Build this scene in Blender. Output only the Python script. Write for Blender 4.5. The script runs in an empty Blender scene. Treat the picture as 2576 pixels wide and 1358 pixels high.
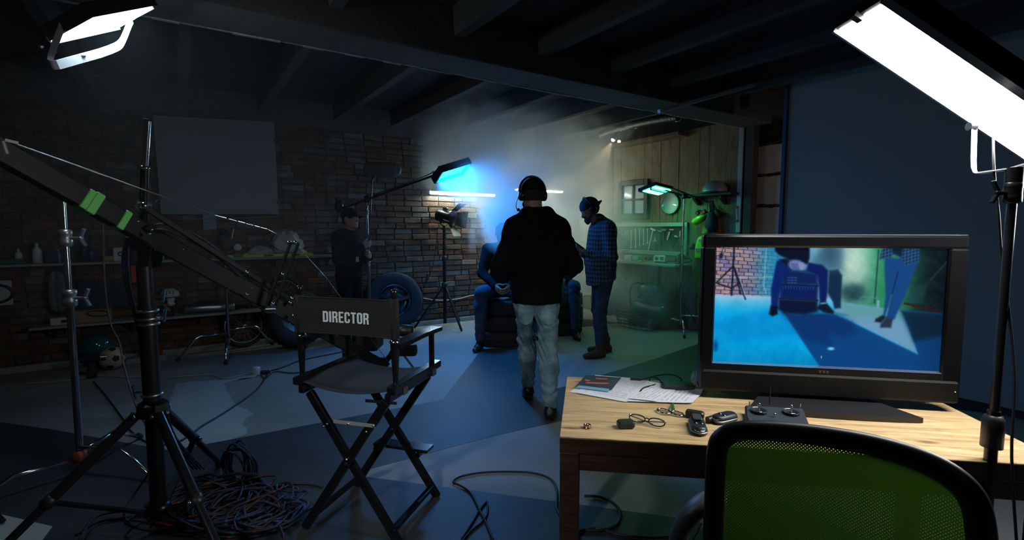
import bpy, math, random
import numpy as np
from mathutils import Vector, Matrix
random.seed(7); np.random.seed(7)
D = bpy.data; SC = bpy.context.scene; COL = SC.collection
# ------------------------------------------------------------------ camera
CAM_H, HEAD, PITCH, FPX = 1.43, math.radians(56.5), math.radians(4.85), 1260.0
cf = Vector((math.cos(HEAD)*math.cos(PITCH), math.sin(HEAD)*math.cos(PITCH), -math.sin(PITCH)))
cr = Vector((math.sin(HEAD), -math.cos(HEAD), 0)); cu = cr.cross(cf)
CP = Vector((0, 0, CAM_H))
cd = D.cameras.new('camera'); cam = D.objects.new('camera', cd); COL.objects.link(cam)
cam.matrix_world = Matrix(((cr.x, cu.x, -cf.x, CP.x), (cr.y, cu.y, -cf.y, CP.y), (cr.z, cu.z, -cf.z, CP.z), (0, 0, 0, 1)))
cd.sensor_width = 36; cd.lens = FPX/2576*36; cd.clip_start = 0.05
SC.camera = cam
# ------------------------------------------------------------------ look, world, render options
SC.view_settings.view_transform = 'Standard'; SC.view_settings.look = 'None'
SC.view_settings.gamma = 1; SC.view_settings.use_curve_mapping = False
SC.view_settings.exposure = 0.0
SC.cycles.use_denoising = True
SC.cycles.max_bounces = 6; SC.cycles.diffuse_bounces = 3; SC.cycles.glossy_bounces = 3
SC.cycles.transmission_bounces = 6; SC.cycles.volume_bounces = 6; SC.cycles.transparent_max_bounces = 12
SC.cycles.sample_clamp_indirect = 3; SC.cycles.caustics_reflective = False; SC.cycles.caustics_refractive = False
SC.cycles.volume_step_rate = 2.0; SC.cycles.volume_max_steps = 48
SC.cycles.use_adaptive_sampling = True; SC.cycles.adaptive_threshold = 0.02
w = D.worlds.new('world'); SC.world = w; w.use_nodes = True
w.node_tree.nodes['Background'].inputs[0].default_value = (0.012, 0.016, 0.02, 1)
w.node_tree.nodes['Background'].inputs[1].default_value = 1.0
# radiance of each lamp's glowing face (the lamps themselves are built further down)
L_RIGHT_LED = (37.0, 37.5, 37.5)
L_LEFT_LED = (18.0, 23.5, 27.0)
L_BLUE_LED = (0.1, 66.0, 235.0)
L_GREEN_LED = (0.9, 28.0, 11.0)
L_TUBE = (110.0, 145.0, 130.0)
L_WARM_TUBE = (190.0, 265.0, 225.0)
L_BULB = (14.0, 12.5, 8.5)
L_SCREEN = 1.15
# unseen soft area lamp added behind the camera for faint neutral ambient light
def area(name, loc, target, size, power, color):
    l = D.lights.new(name, 'AREA'); l.shape = 'RECTANGLE'; l.size, l.size_y = size; l.energy = power; l.color = color
    o = D.objects.new(name, l); COL.objects.link(o); o.location = loc
    o.rotation_euler = (Vector(target)-Vector(loc)).to_track_quat('-Z', 'Y').to_euler(); return o
area('added_ambient_lamp', (0.2, -1.8, 2.9), (1.6, 4.0, 0.6), (1.8, 1.0), 1.0, (0.8, 0.92, 1.0))
# added unseen spot, high to the left behind the camera, lighting chair, jeans, floor
kl = D.lights.new('added_side_spot', 'SPOT'); kl.energy = 155; kl.color = (.9, 1.0, 1.0); kl.spot_size = math.radians(38); kl.spot_blend = 1.0; kl.shadow_soft_size = .12
ko = D.objects.new('added_side_spot', kl); COL.objects.link(ko); ko.location = (-1.75, .15, 2.55); ko.rotation_euler = (Vector((1.35, 2.35, .3))-ko.location).to_track_quat('-Z', 'Y').to_euler()
# unseen bulb added behind the grey partition to brighten the block pier
pb = D.lights.new('added_pier_bulb', 'POINT'); pb.energy = 4.5; pb.color = (1.0, .82, .72); pb.shadow_soft_size = .04
po = D.objects.new('added_pier_bulb', pb); COL.objects.link(po); po.location = (5.62, 1.9, 1.95)
# ------------------------------------------------------------------ helpers: pixels of the photograph into points at a true depth
def ray(u, v): return cf+cr*((u-1288)/FPX)-cu*((v-679)/FPX)
def at(u, v, d): return CP+ray(u, v)*d
def onp(u, v, ax, val):
    r = ray(u, v); return CP+r*((val-CP[ax])/r[ax])
def fl(u, v, z=0.0): return onp(u, v, 2, z)
def vpl(u, v, p0, p1):                       # onto the upright plane through two floor points
    n = Vector((-(p1[1]-p0[1]), p1[0]-p0[0], 0)); r = ray(u, v)
    return CP+r*((Vector((p0[0], p0[1], 0))-CP).dot(n)/r.dot(n))
# ------------------------------------------------------------------ helpers: materials
MATS = {}
def M(name, col=(0.5, 0.5, 0.5), rough=0.6, metal=0.0, emit=None, var=0.0, scale=8.0, bump=0.0, bscale=60.0, coat=0.0, spec=0.5, alpha=1.0, trans=0.0, obj=True):
    if name in MATS: return MATS[name]
    m = D.materials.new(name); m.use_nodes = True; MATS[name] = m
    n = m.node_tree.nodes; l = m.node_tree.links; b = n['Principled BSDF']
    b.inputs['Base Color'].default_value = (*col, 1); b.inputs['Roughness'].default_value = rough
    b.inputs['Metallic'].default_value = metal; b.inputs['Coat Weight'].default_value = coat
    b.inputs['Specular IOR Level'].default_value = spec; b.inputs['Transmission Weight'].default_value = trans
    b.inputs['Alpha'].default_value = alpha
    if emit: b.inputs['Emission Color'].default_value = (*[c/max(emit) for c in emit], 1); b.inputs['Emission Strength'].default_value = max(emit)
    if var or bump:
        tc = n.new('ShaderNodeTexCoord')
    if var:
        no = n.new('ShaderNodeTexNoise'); no.inputs['Scale'].default_value = scale; no.inputs['Detail'].default_value = 6
        l.new(tc.outputs['Object'], no.inputs['Vector'])
        mx = n.new('ShaderNodeMix'); mx.data_type = 'RGBA'
        mx.inputs['A'].default_value = (*[c*(1-var) for c in col], 1); mx.inputs['B'].default_value = (*[min(1, c*(1+var)) for c in col], 1)
        l.new(no.outputs['Fac'], mx.inputs['Factor']); l.new(mx.outputs['Result'], b.inputs['Base Color'])
    if bump:
        nb = n.new('ShaderNodeTexNoise'); nb.inputs['Scale'].default_value = bscale; nb.inputs['Detail'].default_value = 4
        l.new(tc.outputs['Object'], nb.inputs['Vector'])
        bu = n.new('ShaderNodeBump'); bu.inputs['Strength'].default_value = bump; bu.inputs['Distance'].default_value = 0.01
        l.new(nb.outputs['Fac'], bu.inputs['Height']); l.new(bu.outputs['Normal'], b.inputs['Normal'])
    return m
def nd(m, typ, **kw):
    n = m.node_tree.nodes.new(typ)
    for k, v in kw.items():
        if k in ('data_type', 'operation', 'blend_type', 'wave_type', 'bands_direction', 'feature', 'noise_dimensions', 'distance'): setattr(n, k, v)
        else: n.inputs[k].default_value = v
    return n
def ramp(m, stops):
    r = m.node_tree.nodes.new('ShaderNodeValToRGB'); e = r.color_ramp.elements
    while len(e) < len(stops): e.new(0.5)
    for i, (p, c) in enumerate(stops): e[i].position = p; e[i].color = (*c, 1)
    return r
black_plastic = M('black_plastic', (0.018, 0.018, 0.02), 0.42, var=0.3)
black_metal = M('black_metal', (0.02, 0.02, 0.022), 0.3, 0.6)
black_paint = M('black_lacquer', (0.008, 0.008, 0.01), 0.22, coat=0.5)
rubber = M('rubber', (0.016, 0.016, 0.017), 0.8, bump=0.2)
chrome = M('chrome', (0.72, 0.74, 0.76), 0.16, 1.0)
steel = M('brushed_steel', (0.5, 0.52, 0.54), 0.35, 1.0)
grey_metal = M('grey_metal', (0.22, 0.23, 0.25), 0.45, 0.7)
cable_black = M('cable_black', (0.012, 0.012, 0.014), 0.5)
skin = M('skin', (0.36, 0.19, 0.13), 0.55, var=0.12, scale=20)
# ------------------------------------------------------------------ helpers: mesh collector
class MB:
    def __init__(s): s.v = []; s.f = []; s.sm = []
    def add(s, vs, fs, smooth=False):
        o = len(s.v); s.v += [Vector(p) for p in vs]; s.f += [tuple(i+o for i in q) for q in fs]; s.sm += [smooth]*len(fs); return s
    def box(s, c, d, mat=None, rz=0.0, bev=0.0):
        hx, hy, hz = d[0]/2, d[1]/2, d[2]/2; R = mat if mat is not None else Matrix.Rotation(rz, 3, 'Z'); c = Vector(c)
        if bev <= 0:
            vs = [(x, y, z) for z in (-hz, hz) for x, y in ((-hx, -hy), (hx, -hy), (hx, hy), (-hx, hy))]
            fs = [(3, 2, 1, 0), (4, 5, 6, 7), (0, 1, 5, 4), (1, 2, 6, 5), (2, 3, 7, 6), (3, 0, 4, 7)]
        else:
            b = min(bev, hx*.9, hy*.9, hz*.9); vs = []; fs = []
            def ringp(z, k): return [(-hx+k+b, -hy+k, z), (hx-k-b, -hy+k, z), (hx-k, -hy+k+b, z), (hx-k, hy-k-b, z), (hx-k-b, hy-k, z), (-hx+k+b, hy-k, z), (-hx+k, hy-k-b, z), (-hx+k, -hy+k+b, z)]
            for z, k in ((-hz, b*.6), (-hz+b, 0), (hz-b, 0), (hz, b*.6)): vs += ringp(z, k)
            for r in range(3):
                for i in range(8): j = (i+1) % 8; fs.append((r*8+i, r*8+j, r*8+8+j, r*8+8+i))
            fs += [tuple(reversed(range(8))), tuple(range(24, 32))]
        return s.add([c+R@Vector(p) for p in vs], fs)
    def bar(s, a, b, w, h, up=(0, 0, 1), bev=0.0, ext=0.0):   # rectangular bar from a to b, w across, h along up
        a, b = Vector(a), Vector(b); y = (b-a); L = y.length+2*ext; y.normalize(); up = Vector(up)
        x = y.cross(up)
        if x.length < 1e-4: x = y.cross(Vector((1, 0, 0)))
        x.normalize(); z = x.cross(y)
        m = Matrix((x, y, z)).transposed()
        return s.box((a+b)/2, (w, L, h), m, bev=bev)
    def cyl(s, a, b, r, r2=None, n=14, caps=True, smooth=True):
        a, b = Vector(a), Vector(b); r2 = r if r2 is None else r2; d = (b-a).normalized()
        x = d.cross(Vector((0, 0, 1)))
        if x.length < 1e-3: x = Vector((1, 0, 0))
        x.normalize(); y = d.cross(x)
        vs = [a+(x*math.cos(t)+y*math.sin(t))*r for t in [2*math.pi*i/n for i in range(n)]]
        vs += [b+(x*math.cos(t)+y*math.sin(t))*r2 for t in [2*math.pi*i/n for i in range(n)]]
        s.add(vs, [(i, (i+1) % n, n+(i+1) % n, n+i) for i in range(n)], smooth)
        if caps: s.add(vs, [tuple(reversed(range(n))), tuple(range(n, 2*n))])
        return s
    def tube(s, pts, r, n=8, closed=False, smooth=True):
        pts = [Vector(p) for p in pts]; N = len(pts); rr = r if isinstance(r, (list, tuple)) else [r]*N
        vs = []; prev = None
        for i, p in enumerate(pts):
            t = (pts[(i+1) % N]-pts[i-1]) if closed else (pts[min(i+1, N-1)]-pts[max(i-1, 0)])
            if t.length < 1e-9: t = Vector((0, 0, 1))
            t.normalize()
            if prev is None:
                prev = t.cross(Vector((0, 0, 1)))
                if prev.length < 1e-3: prev = Vector((1, 0, 0))
            x = (prev-t*prev.dot(t))
            if x.length < 1e-6: x = t.orthogonal()
            x.normalize(); prev = x; y = t.cross(x)
            vs += [p+(x*math.cos(2*math.pi*k/n)+y*math.sin(2*math.pi*k/n))*rr[i] for k in range(n)]
        fs = []
        for i in range(N if closed else N-1):
            j = (i+1) % N
            fs += [(i*n+k, i*n+(k+1) % n, j*n+(k+1) % n, j*n+k) for k in range(n)]
        if not closed: fs += [tuple(reversed(range(n))), tuple(range((N-1)*n, N*n))]
        return s.add(vs, fs, smooth)
    def lathe(s, c, prof, axis=(0, 0, 1), n=20, smooth=True, sx=1.0):      # prof: (radius, height along axis)
        c = Vector(c); d = Vector(axis).normalized(); x = d.cross(Vector((0, 0, 1)))
        if x.length < 1e-3: x = Vector((1, 0, 0))
        x.normalize(); y = d.cross(x); vs = []; fs = []
        for r, h in prof: vs += [c+d*h+(x*math.cos(2*math.pi*k/n)*sx+y*math.sin(2*math.pi*k/n))*max(r, 1e-5) for k in range(n)]
        for i in range(len(prof)-1): fs += [(i*n+k, i*n+(k+1) % n, (i+1)*n+(k+1) % n, (i+1)*n+k) for k in range(n)]
        return s.add(vs, fs, smooth)
    def ball(s, c, r, n=12, sc=(1, 1, 1), R=None):
        c = Vector(c); R = R or Matrix.Identity(3); vs = []; fs = []; m = max(4, n//2+2)
        for i in range(m+1):
            ph = math.pi*i/m
            for k in range(n):
                t = 2*math.pi*k/n; vs.append(c+R@Vector((r*sc[0]*math.sin(ph)*math.cos(t), r*sc[1]*math.sin(ph)*math.sin(t), r*sc[2]*math.cos(ph))))
        for i in range(m): fs += [(i*n+k, (i+1)*n+k, (i+1)*n+(k+1) % n, i*n+(k+1) % n) for k in range(n)]
        return s.add(vs, fs, True)
    def prism(s, poly, vec):                            # polygon (world points) pushed along vec
        a = [Vector(p) for p in poly]; vec = Vector(vec); n = len(a)
        return s.add(a+[p+vec for p in a], [tuple(range(n)), tuple(reversed(range(n, 2*n)))]+[(i, n+i, n+(i+1) % n, (i+1) % n) for i in range(n)])
    def sheet(s, rows, th=0.0, smooth=True):            # rows of points, optional thickness along the mean normal
        R, Cn = len(rows), len(rows[0]); vs = [Vector(p) for r in rows for p in r]
        q = [(i*Cn+j, i*Cn+j+1, (i+1)*Cn+j+1, (i+1)*Cn+j) for i in range(R-1) for j in range(Cn-1)]
        if th == 0: return s.add(vs, q, smooth)
        n = (vs[Cn-1]-vs[0]).cross(vs[(R-1)*Cn]-vs[0]).normalized(); N = len(vs)
        s.add(vs+[p+n*th for p in vs], q+[tuple(reversed([i+N for i in f])) for f in q], smooth)
        e = [i for i in range(Cn)]+[i*Cn+Cn-1 for i in range(1, R)]+[(R-1)*Cn+j for j in range(Cn-2, -1, -1)]+[i*Cn for i in range(R-2, 0, -1)]
        return s.add(vs+[p+n*th for p in vs], [(e[i], e[i]+N, e[(i+1) % len(e)]+N, e[(i+1) % len(e)]) for i in range(len(e))])
    def build(s, name, mat, parent=None, label=None, cat=None, group=None, kind=None):
        me = D.meshes.new(name); o = D.objects.new(name, me)
        if parent is not None:
            root = parent
            while root.parent: root = root.parent
            org = root.location.copy() if root.get('own') is None else Vector(root['own'])
        else:
            if label and s.v:
                xs = [p.x for p in s.v]; ys = [p.y for p in s.v]
                org = Vector(((min(xs)+max(xs))/2, (min(ys)+max(ys))/2, min(p.z for p in s.v)))
            else: org = Vector((0, 0, 0))
        me.from_pydata([p-org for p in s.v], [], s.f)
        me.polygons.foreach_set('use_smooth', s.sm)
        me.materials.append(mat); me.update()
        COL.objects.link(o)
        if parent is not None: o.parent = parent
        else: o.location = org
        tag(o, label, cat, group, kind); return o
def tag(o, label=None, cat=None, group=None, kind=None):
    for k, v in (('label', label), ('category', cat), ('group', group), ('kind', kind)):
        if v: o[k] = v
    return o
def thing(name, label, cat, loc, group=None):
    o = D.objects.new(name, None); COL.objects.link(o); o.location = loc; o.empty_display_size = 0.1
    return tag(o, label, cat, group)
def struct(name, mb, mat, parent=None):
    return mb.build(name, mat, parent, kind=None if parent else 'structure')
def place(mesh_ob, parent, loc, rot=(0, 0, 0)):          # cheap copy of a piece sharing its mesh
    c = mesh_ob.copy(); COL.objects.link(c); c.parent = parent; c.location = loc; c.rotation_euler = rot; return c
def dup(root, loc, rz=0.0, label=None, scale=None):
    r = root.copy(); COL.objects.link(r); r.location = loc; r.rotation_euler = (0, 0, rz)
    if scale: r.scale = (scale,)*3
    if label: r['label'] = label
    def rec(src, dst):
        for ch in list(src.children):
            c = ch.copy(); COL.objects.link(c); c.parent = dst; rec(ch, c)
    rec(root, r); return r
def spline(pts, n=8, closed=False):
    pts = [Vector(p) for p in pts]; out = []; N = len(pts)
    for i in range(N if closed else N-1):
        g = (lambda k: pts[k % N]) if closed else (lambda k: pts[min(max(k, 0), N-1)])
        p0, p1, p2, p3 = g(i-1), g(i), g(i+1), g(i+2)
        for k in range(n):
            t = k/n; out.append(0.5*((2*p1)+(p2-p0)*t+(2*p0-5*p1+4*p2-p3)*t*t+(3*p1-p0-3*p2+p3)*t**3))
    if not closed: out.append(pts[-1])
    return out
def wire(name, pts, r, mat, parent=None, n=8, seg=6, **kw): return MB().tube(spline(pts, seg), r, n).build(name, mat, parent, **kw)
# ================================================================== SETTING
YB, XW, XP, ZC = 6.75, 5.9, 5.2, 3.0      # brick wall, plank wall, grey partition, ceiling
# floor ------------------------------------------------------------
def concrete(name, c, var, rough):
    m = M(name, c, rough); n = m.node_tree; b = n.nodes['Principled BSDF']
    tc = nd(m, 'ShaderNodeTexCoord'); a = nd(m, 'ShaderNodeTexNoise', Scale=1.6, Detail=8.0); g = nd(m, 'ShaderNodeTexNoise', Scale=90.0, Detail=3.0)
    n.links.new(tc.outputs['Object'], a.inputs['Vector']); n.links.new(tc.outputs['Object'], g.inputs['Vector'])
    r = ramp(m, [(0.3, tuple(x*(1-var) for x in c)), (0.7, tuple(min(1, x*(1+var)) for x in c))])
    n.links.new(a.outputs['Fac'], r.inputs[0])
    v = nd(m, 'ShaderNodeTexVoronoi', Scale=26.0); n.links.new(tc.outputs['Object'], v.inputs['Vector'])
    gt = nd(m, 'ShaderNodeMath', operation='LESS_THAN'); gt.inputs[1].default_value = 0.055; n.links.new(v.outputs['Distance'], gt.inputs[0])
    sp = nd(m, 'ShaderNodeMath', operation='GREATER_THAN'); sp.inputs[1].default_value = 0.83; sc = nd(m, 'ShaderNodeSeparateColor')
    n.links.new(v.outputs['Color'], sc.inputs[0]); n.links.new(sc.outputs[0], sp.inputs[0])
    mu = nd(m, 'ShaderNodeMath', operation='MULTIPLY'); n.links.new(gt.outputs[0], mu.inputs[0]); n.links.new(sp.outputs[0], mu.inputs[1])
    mx = nd(m, 'ShaderNodeMix', data_type='RGBA'); mx.inputs['B'].default_value = (0.4, 0.4, 0.4, 1)
    n.links.new(mu.outputs[0], mx.inputs['Factor']); n.links.new(r.outputs[0], mx.inputs['A'])
    m2 = nd(m, 'ShaderNodeMix', data_type='RGBA', blend_type='MULTIPLY'); m2.inputs['Factor'].default_value = 0.5
    n.links.new(mx.outputs['Result'], m2.inputs['A']); n.links.new(g.outputs['Fac'], m2.inputs['B'])
    n.links.new(m2.outputs['Result'], b.inputs['Base Color'])
    bu = nd(m, 'ShaderNodeBump', Strength=0.25, Distance=0.004); n.links.new(g.outputs['Fac'], bu.inputs['Height']); n.links.new(bu.outputs['Normal'], b.inputs['Normal'])
    return m
m_floor = concrete('floor_concrete', (0.34, 0.335, 0.32), 0.12, 0.6)
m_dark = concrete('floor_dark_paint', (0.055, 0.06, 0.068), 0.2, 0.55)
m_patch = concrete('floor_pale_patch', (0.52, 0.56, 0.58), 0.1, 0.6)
floor = struct('floor', MB().box((1.9, 1.9, -0.06), (9.4, 10.6, 0.12)), m_floor)
def paint(name, px, z, mat, jag=0.0, extra=()):
    pts = [fl(u, v, 0.0) if not isinstance(u, str) else Vector((v[0], v[1], 0)) for u, v in px]
    if jag:
        q = []
        for i, p in enumerate(pts):
            b = pts[(i+1) % len(pts)]; n = max(2, int((b-p).length/0.06))
            for k in range(n):
                t = k/n; q.append(p.lerp(b, t)+(Vector((random.uniform(-jag, jag), random.uniform(-jag, jag), 0)) if k else Vector()))
        pts = q
    me = MB(); me.prism([p+Vector((0, 0, 0.0)) for p in pts], (0, 0, z)); return me.build(name, mat, floor)
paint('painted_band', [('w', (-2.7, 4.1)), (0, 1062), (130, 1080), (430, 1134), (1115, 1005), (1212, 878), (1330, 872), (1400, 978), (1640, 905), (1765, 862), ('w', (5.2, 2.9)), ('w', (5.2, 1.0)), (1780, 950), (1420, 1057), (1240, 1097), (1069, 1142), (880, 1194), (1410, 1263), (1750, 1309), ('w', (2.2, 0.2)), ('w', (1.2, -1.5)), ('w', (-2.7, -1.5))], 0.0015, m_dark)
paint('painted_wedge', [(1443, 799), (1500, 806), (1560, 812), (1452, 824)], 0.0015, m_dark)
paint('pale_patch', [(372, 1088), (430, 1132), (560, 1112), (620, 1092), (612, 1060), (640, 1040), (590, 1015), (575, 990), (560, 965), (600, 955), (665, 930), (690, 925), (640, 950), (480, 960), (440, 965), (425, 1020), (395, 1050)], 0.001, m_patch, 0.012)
paint('pale_smear', [(130, 1040), (250, 1020), (390, 1010), (400, 1030), (300, 1050), (200, 1052)], 0.001, M('pale_smear', (0.3, 0.31, 0.32), 0.65), 0.012)
paint('painted_square', [(-60, 1280), (132, 1325), (95, 1375), (-80, 1372)], 0.003, M('pale_floor_paint', (0.42, 0.43, 0.38), 0.6))
# ceiling, beam, joists ---------------------------------------------
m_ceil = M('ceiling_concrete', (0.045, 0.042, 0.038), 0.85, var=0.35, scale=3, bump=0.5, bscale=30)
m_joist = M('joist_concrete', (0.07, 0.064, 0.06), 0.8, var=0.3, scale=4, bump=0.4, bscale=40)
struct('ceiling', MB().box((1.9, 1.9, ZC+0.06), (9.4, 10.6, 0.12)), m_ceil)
bm = MB().box((1.55, 3.525, 2.83), (8.7, 0.38, 0.34), bev=0.012)
beam = struct('trim_1', bm, m_joist)
tag(beam, 'rough concrete beam crossing the ceiling')
lip = MB()
for i in range(60):
    x = -2.6+i*0.14; lip.box((x+0.07, 3.722, 2.668+random.uniform(-.004, .004)), (0.141, 0.02+random.uniform(0, .014), 0.022), bev=0.004)
lip.build('beam_lip', M('beam_lip', (0.33, 0.32, 0.3), 0.8, var=0.4, scale=14), beam)
cj = MB()
n_tr = 2
for x in (-1.5, -0.7, 0.1, 0.88, 1.75, 2.5, 3.3, 4.1, 4.9):
    for (y0, y1) in ((-3.3, 3.33), (3.72, 6.7)):
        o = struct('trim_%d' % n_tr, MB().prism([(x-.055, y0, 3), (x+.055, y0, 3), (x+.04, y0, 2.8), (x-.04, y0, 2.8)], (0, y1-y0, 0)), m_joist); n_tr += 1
# brick wall --------------------------------------------------------
m_mortar = M('mortar', (0.12, 0.11, 0.1), 0.95, var=0.3, scale=20, bump=0.6, bscale=90)
m_brick = M('brick_face', (0.3, 0.13, 0.08), 0.9)
def brick_nodes(m):
    n = m.node_tree; b = n.nodes['Principled BSDF']; l = n.links
    oi = nd(m, 'ShaderNodeObjectInfo'); ge = nd(m, 'ShaderNodeNewGeometry'); tc = nd(m, 'ShaderNodeTexCoord')
    ad = nd(m, 'ShaderNodeMath', operation='ADD'); fr = nd(m, 'ShaderNodeMath', operation='FRACT')
    l.new(oi.outputs['Random'], ad.inputs[0]); l.new(ge.outputs['Random Per Island'], ad.inputs[1]); l.new(ad.outputs[0], fr.inputs[0])
    r = ramp(m, [(0.0, (0.16, 0.052, 0.03)), (0.3, (0.19, 0.10, 0.058)), (0.6, (0.155, 0.11, 0.07)), (0.82, (0.11, 0.06, 0.045)), (0.95, (0.24, 0.21, 0.18))])
    l.new(fr.outputs[0], r.inputs[0])
    no = nd(m, 'ShaderNodeTexNoise', Scale=9.0, Detail=8.0, Roughness=0.7); l.new(ge.outputs['Position'], no.inputs['Vector'])
    r2 = ramp(m, [(0.35, (0.35, 0.35, 0.35)), (0.6, (1, 1, 1))]); l.new(no.outputs['Fac'], r2.inputs[0])
    mx = nd(m, 'ShaderNodeMix', data_type='RGBA', blend_type='MULTIPLY'); mx.inputs['Factor'].default_value = 0.8
    l.new(r.outputs[0], mx.inputs['A']); l.new(r2.outputs[0], mx.inputs['B'])
    n2 = nd(m, 'ShaderNodeTexNoise', Scale=2.2, Detail=5.0); l.new(ge.outputs['Position'], n2.inputs['Vector'])
    r3 = ramp(m, [(0.58, (0, 0, 0)), (0.7, (1, 1, 1))]); l.new(n2.outputs['Fac'], r3.inputs[0])
    m2 = nd(m, 'ShaderNodeMix', data_type='RGBA'); m2.inputs['B'].default_value = (0.27, 0.255, 0.23, 1)
    mf = nd(m, 'ShaderNodeMath', operation='MULTIPLY'); mf.inputs[1].default_value = 0.35; l.new(r3.outputs[0], mf.inputs[0])
    l.new(mf.outputs[0], m2.inputs['Factor']); l.new(mx.outputs['Result'], m2.inputs['A']); l.new(m2.outputs['Result'], b.inputs['Base Color'])
    n3 = nd(m, 'ShaderNodeTexNoise', Scale=55.0, Detail=5.0); l.new(ge.outputs['Position'], n3.inputs['Vector'])
    bu = nd(m, 'ShaderNodeBump', Strength=0.7, Distance=0.008); l.new(n3.outputs['Fac'], bu.inputs['Height']); l.new(bu.outputs['Normal'], b.inputs['Normal'])
brick_nodes(m_brick)
wb = struct('wall_back', MB().box((1.75, YB+0.08, ZC/2), (8.9, 0.12, ZC)), m_mortar)
RH, BL = 0.0785, 0.262
def brick_mb(seed, L):
    rnd = random.Random(seed); b = MB(); hx, hz, dp = L/2, (RH-.011)/2, 0.05
    j = lambda a: rnd.uniform(-a, a)
    out = [(-hx+j(.004), -hz+j(.003)), (hx+j(.004), -hz+j(.003)), (hx+j(.004), hz+j(.003)), (-hx+j(.004), hz+j(.003))]
    vs = [(x, dp, z) for x, z in out]+[(x, 0.008+j(.003), z) for x, z in out]+[(x*0.955, j(.0035), z*0.86) for x, z in out]
    fs = [(0, 4, 5, 1), (1, 5, 6, 2), (2, 6, 7, 3), (3, 7, 4, 0), (4, 8, 9, 5), (5, 9, 10, 6), (6, 10, 11, 7), (7, 11, 8, 4), (8, 11, 10, 9)]
    fs = [tuple(reversed(f)) for f in fs]
    return b.add(vs, fs)
vars_ = []
for s_ in range(10):
    o = brick_mb(s_, BL-0.012 if s_ < 7 else BL/2-0.012).build('brick', m_brick, wb); vars_.append(o)
cells = []
for r in range(34):
    z = RH*(r+0.5); x = -2.6+(BL/2 if r % 2 else 0)+random.uniform(-.02, .02)
    while x < XW-0.02:
        half = random.random() < (0.5 if r % 5 == 4 else 0.06)
        L = BL/2 if half else BL
        if x+L > XW: L = BL/2
        cells.append((x+L/2, z, L < BL*0.9)); x += L
def score(c):
    p = Vector((c[0], YB, c[1]))-CP; d = p.dot(cf); u = 1288+FPX*p.dot(cr)/d; v = 679-FPX*p.dot(cu)/d
    if not (640 < u < 1245 and v > 250): return 0
    if u < 705 and v < 545: return 0
    return (2 if u > 830 and v > 340 else 1)*(0.5 if c[2] else 1)/d
cells.sort(key=score, reverse=True)
stuff = MB(); used = set()
for i, (x, z, half) in enumerate(cells):
    k = random.randrange(7, 10) if half else random.randrange(0, 7); y = YB+random.uniform(-.007, .004)+(-0.012 if random.random() < .04 else 0)
    rot = (random.uniform(-.01, .01), random.uniform(-.008, .008), random.uniform(-.012, .012))
    if i < 290:
        if k not in used: used.add(k); vars_[k].location = (x, y, z); vars_[k].rotation_euler = rot
        else: place(vars_[k], wb, (x, y, z), rot)
    else:
        mx_ = Matrix.Translation((x, y, z)) @ Matrix.Rotation(rot[2], 4, 'Z')
        me = vars_[k].data; stuff.add([mx_@v.co for v in me.vertices], [tuple(p.vertices) for p in me.polygons])
for k in range(10):
    if k not in used: vars_[k].location = (-2.7, YB+.02, 0.05+k*.1)
stuff.build('brick_field', m_brick, wb, kind='stuff')
struct('baseboard_back', MB().box((1.6, YB-0.012, 0.03), (8.4, 0.045, 0.07), bev=0.01), M('base_mortar', (0.3, 0.3, 0.29), 0.9, var=0.3, scale=12))
# plank wall --------------------------------------------------------
m_plank = M('plank_wood', (0.4, 0.26, 0.13), 0.6)
def wood_nodes(m, c0, c1, sc=(1, 1, 1), wave=7.0, knots=True):
    n = m.node_tree; b = n.nodes['Principled BSDF']; l = n.links
    tc = nd(m, 'ShaderNodeTexCoord'); oi = nd(m, 'ShaderNodeObjectInfo'); mp = nd(m, 'ShaderNodeMapping'); mp.inputs['Scale'].default_value = sc
    va = nd(m, 'ShaderNodeVectorMath', operation='ADD'); l.new(tc.outputs['Object'], va.inputs[0])
    cx = nd(m, 'ShaderNodeCombineXYZ'); mm = nd(m, 'ShaderNodeMath', operation='MULTIPLY'); mm.inputs[1].default_value = 13.0; l.new(oi.outputs['Random'], mm.inputs[0])
    for i in range(3): l.new(mm.outputs[0], cx.inputs[i])
    l.new(cx.outputs[0], va.inputs[1]); l.new(va.outputs[0], mp.inputs['Vector'])
    no = nd(m, 'ShaderNodeTexNoise', Scale=wave, Detail=9.0, Roughness=0.62, Distortion=0.8); l.new(mp.outputs[0], no.inputs['Vector'])
    r = ramp(m, [(0.3, c0), (0.62, c1)]); l.new(no.outputs['Fac'], r.inputs[0])
    out = r.outputs[0]
    if knots:
        v = nd(m, 'ShaderNodeTexVoronoi', Scale=1.0); mp2 = nd(m, 'ShaderNodeMapping'); mp2.inputs['Scale'].default_value = tuple((x*2.0) for x in knots) if isinstance(knots, tuple) else tuple(x*2.2 for x in sc)
        l.new(va.outputs[0], mp2.inputs['Vector']); l.new(mp2.outputs[0], v.inputs['Vector'])
        r2 = ramp(m, [(0.0, (0.12, 0.07, 0.03)), (0.08, (0.35, 0.24, 0.14)), (0.2, (1, 1, 1))]); l.new(v.outputs['Distance'], r2.inputs[0])
        mx = nd(m, 'ShaderNodeMix', data_type='RGBA', blend_type='MULTIPLY'); mx.inputs['Factor'].default_value = 0.75
        l.new(out, mx.inputs['A']); l.new(r2.outputs[0], mx.inputs['B']); out = mx.outputs['Result']
    l.new(out, b.inputs['Base Color'])
wood_nodes(m_plank, (0.11, 0.07, 0.032), (0.25, 0.17, 0.085), (1, 7, 0.6), 4.0, (1, 6, 1.6))
ww = struct('wall_right', MB().box((XW+0.08, 5.22, 1.385), (0.1, 3.06, 2.77)), M('lath', (0.16, 0.11, 0.055), 0.9))
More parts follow.
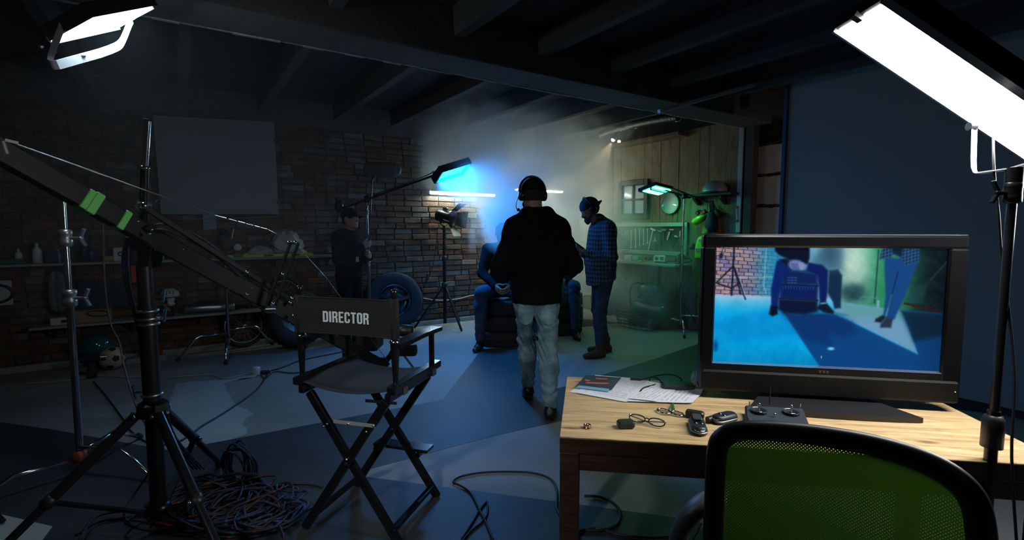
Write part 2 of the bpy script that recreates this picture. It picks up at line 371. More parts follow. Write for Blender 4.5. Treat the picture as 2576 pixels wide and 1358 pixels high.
y = 3.70; pl_v = [MB().box((0, 0, 0), (0.03, wd-.0012, 2.77), bev=0.0018).build('plank', m_plank, ww) for wd in (.145, .175, .16)]
i = 0
while y < YB-.02:
    k = i % 3; wd = (.145, .175, .16)[k]
    loc = (XW+.012+random.uniform(-.004, .004), y+wd/2, 1.385)
    if i < 3: pl_v[k].location = loc
    else: place(pl_v[k], ww, loc)
    y += wd; i += 1
# dark attic strip above the planks and the duct behind it
struct('trim_40', MB().box((XW+.09, 5.2, 2.885), (0.1, 3.1, 0.23)), M('dark_board', (0.05, 0.045, 0.04), 0.8))
struct('trim_41', MB().box((XW-.02, 3.71, 2.08), (0.035, 0.06, 1.42), bev=.004), M('strip_white', (0.4, 0.42, 0.44), 0.4))
struct('trim_42', MB().box((XW+.03, 3.60, 1.4), (0.12, 0.11, 2.8), bev=.006), M('dark_post', (0.055, 0.04, 0.03), 0.7, var=.3))
# aerated block pier ------------------------------------------------
wp = struct('wall_pier', MB().box((6.30, 2.85, 1.5), (0.2, 1.9, 3.0)), M('foam_joint', (0.05, 0.04, 0.032), 0.95, bump=1.0, bscale=30))
m_blk = M('aerated_block', (0.72, 0.64, 0.58), 0.9, var=0.12, scale=5, bump=0.4, bscale=80)
blk = MB().box((0, 0, 0), (0.06, 0.58, 0.352), bev=0.012).build('block', m_blk, wp)
first = True
for r in range(7):
    for c in range(3):
        loc = (6.185+random.uniform(-.004, .004), 3.46-c*0.6, 0.16+.385*(r-.5)+(.19 if r == 0 else 0))
        if r == 0: continue
        if first: blk.location = loc; first = False
        else: place(blk, wp, loc)
fm = MB()
for r in range(7):
    for k in range(38):
        fm.ball((6.155, 3.75-k*0.05, 0.16+r*.385+random.uniform(-.012, .012)), random.uniform(.012, .028), 6, (0.6, 1.3, 0.8))
for k in range(52): fm.ball((6.155, 3.755+random.uniform(-.01, .01), 0.05+k*.05), random.uniform(.012, .024), 6, (0.6, 0.8, 1.3))
fm.build('joint_foam', M('foam_bead', (0.07, 0.045, 0.03), 0.9), wp, kind='stuff')
# grey partition ----------------------------------------------------
m_part = M('partition_grey', (0.42, 0.40, 0.35), 0.8, var=0.04, scale=2)
pt = struct('wall_partition', MB().box((XP+.05, 0.0, 1.49), (0.1, 5.56, 2.98)), m_part)
MB().box((XP+.035, 2.8, 1.49), (0.13, 0.04, 2.98), bev=.004).build('edge_profile', M('blue_edge', (0.03, 0.075, 0.16), 0.5), pt)
struct('trim_43', MB().bar((3.85, 3.29, 2.53), (5.19, 2.84, 2.955), .05, .035, bev=.004), M('zinc_track', (0.5, 0.54, 0.58), 0.5, 0.4))
struct('trim_44', MB().box((XP+.5, 3.3, 2.86), (0.9, 0.12, 0.25)), M('dark_board2', (0.05, 0.05, 0.05), 0.8))
struct('baseboard_right', MB().box((XP-.008, 0.0, 0.03), (0.016, 5.4, 0.06)), M('base_dark', (0.03, 0.03, 0.03), 0.7))
struct('wall_left', MB().box((-2.72, 1.9, 1.5), (0.1, 10.4, 3.0)), M('plaster_dark', (0.1, 0.09, 0.08), 0.9, var=.2))
struct('wall_front', MB().box((1.9, -3.36, 1.5), (9.4, 0.1, 3.0)), M('plaster_dark2', (0.12, 0.11, 0.1), 0.9, var=.2))
struct('wall_side', MB().box((6.55, 1.9, 1.5), (0.1, 10.4, 3.0)), M('plaster_dark3', (0.08, 0.075, 0.07), 0.9, var=.2))
# ================================================================== PEOPLE: one blended surface per figure, grown from a distance field
def smin(a, b, k):
    h = np.maximum(k-np.abs(a-b), 0)/k
    return np.minimum(a, b)-h*h*k*0.25
def field_mesh(prims, h=0.008, noise=None):
    """prims: dict(a,b,ra,rb,flat,k) tapered capsules, dict(e,r,R,k) ellipsoids, dict(cut=(point,normal)) keep the side the normal points from"""
    lo = np.array([1e9]*3); hi = -lo
    for p in prims:
        if 'cut' in p: continue
        if 'e' in p: c = np.array(p['e']); m = max(p['r']); lo = np.minimum(lo, c-m); hi = np.maximum(hi, c+m)
        else:
            for q, r in ((p['a'], p['ra']), (p['b'], p['rb'])): lo = np.minimum(lo, np.array(q)-r); hi = np.maximum(hi, np.array(q)+r)
    lo -= 3*h+.02; hi += 3*h+.02
    n = np.ceil((hi-lo)/h).astype(int)+1
    ax = [lo[i]+h*np.arange(n[i]) for i in range(3)]
    G = np.full(n, 0.2, dtype=np.float32)
    for p in prims:
        k = p.get('k', 0.03)
        if 'cut' in p:
            c, nv = np.array(p['cut'][0]), np.array(p['cut'][1], float); nv /= np.linalg.norm(nv)
            dd = (ax[0]-c[0])[:, None, None]*nv[0]+(ax[1]-c[1])[None, :, None]*nv[1]+(ax[2]-c[2])[None, None, :]*nv[2]
            G = np.maximum(G, dd.astype(np.float32)); continue
        if 'e' in p: c = np.array(p['e']); m = max(p['r']); l2, h2 = c-m, c+m
        else:
            a, b = np.array(p['a'], float), np.array(p['b'], float)
            l2 = np.minimum(a-p['ra'], b-p['rb']); h2 = np.maximum(a+p['ra'], b+p['rb'])
        m = k+0.03; i0 = np.maximum(((l2-m-lo)/h).astype(int), 0); i1 = np.minimum(((h2+m-lo)/h).astype(int)+2, n)
        X = ax[0][i0[0]:i1[0], None, None].astype(np.float32); Y = ax[1][None, i0[1]:i1[1], None].astype(np.float32); Z = ax[2][None, None, i0[2]:i1[2]].astype(np.float32)
        if 'e' in p:
            R = np.array(p['R']) if 'R' in p else np.eye(3); x, y, z = X-c[0], Y-c[1], Z-c[2]; r = p['r']
            q = [(x*R[0][i]+y*R[1][i]+z*R[2][i])/r[i] for i in range(3)]
            L = np.sqrt(q[0]**2+q[1]**2+q[2]**2)+1e-6; q2 = np.sqrt(sum((q[i]/r[i])**2 for i in range(3)))+1e-6
            d = L*(L-1)/q2
        else:
            x, y, z = X-a[0], Y-a[1], Z-a[2]; ba = b-a
            if p.get('flat'):
                nv, f = np.array(p['flat'][0], float), p['flat'][1]; nv /= np.linalg.norm(nv)
                t = (x*nv[0]+y*nv[1]+z*nv[2])*(f-1); x, y, z = x+nv[0]*t, y+nv[1]*t, z+nv[2]*t
                ba = ba+nv*(ba@nv)*(f-1)
            t = np.clip((x*ba[0]+y*ba[1]+z*ba[2])/max(ba@ba, 1e-9), 0, 1)
            d = np.sqrt((x-ba[0]*t)**2+(y-ba[1]*t)**2+(z-ba[2]*t)**2)-(p['ra']+(p['rb']-p['ra'])*t)
            if p.get('flat'): d = d*(0.5+0.5/p['flat'][1])
        s = G[i0[0]:i1[0], i0[1]:i1[1], i0[2]:i1[2]]
        if p.get('sub'): G[i0[0]:i1[0], i0[1]:i1[1], i0[2]:i1[2]] = -smin(-s, d.astype(np.float32), k)
        else: G[i0[0]:i1[0], i0[1]:i1[1], i0[2]:i1[2]] = smin(s, d.astype(np.float32), k)
    if noise is not None:
        X, Y, Z = np.meshgrid(*[a_.astype(np.float32) for a_ in ax], indexing='ij'); msk = np.abs(G) < 0.03
        G[msk] += noise(X[msk], Y[msk], Z[msk]).astype(np.float32)
    # surface nets
    S = G < 0
    c = [S[i:n[0]-1+i, j:n[1]-1+j, k:n[2]-1+k] for i in (0, 1) for j in (0, 1) for k in (0, 1)]
    cnt = sum(q.astype(np.int8) for q in c); act = (cnt > 0) & (cnt < 8)
    idx = np.full(act.shape, -1, np.int64); I = np.argwhere(act); idx[act] = np.arange(len(I))
    pos = np.zeros((len(I), 3)); num = np.zeros(len(I))
    cor = [(i, j, k) for i in (0, 1) for j in (0, 1) for k in (0, 1)]
    val = [G[I[:, 0]+q[0], I[:, 1]+q[1], I[:, 2]+q[2]] for q in cor]
    for a_ in range(8):
        for b_ in range(a_+1, 8):
            if sum(abs(cor[a_][t]-cor[b_][t]) for t in range(3)) != 1: continue
            va, vb = val[a_], val[b_]; m = (va < 0) != (vb < 0); t = va/(va-vb+1e-12)
            pt = np.array(cor[a_])[None]+(np.array(cor[b_])-np.array(cor[a_]))[None]*t[:, None]
            pos[m] += pt[m]; num[m] += 1
    V = lo+(I+pos/np.maximum(num, 1)[:, None])*h
    Fs = []
    for d_ in range(3):
        u_, v_ = [(1, 2), (2, 0), (0, 1)][d_]
        s0 = [slice(0, n[t]) for t in range(3)]; s1 = list(s0); s0[d_] = slice(0, n[d_]-1); s1[d_] = slice(1, n[d_])
        E = S[tuple(s0)] != S[tuple(s1)]; P_ = np.argwhere(E); P_ = P_[(P_[:, u_] > 0) & (P_[:, v_] > 0) & (P_[:, u_] < n[u_]-1) & (P_[:, v_] < n[v_]-1)]
        inside = S[P_[:, 0], P_[:, 1], P_[:, 2]]
        def g(du, dv):
            q = P_.copy(); q[:, u_] -= du; q[:, v_] -= dv; return idx[q[:, 0], q[:, 1], q[:, 2]]
        Q = np.stack([g(1, 1), g(0, 1), g(0, 0), g(1, 0)], 1)
        Q[~inside] = Q[~inside][:, ::-1]; Fs.append(Q)
    F = np.concatenate(Fs); F = F[(F >= 0).all(1)]
    return V, F
def field_obj(name, prims, mat, parent, h=0.008, noise=None, label=None):
    V, F = field_mesh(prims, h, noise); me = D.meshes.new(name)
    me.vertices.add(len(V)); me.vertices.foreach_set('co', V.astype(np.float32).ravel())
    me.loops.add(len(F)*4); me.loops.foreach_set('vertex_index', F.astype(np.int32).ravel())
    me.polygons.add(len(F)); me.polygons.foreach_set('loop_start', np.arange(0, len(F)*4, 4, dtype=np.int32)); me.polygons.foreach_set('loop_total', np.full(len(F), 4, np.int32))
    me.update(calc_edges=True); me.validate(); me.polygons.foreach_set('use_smooth', [True]*len(me.polygons)); me.materials.append(mat)
    o = D.objects.new(name, me); COL.objects.link(o); o.parent = parent
    if label: o['label'] = label
    return o
def cap(a, b, ra, rb, k=0.03, flat=None, sub=False): return dict(a=a, b=b, ra=ra, rb=rb, k=k, flat=flat, sub=sub)
def ell(c, r, k=0.03, R=None, sub=False):
    d_ = dict(e=c, r=r, k=k, sub=sub)
    if R is not None: d_['R'] = R
    return d_
V3 = lambda p: Vector(p)
def hand(wr, fw, pn, th, curl=0.5, s=1.0):
    """wr wrist, fw direction of the hand, pn palm side, th direction of the thumb side"""
    wr, fw, pn, th = V3(wr), V3(fw).normalized(), V3(pn).normalized(), V3(th).normalized(); out = []
    kb = wr+fw*0.092*s
    out.append(cap(wr-fw*.01, wr+fw*.05*s, .024*s, .032*s, .02, (pn, 1.8)))
    for i in (-1.5, -.5, .5, 1.5): out.append(cap(wr+fw*.03*s+th*i*.012*s, kb+th*i*.0195*s, .017*s, .0125*s, .012))
    for i, L in ((1.5, .078), (.5, .088), (-.5, .082), (-1.5, .064)):
        p = kb+th*i*.0195*s; d_ = fw+th*i*.06; a_ = 0.0
        for j, fr in enumerate((.45, .32, .23)):
            a_ += curl*(0.5, 1.0, .7)[j]
            q = p+(d_.normalized()*math.cos(a_)+pn*math.sin(a_))*L*fr*s
            out.append(cap(p, q, (.0098, .0088, .008)[j]*s, (.0088, .008, .0068)[j]*s, .004)); p = q
    p0 = wr+fw*.022*s+th*.022*s; p1 = p0+(th*.7+fw*.6+pn*.35).normalized()*.045*s; p2 = p1+(th*.25+fw*.8+pn*.5).normalized()*.032*s; p3 = p2+(fw*.8+pn*.6-th*.1).normalized()*.026*s
    out += [cap(p0, p1, .016*s, .0125*s, .012), cap(p1, p2, .0115*s, .0105*s, .005), cap(p2, p3, .0103*s, .008*s, .005)]
    return out
def head(c, R, s=1.0, nose=True):
    """c centre of the skull, R 3x3 with columns right, front, up"""
    c = V3(c); R = Matrix(R); g = lambda x, y, z: c+R@Vector((x, y, z))*s; A = [list(r) for r in R]
    o = [ell(g(0, -.012, .025), (.077*s, .096*s, .095*s), .03, A), ell(g(0, .03, -.02), (.064*s, .066*s, .085*s), .04, A),
         cap(g(0, .035, -.075), g(0, .066, -.088), .042*s, .026*s, .035), cap(g(-.045, .0, -.06), g(-.015, .065, -.09), .022*s, .018*s, .02), cap(g(.045, 0, -.06), g(.015, .065, -.09), .022*s, .018*s, .02)]
    if nose:
        o += [cap(g(0, .088, .01), g(0, .112, -.028), .010*s, .0135*s, .012), cap(g(-.012, .1, -.03), g(.012, .1, -.03), .009*s, .009*s, .008),
              cap(g(-.018, .088, -.058), g(.018, .088, -.058), .0085*s, .0085*s, .008), cap(g(-.015, .085, -.07), g(.015, .085, -.07), .009*s, .009*s, .008),
              cap(g(-.034, .083, .018), g(.034, .083, .018), .011*s, .011*s, .012),
              ell(g(-.03, .094, .0), (.015*s, .012*s, .01*s), .008, A, True), ell(g(.03, .094, .0), (.015*s, .012*s, .01*s), .008, A, True),
              ell(g(-.03, .083, .0), (.0125*s,)*3, .003, A), ell(g(.03, .083, .0), (.0125*s,)*3, .003, A)]
    for sx in (-1, 1): o += [ell(g(sx*.08, -.005, -.01), (.009*s, .019*s, .031*s), .008, A)]
    return o
def skull_R(yaw=0, pitch=0, roll=0): return Matrix.Rotation(yaw, 3, 'Z') @ Matrix.Rotation(pitch, 3, 'X') @ Matrix.Rotation(roll, 3, 'Y')
def denim(name, base, pale, deep):
    m = M(name, base, 0.85); n = m.node_tree; l = n.links; b = n.nodes['Principled BSDF']
    tc = nd(m, 'ShaderNodeTexCoord'); a = nd(m, 'ShaderNodeTexNoise', Scale=7.0, Detail=6.0, Roughness=0.6); mp = nd(m, 'ShaderNodeMapping'); mp.inputs['Scale'].default_value = (1, 1, 1.6)
    l.new(tc.outputs['Object'], mp.inputs['Vector']); l.new(mp.outputs[0], a.inputs['Vector'])
    r = ramp(m, [(0.3, deep), (0.5, base), (0.72, pale)]); l.new(a.outputs['Fac'], r.inputs[0]); l.new(r.outputs[0], b.inputs['Base Color'])
    g = nd(m, 'ShaderNodeTexNoise', Scale=420.0, Detail=2.0); l.new(tc.outputs['Object'], g.inputs['Vector'])
    bu = nd(m, 'ShaderNodeBump', Strength=0.4, Distance=0.002); l.new(g.outputs['Fac'], bu.inputs['Height']); l.new(bu.outputs['Normal'], b.inputs['Normal']); return m
m_jean_light = denim('denim_light', (0.15, 0.25, 0.30), (0.31, 0.44, 0.48), (0.07, 0.12, 0.16))
m_jean_dark = denim('denim_dark', (0.035, 0.06, 0.12), (0.07, 0.11, 0.19), (0.018, 0.03, 0.065))
m_hoodie = M('hoodie_black', (0.004, 0.004, 0.005), 0.95, spec=.12, bump=0.3, bscale=300)
m_cloth_black = M('cloth_black', (0.006, 0.006, 0.008), 0.95, spec=.15, bump=0.2, bscale=200)
m_leather = M('leather_black', (0.012, 0.01, 0.01), 0.35, bump=0.3, bscale=50)
m_suede = M('suede_brown', (0.07, 0.035, 0.02), 0.8, bump=0.3, bscale=80)
m_hair = M('dark_hair', (0.02, 0.012, 0.008), 0.8, bump=0.8, bscale=160)
def folds(amp, zs):
    def f(x, y, z):
        o = np.zeros_like(z)
        for zc, wd, fr, ph in zs:
            e = np.exp(-((z-zc)/wd)**2); o += amp*e*np.sin(fr*(z+0.35*x+0.25*np.sin(9*x+ph))+ph)
        o += amp*0.45*np.sin(23*x+11*z+3*np.sin(17*y))*np.sin(19*y-7*z+1.3)
        return o
    return f
def leg_prims(hip, knee, ank, r=(.098, .066, .058, .043), k=0.03):
    hip, knee, ank = V3(hip), V3(knee), V3(ank); d_ = (ank-knee)
    return [cap(hip, knee, r[0], r[1], k), cap(knee, knee+d_*.35, r[1], r[2]+.006, k), cap(knee+d_*.3, ank, r[2]+.006, r[3], k)]
def shoe(parent, ank, yaw, mat, s=1.0, pitch=0.0, boot=False, name='shoe'):
    a_ = V3(ank); R = Matrix.Rotation(yaw, 3, 'Z') @ Matrix.Rotation(pitch, 3, 'X'); g = lambda x, y, z: a_+R@Vector((x, y, z-.085))*s
    n = R@Vector((0, 0, 1))
    pr = [cap(g(0, -.035, .045), g(0, .06, .04), .04*s, .042*s, .03), cap(g(0, .06, .04), g(.008, .16, .03), .044*s, .034*s, .03, (n, 1.25)), cap(g(0, .0, .05), g(0, -.008, .10 if not boot else .15), .044*s, .045*s if boot else .04*s, .03),
          dict(cut=(g(0, 0, .005), -n))]
    o = field_obj(name, pr, mat, parent, 0.006)
    sl = MB(); prof = []
    for t in range(20):
        an = 2*math.pi*t/20; y = .058+.128*math.sin(an)-.0; x = .042*math.cos(an)*(1+.12*math.sin(an))
        prof.append(g(x, y-.005, 0.0))
    sl.prism(prof, -(R@Vector((0, 0, -.018)))*s); sl.build('sole', rubber, o)
    return o
def headset(parent, c, R, s=1.0, mic=None):
    g = lambda x, y, z: V3(c)+Matrix(R)@Vector((x, y, z))*s; mat = M('headset_black', (0.014, 0.014, 0.016), 0.35)
    hb = MB().tube([g(math.cos(t)*.104, -.004, .03+math.sin(t)*.118) for t in [math.pi*i/16 for i in range(17)]], .009*s, 8)
    band = hb.build('headband', mat, parent)
    for sx in (-1, 1):
        x = Matrix(R)@Vector((sx, 0, 0))
        MB().lathe(g(sx*.074, -.004, .0), [(.001, 0), (.036*s, .0), (.041*s, .008), (.041*s, .022), (.034*s, .033), (.02*s, .038), (.001, .039)], x, 18).build('ear_cup', mat, parent)
    if mic:
        sx = mic; pts = [g(sx*.112, .0, -.01), g(sx*.118, .04, -.05), g(sx*.11, .085, -.082), g(sx*.085, .115, -.092)]
        b = MB().tube(spline(pts, 6), .0028*s, 6).build('mic_boom', mat, parent)
        MB().ball(pts[-1], .013*s, 10).build('microphone', M('mic_foam', (.012, .012, .012), 1.0), b)
    return band
def cap_hat(parent, c, R, mat, s=1.0, brim=-1, name='cap'):
    """baseball cap; brim +1 front, -1 worn backwards"""
    A = [list(r) for r in Matrix(R)]; g = lambda x, y, z: V3(c)+Matrix(R)@Vector((x, y, z))*s; n = Matrix(R)@Vector((0, 0, 1))
    pr = [ell(g(0, -.012, .036), (.092*s, .11*s, .1*s), .02, A), dict(cut=(g(0, 0, .028), -n))]
    o = field_obj(name, pr, mat, parent, 0.006)
    rows = []
    for i in range(7):
        t = i/6; rows.append([g(math.sin(a_)*(.082+.012*t), brim*(.085*math.cos(a_)*1.0+.072*t*math.cos(a_*.8))-.008, .038-.012*t-.018*(a_/1.2)**2*(0.3+t)) for a_ in [-1.25+2.5*j/12 for j in range(13)]])
    MB().sheet(rows, .004*s).build('brim', mat, o); return o
def finish(root, loc, rz, s=1.0):
    root.location = loc; root.rotation_euler = (0, 0, rz); root.scale = (s, s, s)

# ---- the man walking away -----------------------------------------
P1 = thing('person', 'man in black hoodie, light blue jeans, black cap and headset walking away from us', 'person', (0, 0, 0))
hc = (-.03, .17, 1.672); hR = skull_R(math.radians(14), math.radians(-6))
SL, SR = (-.172, .085, 1.425), (.172, .085, 1.425); EL, ER = (-.27, .04, 1.15), (.272, .04, 1.15); WL, WR = (-.13, .235, 1.08), (.13, .235, 1.08)
hipL, hipR, kL, kR, aL, aR = (-.08, .10, .85), (.08, .10, .85), (-.068, .30, .52), (.088, .05, .50), (-.052, .40, .10), (.098, -.05, .09)
body = head(hc, hR)+[cap((-.02, .135, 1.62), (0, .09, 1.46), .056, .066, .03), cap((0, .09, 1.42), (0, .1, 1.0), .12, .1, .04, ((0, 1, 0), 1.4))]
for S_, E_, W_ in ((SL, EL, WL), (SR, ER, WR)): body += [cap(S_, E_, .042, .03, .02), cap(E_, W_, .03, .025, .02)]
for h_, k_, a_ in ((hipL, kL, aL), (hipR, kR, aR)): body += leg_prims(h_, k_, a_, (.075, .05, .045, .032))
body += hand(WL, (.75, .5, -.1), (0, -1, 0), (0, .3, 1), .5)+hand(WR, (-.75, .5, -.1), (0, -1, 0), (0, .3, 1), .5)
field_obj('body', body, skin, P1, 0.0075)
field_obj('hair', [ell(V3(hc)+hR@Vector((0, -.022, .012)), (.082, .094, .09), .02, [list(r) for r in hR]), dict(cut=(V3(hc)+hR@Vector((0, 0, -.052)), (0, .25, -1)))], m_hair, P1, .006)
field_obj('beard', [cap(V3(hc)+hR@Vector((-.05, .03, -.06)), V3(hc)+hR@Vector((-.01, .085, -.10)), .026, .034, .02), cap(V3(hc)+hR@Vector((.05, .03, -.06)), V3(hc)+hR@Vector((.01, .085, -.10)), .026, .034, .02), cap(V3(hc)+hR@Vector((0, .08, -.1)), V3(hc)+hR@Vector((0, .088, -.13)), .034, .022, .02)], m_hair, P1, .006)
cap_hat(P1, hc, hR, m_cloth_black, 1.0, 1)
headset(P1, hc, hR, 1.0, mic=-1)
hood = [cap((-.09, .09, 1.425), (.09, .09, 1.425), .10, .10, .05), cap((0, .09, 1.36), (0, .10, 1.02), .19, .18, .06, ((0, 1, 0), 1.5)), cap((0, .10, 1.0), (0, .10, .90), .19, .192, .04, ((0, 1, 0), 1.3)),
        cap((-.06, .08, 1.50), (-.16, .08, 1.42), .06, .07, .06), cap((.06, .08, 1.50), (.16, .08, 1.42), .06, .07, .06), cap((-.05, .06, 1.50), (.05, .06, 1.50), .07, .07, .05)]
for S_, E_, W_ in ((SL, EL, WL), (SR, ER, WR)): hood += [cap(S_, E_, .074, .066, .05), cap(E_, W_, .066, .05, .05)]
hood += [cap((-.075, .03, 1.545), (-.10, .14, 1.545), .04, .032, .03), cap((.075, .03, 1.545), (.10, .14, 1.545), .04, .032, .03), cap((-.07, .0, 1.52), (.07, .0, 1.52), .045, .045, .03), cap((0, -.03, 1.50), (0, -.045, 1.38), .075, .03, .04, ((0, 1, 0), 1.6)),
         ell((-.02, .12, 1.585), (.062, .062, .05), .01, None, True), dict(cut=((0, 0, .87), (0, 0, -1)))]
field_obj('hoodie', hood, m_hoodie, P1, 0.0075, folds(.0045, [(1.1, .12, 60, 0), (1.35, .1, 45, 1), (.98, .05, 70, 2)]))
rib = MB()
rows = [[(.19*math.cos(t), .10+.147*math.sin(t), z) for t in [2*math.pi*i/32 for i in range(33)]] for z in (.862, .89, .92)]
rib.sheet(rows).build('hem_band', m_hoodie, P1)
jeans = [cap((-.07, .095, .88), (.07, .095, .88), .086, .086, .04), cap((-.075, .07, .84), (-.08, .07, .82), .088, .08, .04), cap((.075, .07, .84), (.08, .07, .82), .088, .08, .04)]
jeans += leg_prims(hipL, kL, (-.052, .395, .13), (.09, .07, .064, .052), .035)+leg_prims(hipR, kR, (.098, -.047, .12), (.09, .072, .066, .054), .035)+[dict(cut=((0, 0, .085), (0, .0, -1)))]
jn = field_obj('jeans', jeans, m_jean_light, P1, 0.0065, folds(.0062, [(.52, .1, 75, 0), (.2, .1, 85, 1), (.84, .05, 60, 2), (.72, .05, 80, .5)]))
for sx in (-1, 1):
    rows = []
    for i in range(7):
        t = i/6; wv = .058-.01*max(0, t-.6)*2.5
        rows.append([(sx*.085+wv*(2*j/6-1), -.035+.03*abs(2*j/6-1)**2+.012*t*1.0-(.0 if t < .6 else .004), .85-.125*t-(.018*(1-abs(2*j/6-1)) if t > .95 else 0)) for j in range(7)])
    MB().sheet(rows, .004).build('back_pocket', m_jean_light, jn)
shoe(P1, aL, math.radians(6), m_leather, 1.0, math.radians(-14)); shoe(P1, (.098, -.05, .085), math.radians(-8), m_leather, 1.0)
o_ = fl(1350, 1046); finish(P1, (o_.x, o_.y, 0), HEAD-math.pi/2, 1.0)

# ---- plaid shirt man, looking down at a phone -----------------------
def plaid():
    m = M('plaid_flannel', (0.05, 0.08, 0.16), 0.9); n = m.node_tree; l = n.links; b = n.nodes['Principled BSDF']; tc = nd(m, 'ShaderNodeTexCoord')
    dn = nd(m, 'ShaderNodeTexNoise', Scale=6.0, Detail=2.0); l.new(tc.outputs['Object'], dn.inputs['Vector'])
    dm = nd(m, 'ShaderNodeVectorMath', operation='MULTIPLY_ADD'); dm.inputs[1].default_value = (.03, .03, .03); l.new(dn.outputs['Color'], dm.inputs[0]); l.new(tc.outputs['Object'], dm.inputs[2])
    sp = nd(m, 'ShaderNodeSeparateXYZ'); l.new(dm.outputs[0], sp.inputs[0]); outs = []
    ad = nd(m, 'ShaderNodeMath', operation='ADD'); l.new(sp.outputs[0], ad.inputs[0]); l.new(sp.outputs[1], ad.inputs[1])
    for src in (ad.outputs[0], sp.outputs[2]):
        mu = nd(m, 'ShaderNodeMath', operation='MULTIPLY'); mu.inputs[1].default_value = 22.0; l.new(src, mu.inputs[0])
        fr = nd(m, 'ShaderNodeMath', operation='FRACT'); l.new(mu.outputs[0], fr.inputs[0]); gt = nd(m, 'ShaderNodeMath', operation='GREATER_THAN'); gt.inputs[1].default_value = .5; l.new(fr.outputs[0], gt.inputs[0]); outs.append(gt)
    s = nd(m, 'ShaderNodeMath', operation='ADD'); l.new(outs[0].outputs[0], s.inputs[0]); l.new(outs[1].outputs[0], s.inputs[1])
    h_ = nd(m, 'ShaderNodeMath', operation='MULTIPLY'); h_.inputs[1].default_value = .5; l.new(s.outputs[0], h_.inputs[0])
    r = ramp(m, [(0.0, (0.13, 0.16, 0.21)), (0.5, (0.06, 0.075, 0.115)), (1.0, (0.02, 0.024, 0.04))]); r.color_ramp.interpolation = 'CONSTANT'
    r.color_ramp.elements[1].position = .25; r.color_ramp.elements[2].position = .75
    l.new(h_.outputs[0], r.inputs[0]); l.new(r.outputs[0], b.inputs['Base Color']); return m
m_plaid = plaid()
P2 = thing('person', 'bearded man in blue plaid shirt and backwards cap looking down at his phone', 'person', (0, 0, 0))
hc = (0.0, .155, 1.625); hR = skull_R(0, math.radians(-30))
SL, SR = (-.18, .0, 1.42), (.18, .0, 1.42); EL, ER = (-.215, -.02, 1.12), (.215, -.02, 1.12); WL, WR = (-.07, .19, 1.15), (.075, .19, 1.13)
hipL, hipR, kL, kR, aL, aR = (-.085, -.01, .92), (.085, -.01, .92), (-.1, .06, .5), (.09, .01, .5), (-.11, .06, .1), (.1, -.09, .1)
body = head(hc, hR)+[cap((0, .125, 1.56), (0, .02, 1.43), .055, .068, .03), cap((0, 0, 1.38), (0, .01, .98), .12, .1, .04, ((0, 1, 0), 1.4))]
for S_, E_, W_ in ((SL, EL, WL), (SR, ER, WR)): body += [cap(S_, E_, .042, .03, .02), cap(E_, W_, .03, .026, .02)]
for h_, k_, a_ in ((hipL, kL, aL), (hipR, kR, aR)): body += leg_prims(h_, k_, a_, (.075, .05, .045, .032))
body += hand(WL, (.35, .7, .35), (.5, -.3, 1), (.5, .3, .3), .6)+hand(WR, (-.35, .7, .35), (-.5, -.3, 1), (-.5, .3, .3), .6)
field_obj('body', body, skin, P2, 0.0075)
g_ = lambda x, y, z: V3(hc)+hR@Vector((x, y, z))
field_obj('hair', [ell(g_(0, -.025, .005), (.081, .09, .085), .02, [list(r) for r in hR])], m_hair, P2, .007)
field_obj('beard', [cap(g_(-.055, .02, -.05), g_(-.012, .08, -.09), .024, .03, .02), cap(g_(.055, .02, -.05), g_(.012, .08, -.09), .024, .03, .02), cap(g_(0, .085, -.09), g_(0, .09, -.115), .028, .02, .02), cap(g_(-.02, .097, -.047), g_(.02, .097, -.047), .009, .009, .008)], m_hair, P2, .006)
cap_hat(P2, hc, hR, M('navy_cap', (.02, .03, .045), .9), 1.02, -1)
headset(P2, hc, hR, 1.0, mic=-1)
shirt = [cap((-.09, 0, 1.41), (.09, 0, 1.41), .1, .1, .05), cap((0, .005, 1.36), (0, .03, 1.05), .175, .185, .06, ((0, 1, 0), 1.12)), cap((0, .02, 1.02), (0, .015, .84), .18, .185, .05, ((0, 1, 0), 1.12)), cap((0, .02, 1.47), (0, .05, 1.51), .08, .075, .03)]
for S_, E_, W_ in ((SL, EL, WL), (SR, ER, WR)): shirt += [cap(S_, E_, .073, .062, .05), cap(E_, W_, .06, .044, .03)]
shirt += [ell((0, .07, 1.535), (.058, .07, .04), .01, None, True), dict(cut=((0, .0, .83), (0, -.25, -1)))]
sh = field_obj('shirt', shirt, m_plaid, P2, 0.0075, folds(.004, [(1.12, .1, 60, 0), (.95, .1, 45, 1)]))
MB().sheet([[(.086*math.cos(t), .025+.075*math.sin(t)+.02*i, 1.495+.028*i+.012*math.sin(t)) for t in [2*math.pi*j/24-1.2 for j in range(21)]] for i in range(3)], .004).build('collar', m_plaid, sh)
jeans = [cap((-.07, -.01, .95), (.07, -.01, .95), .1, .1, .04)]+leg_prims(hipL, kL, (-.11, .06, .14), (.098, .068, .06, .046), .035)+leg_prims(hipR, kR, (.1, -.09, .14), (.098, .068, .06, .046), .035)+[dict(cut=((0, 0, .11), (0, 0, -1)))]
field_obj('jeans', jeans, m_jean_dark, P2, 0.0075, folds(.0045, [(.5, .1, 75, 0), (.2, .1, 85, 1)]))
shoe(P2, (-.11, .06, .085), math.radians(12), m_suede, 1.06, boot=True, name='boot'); shoe(P2, (.1, -.09, .085), math.radians(-14), m_suede, 1.06, boot=True, name='boot')
P2b = fl(1500, 895)
finish(P2, (P2b.x+.09, P2b.y+.02, 0), math.radians(158-90), 1.0)
ph = MB().box((0, 0, 0), (.075, .15, .009), bev=.004).build('smartphone', black_paint, label='dark phone held in the hands of the plaid shirt man', cat='phone')
M2 = Matrix.Translation(P2.location) @ Matrix.Rotation(math.radians(68), 4, 'Z')
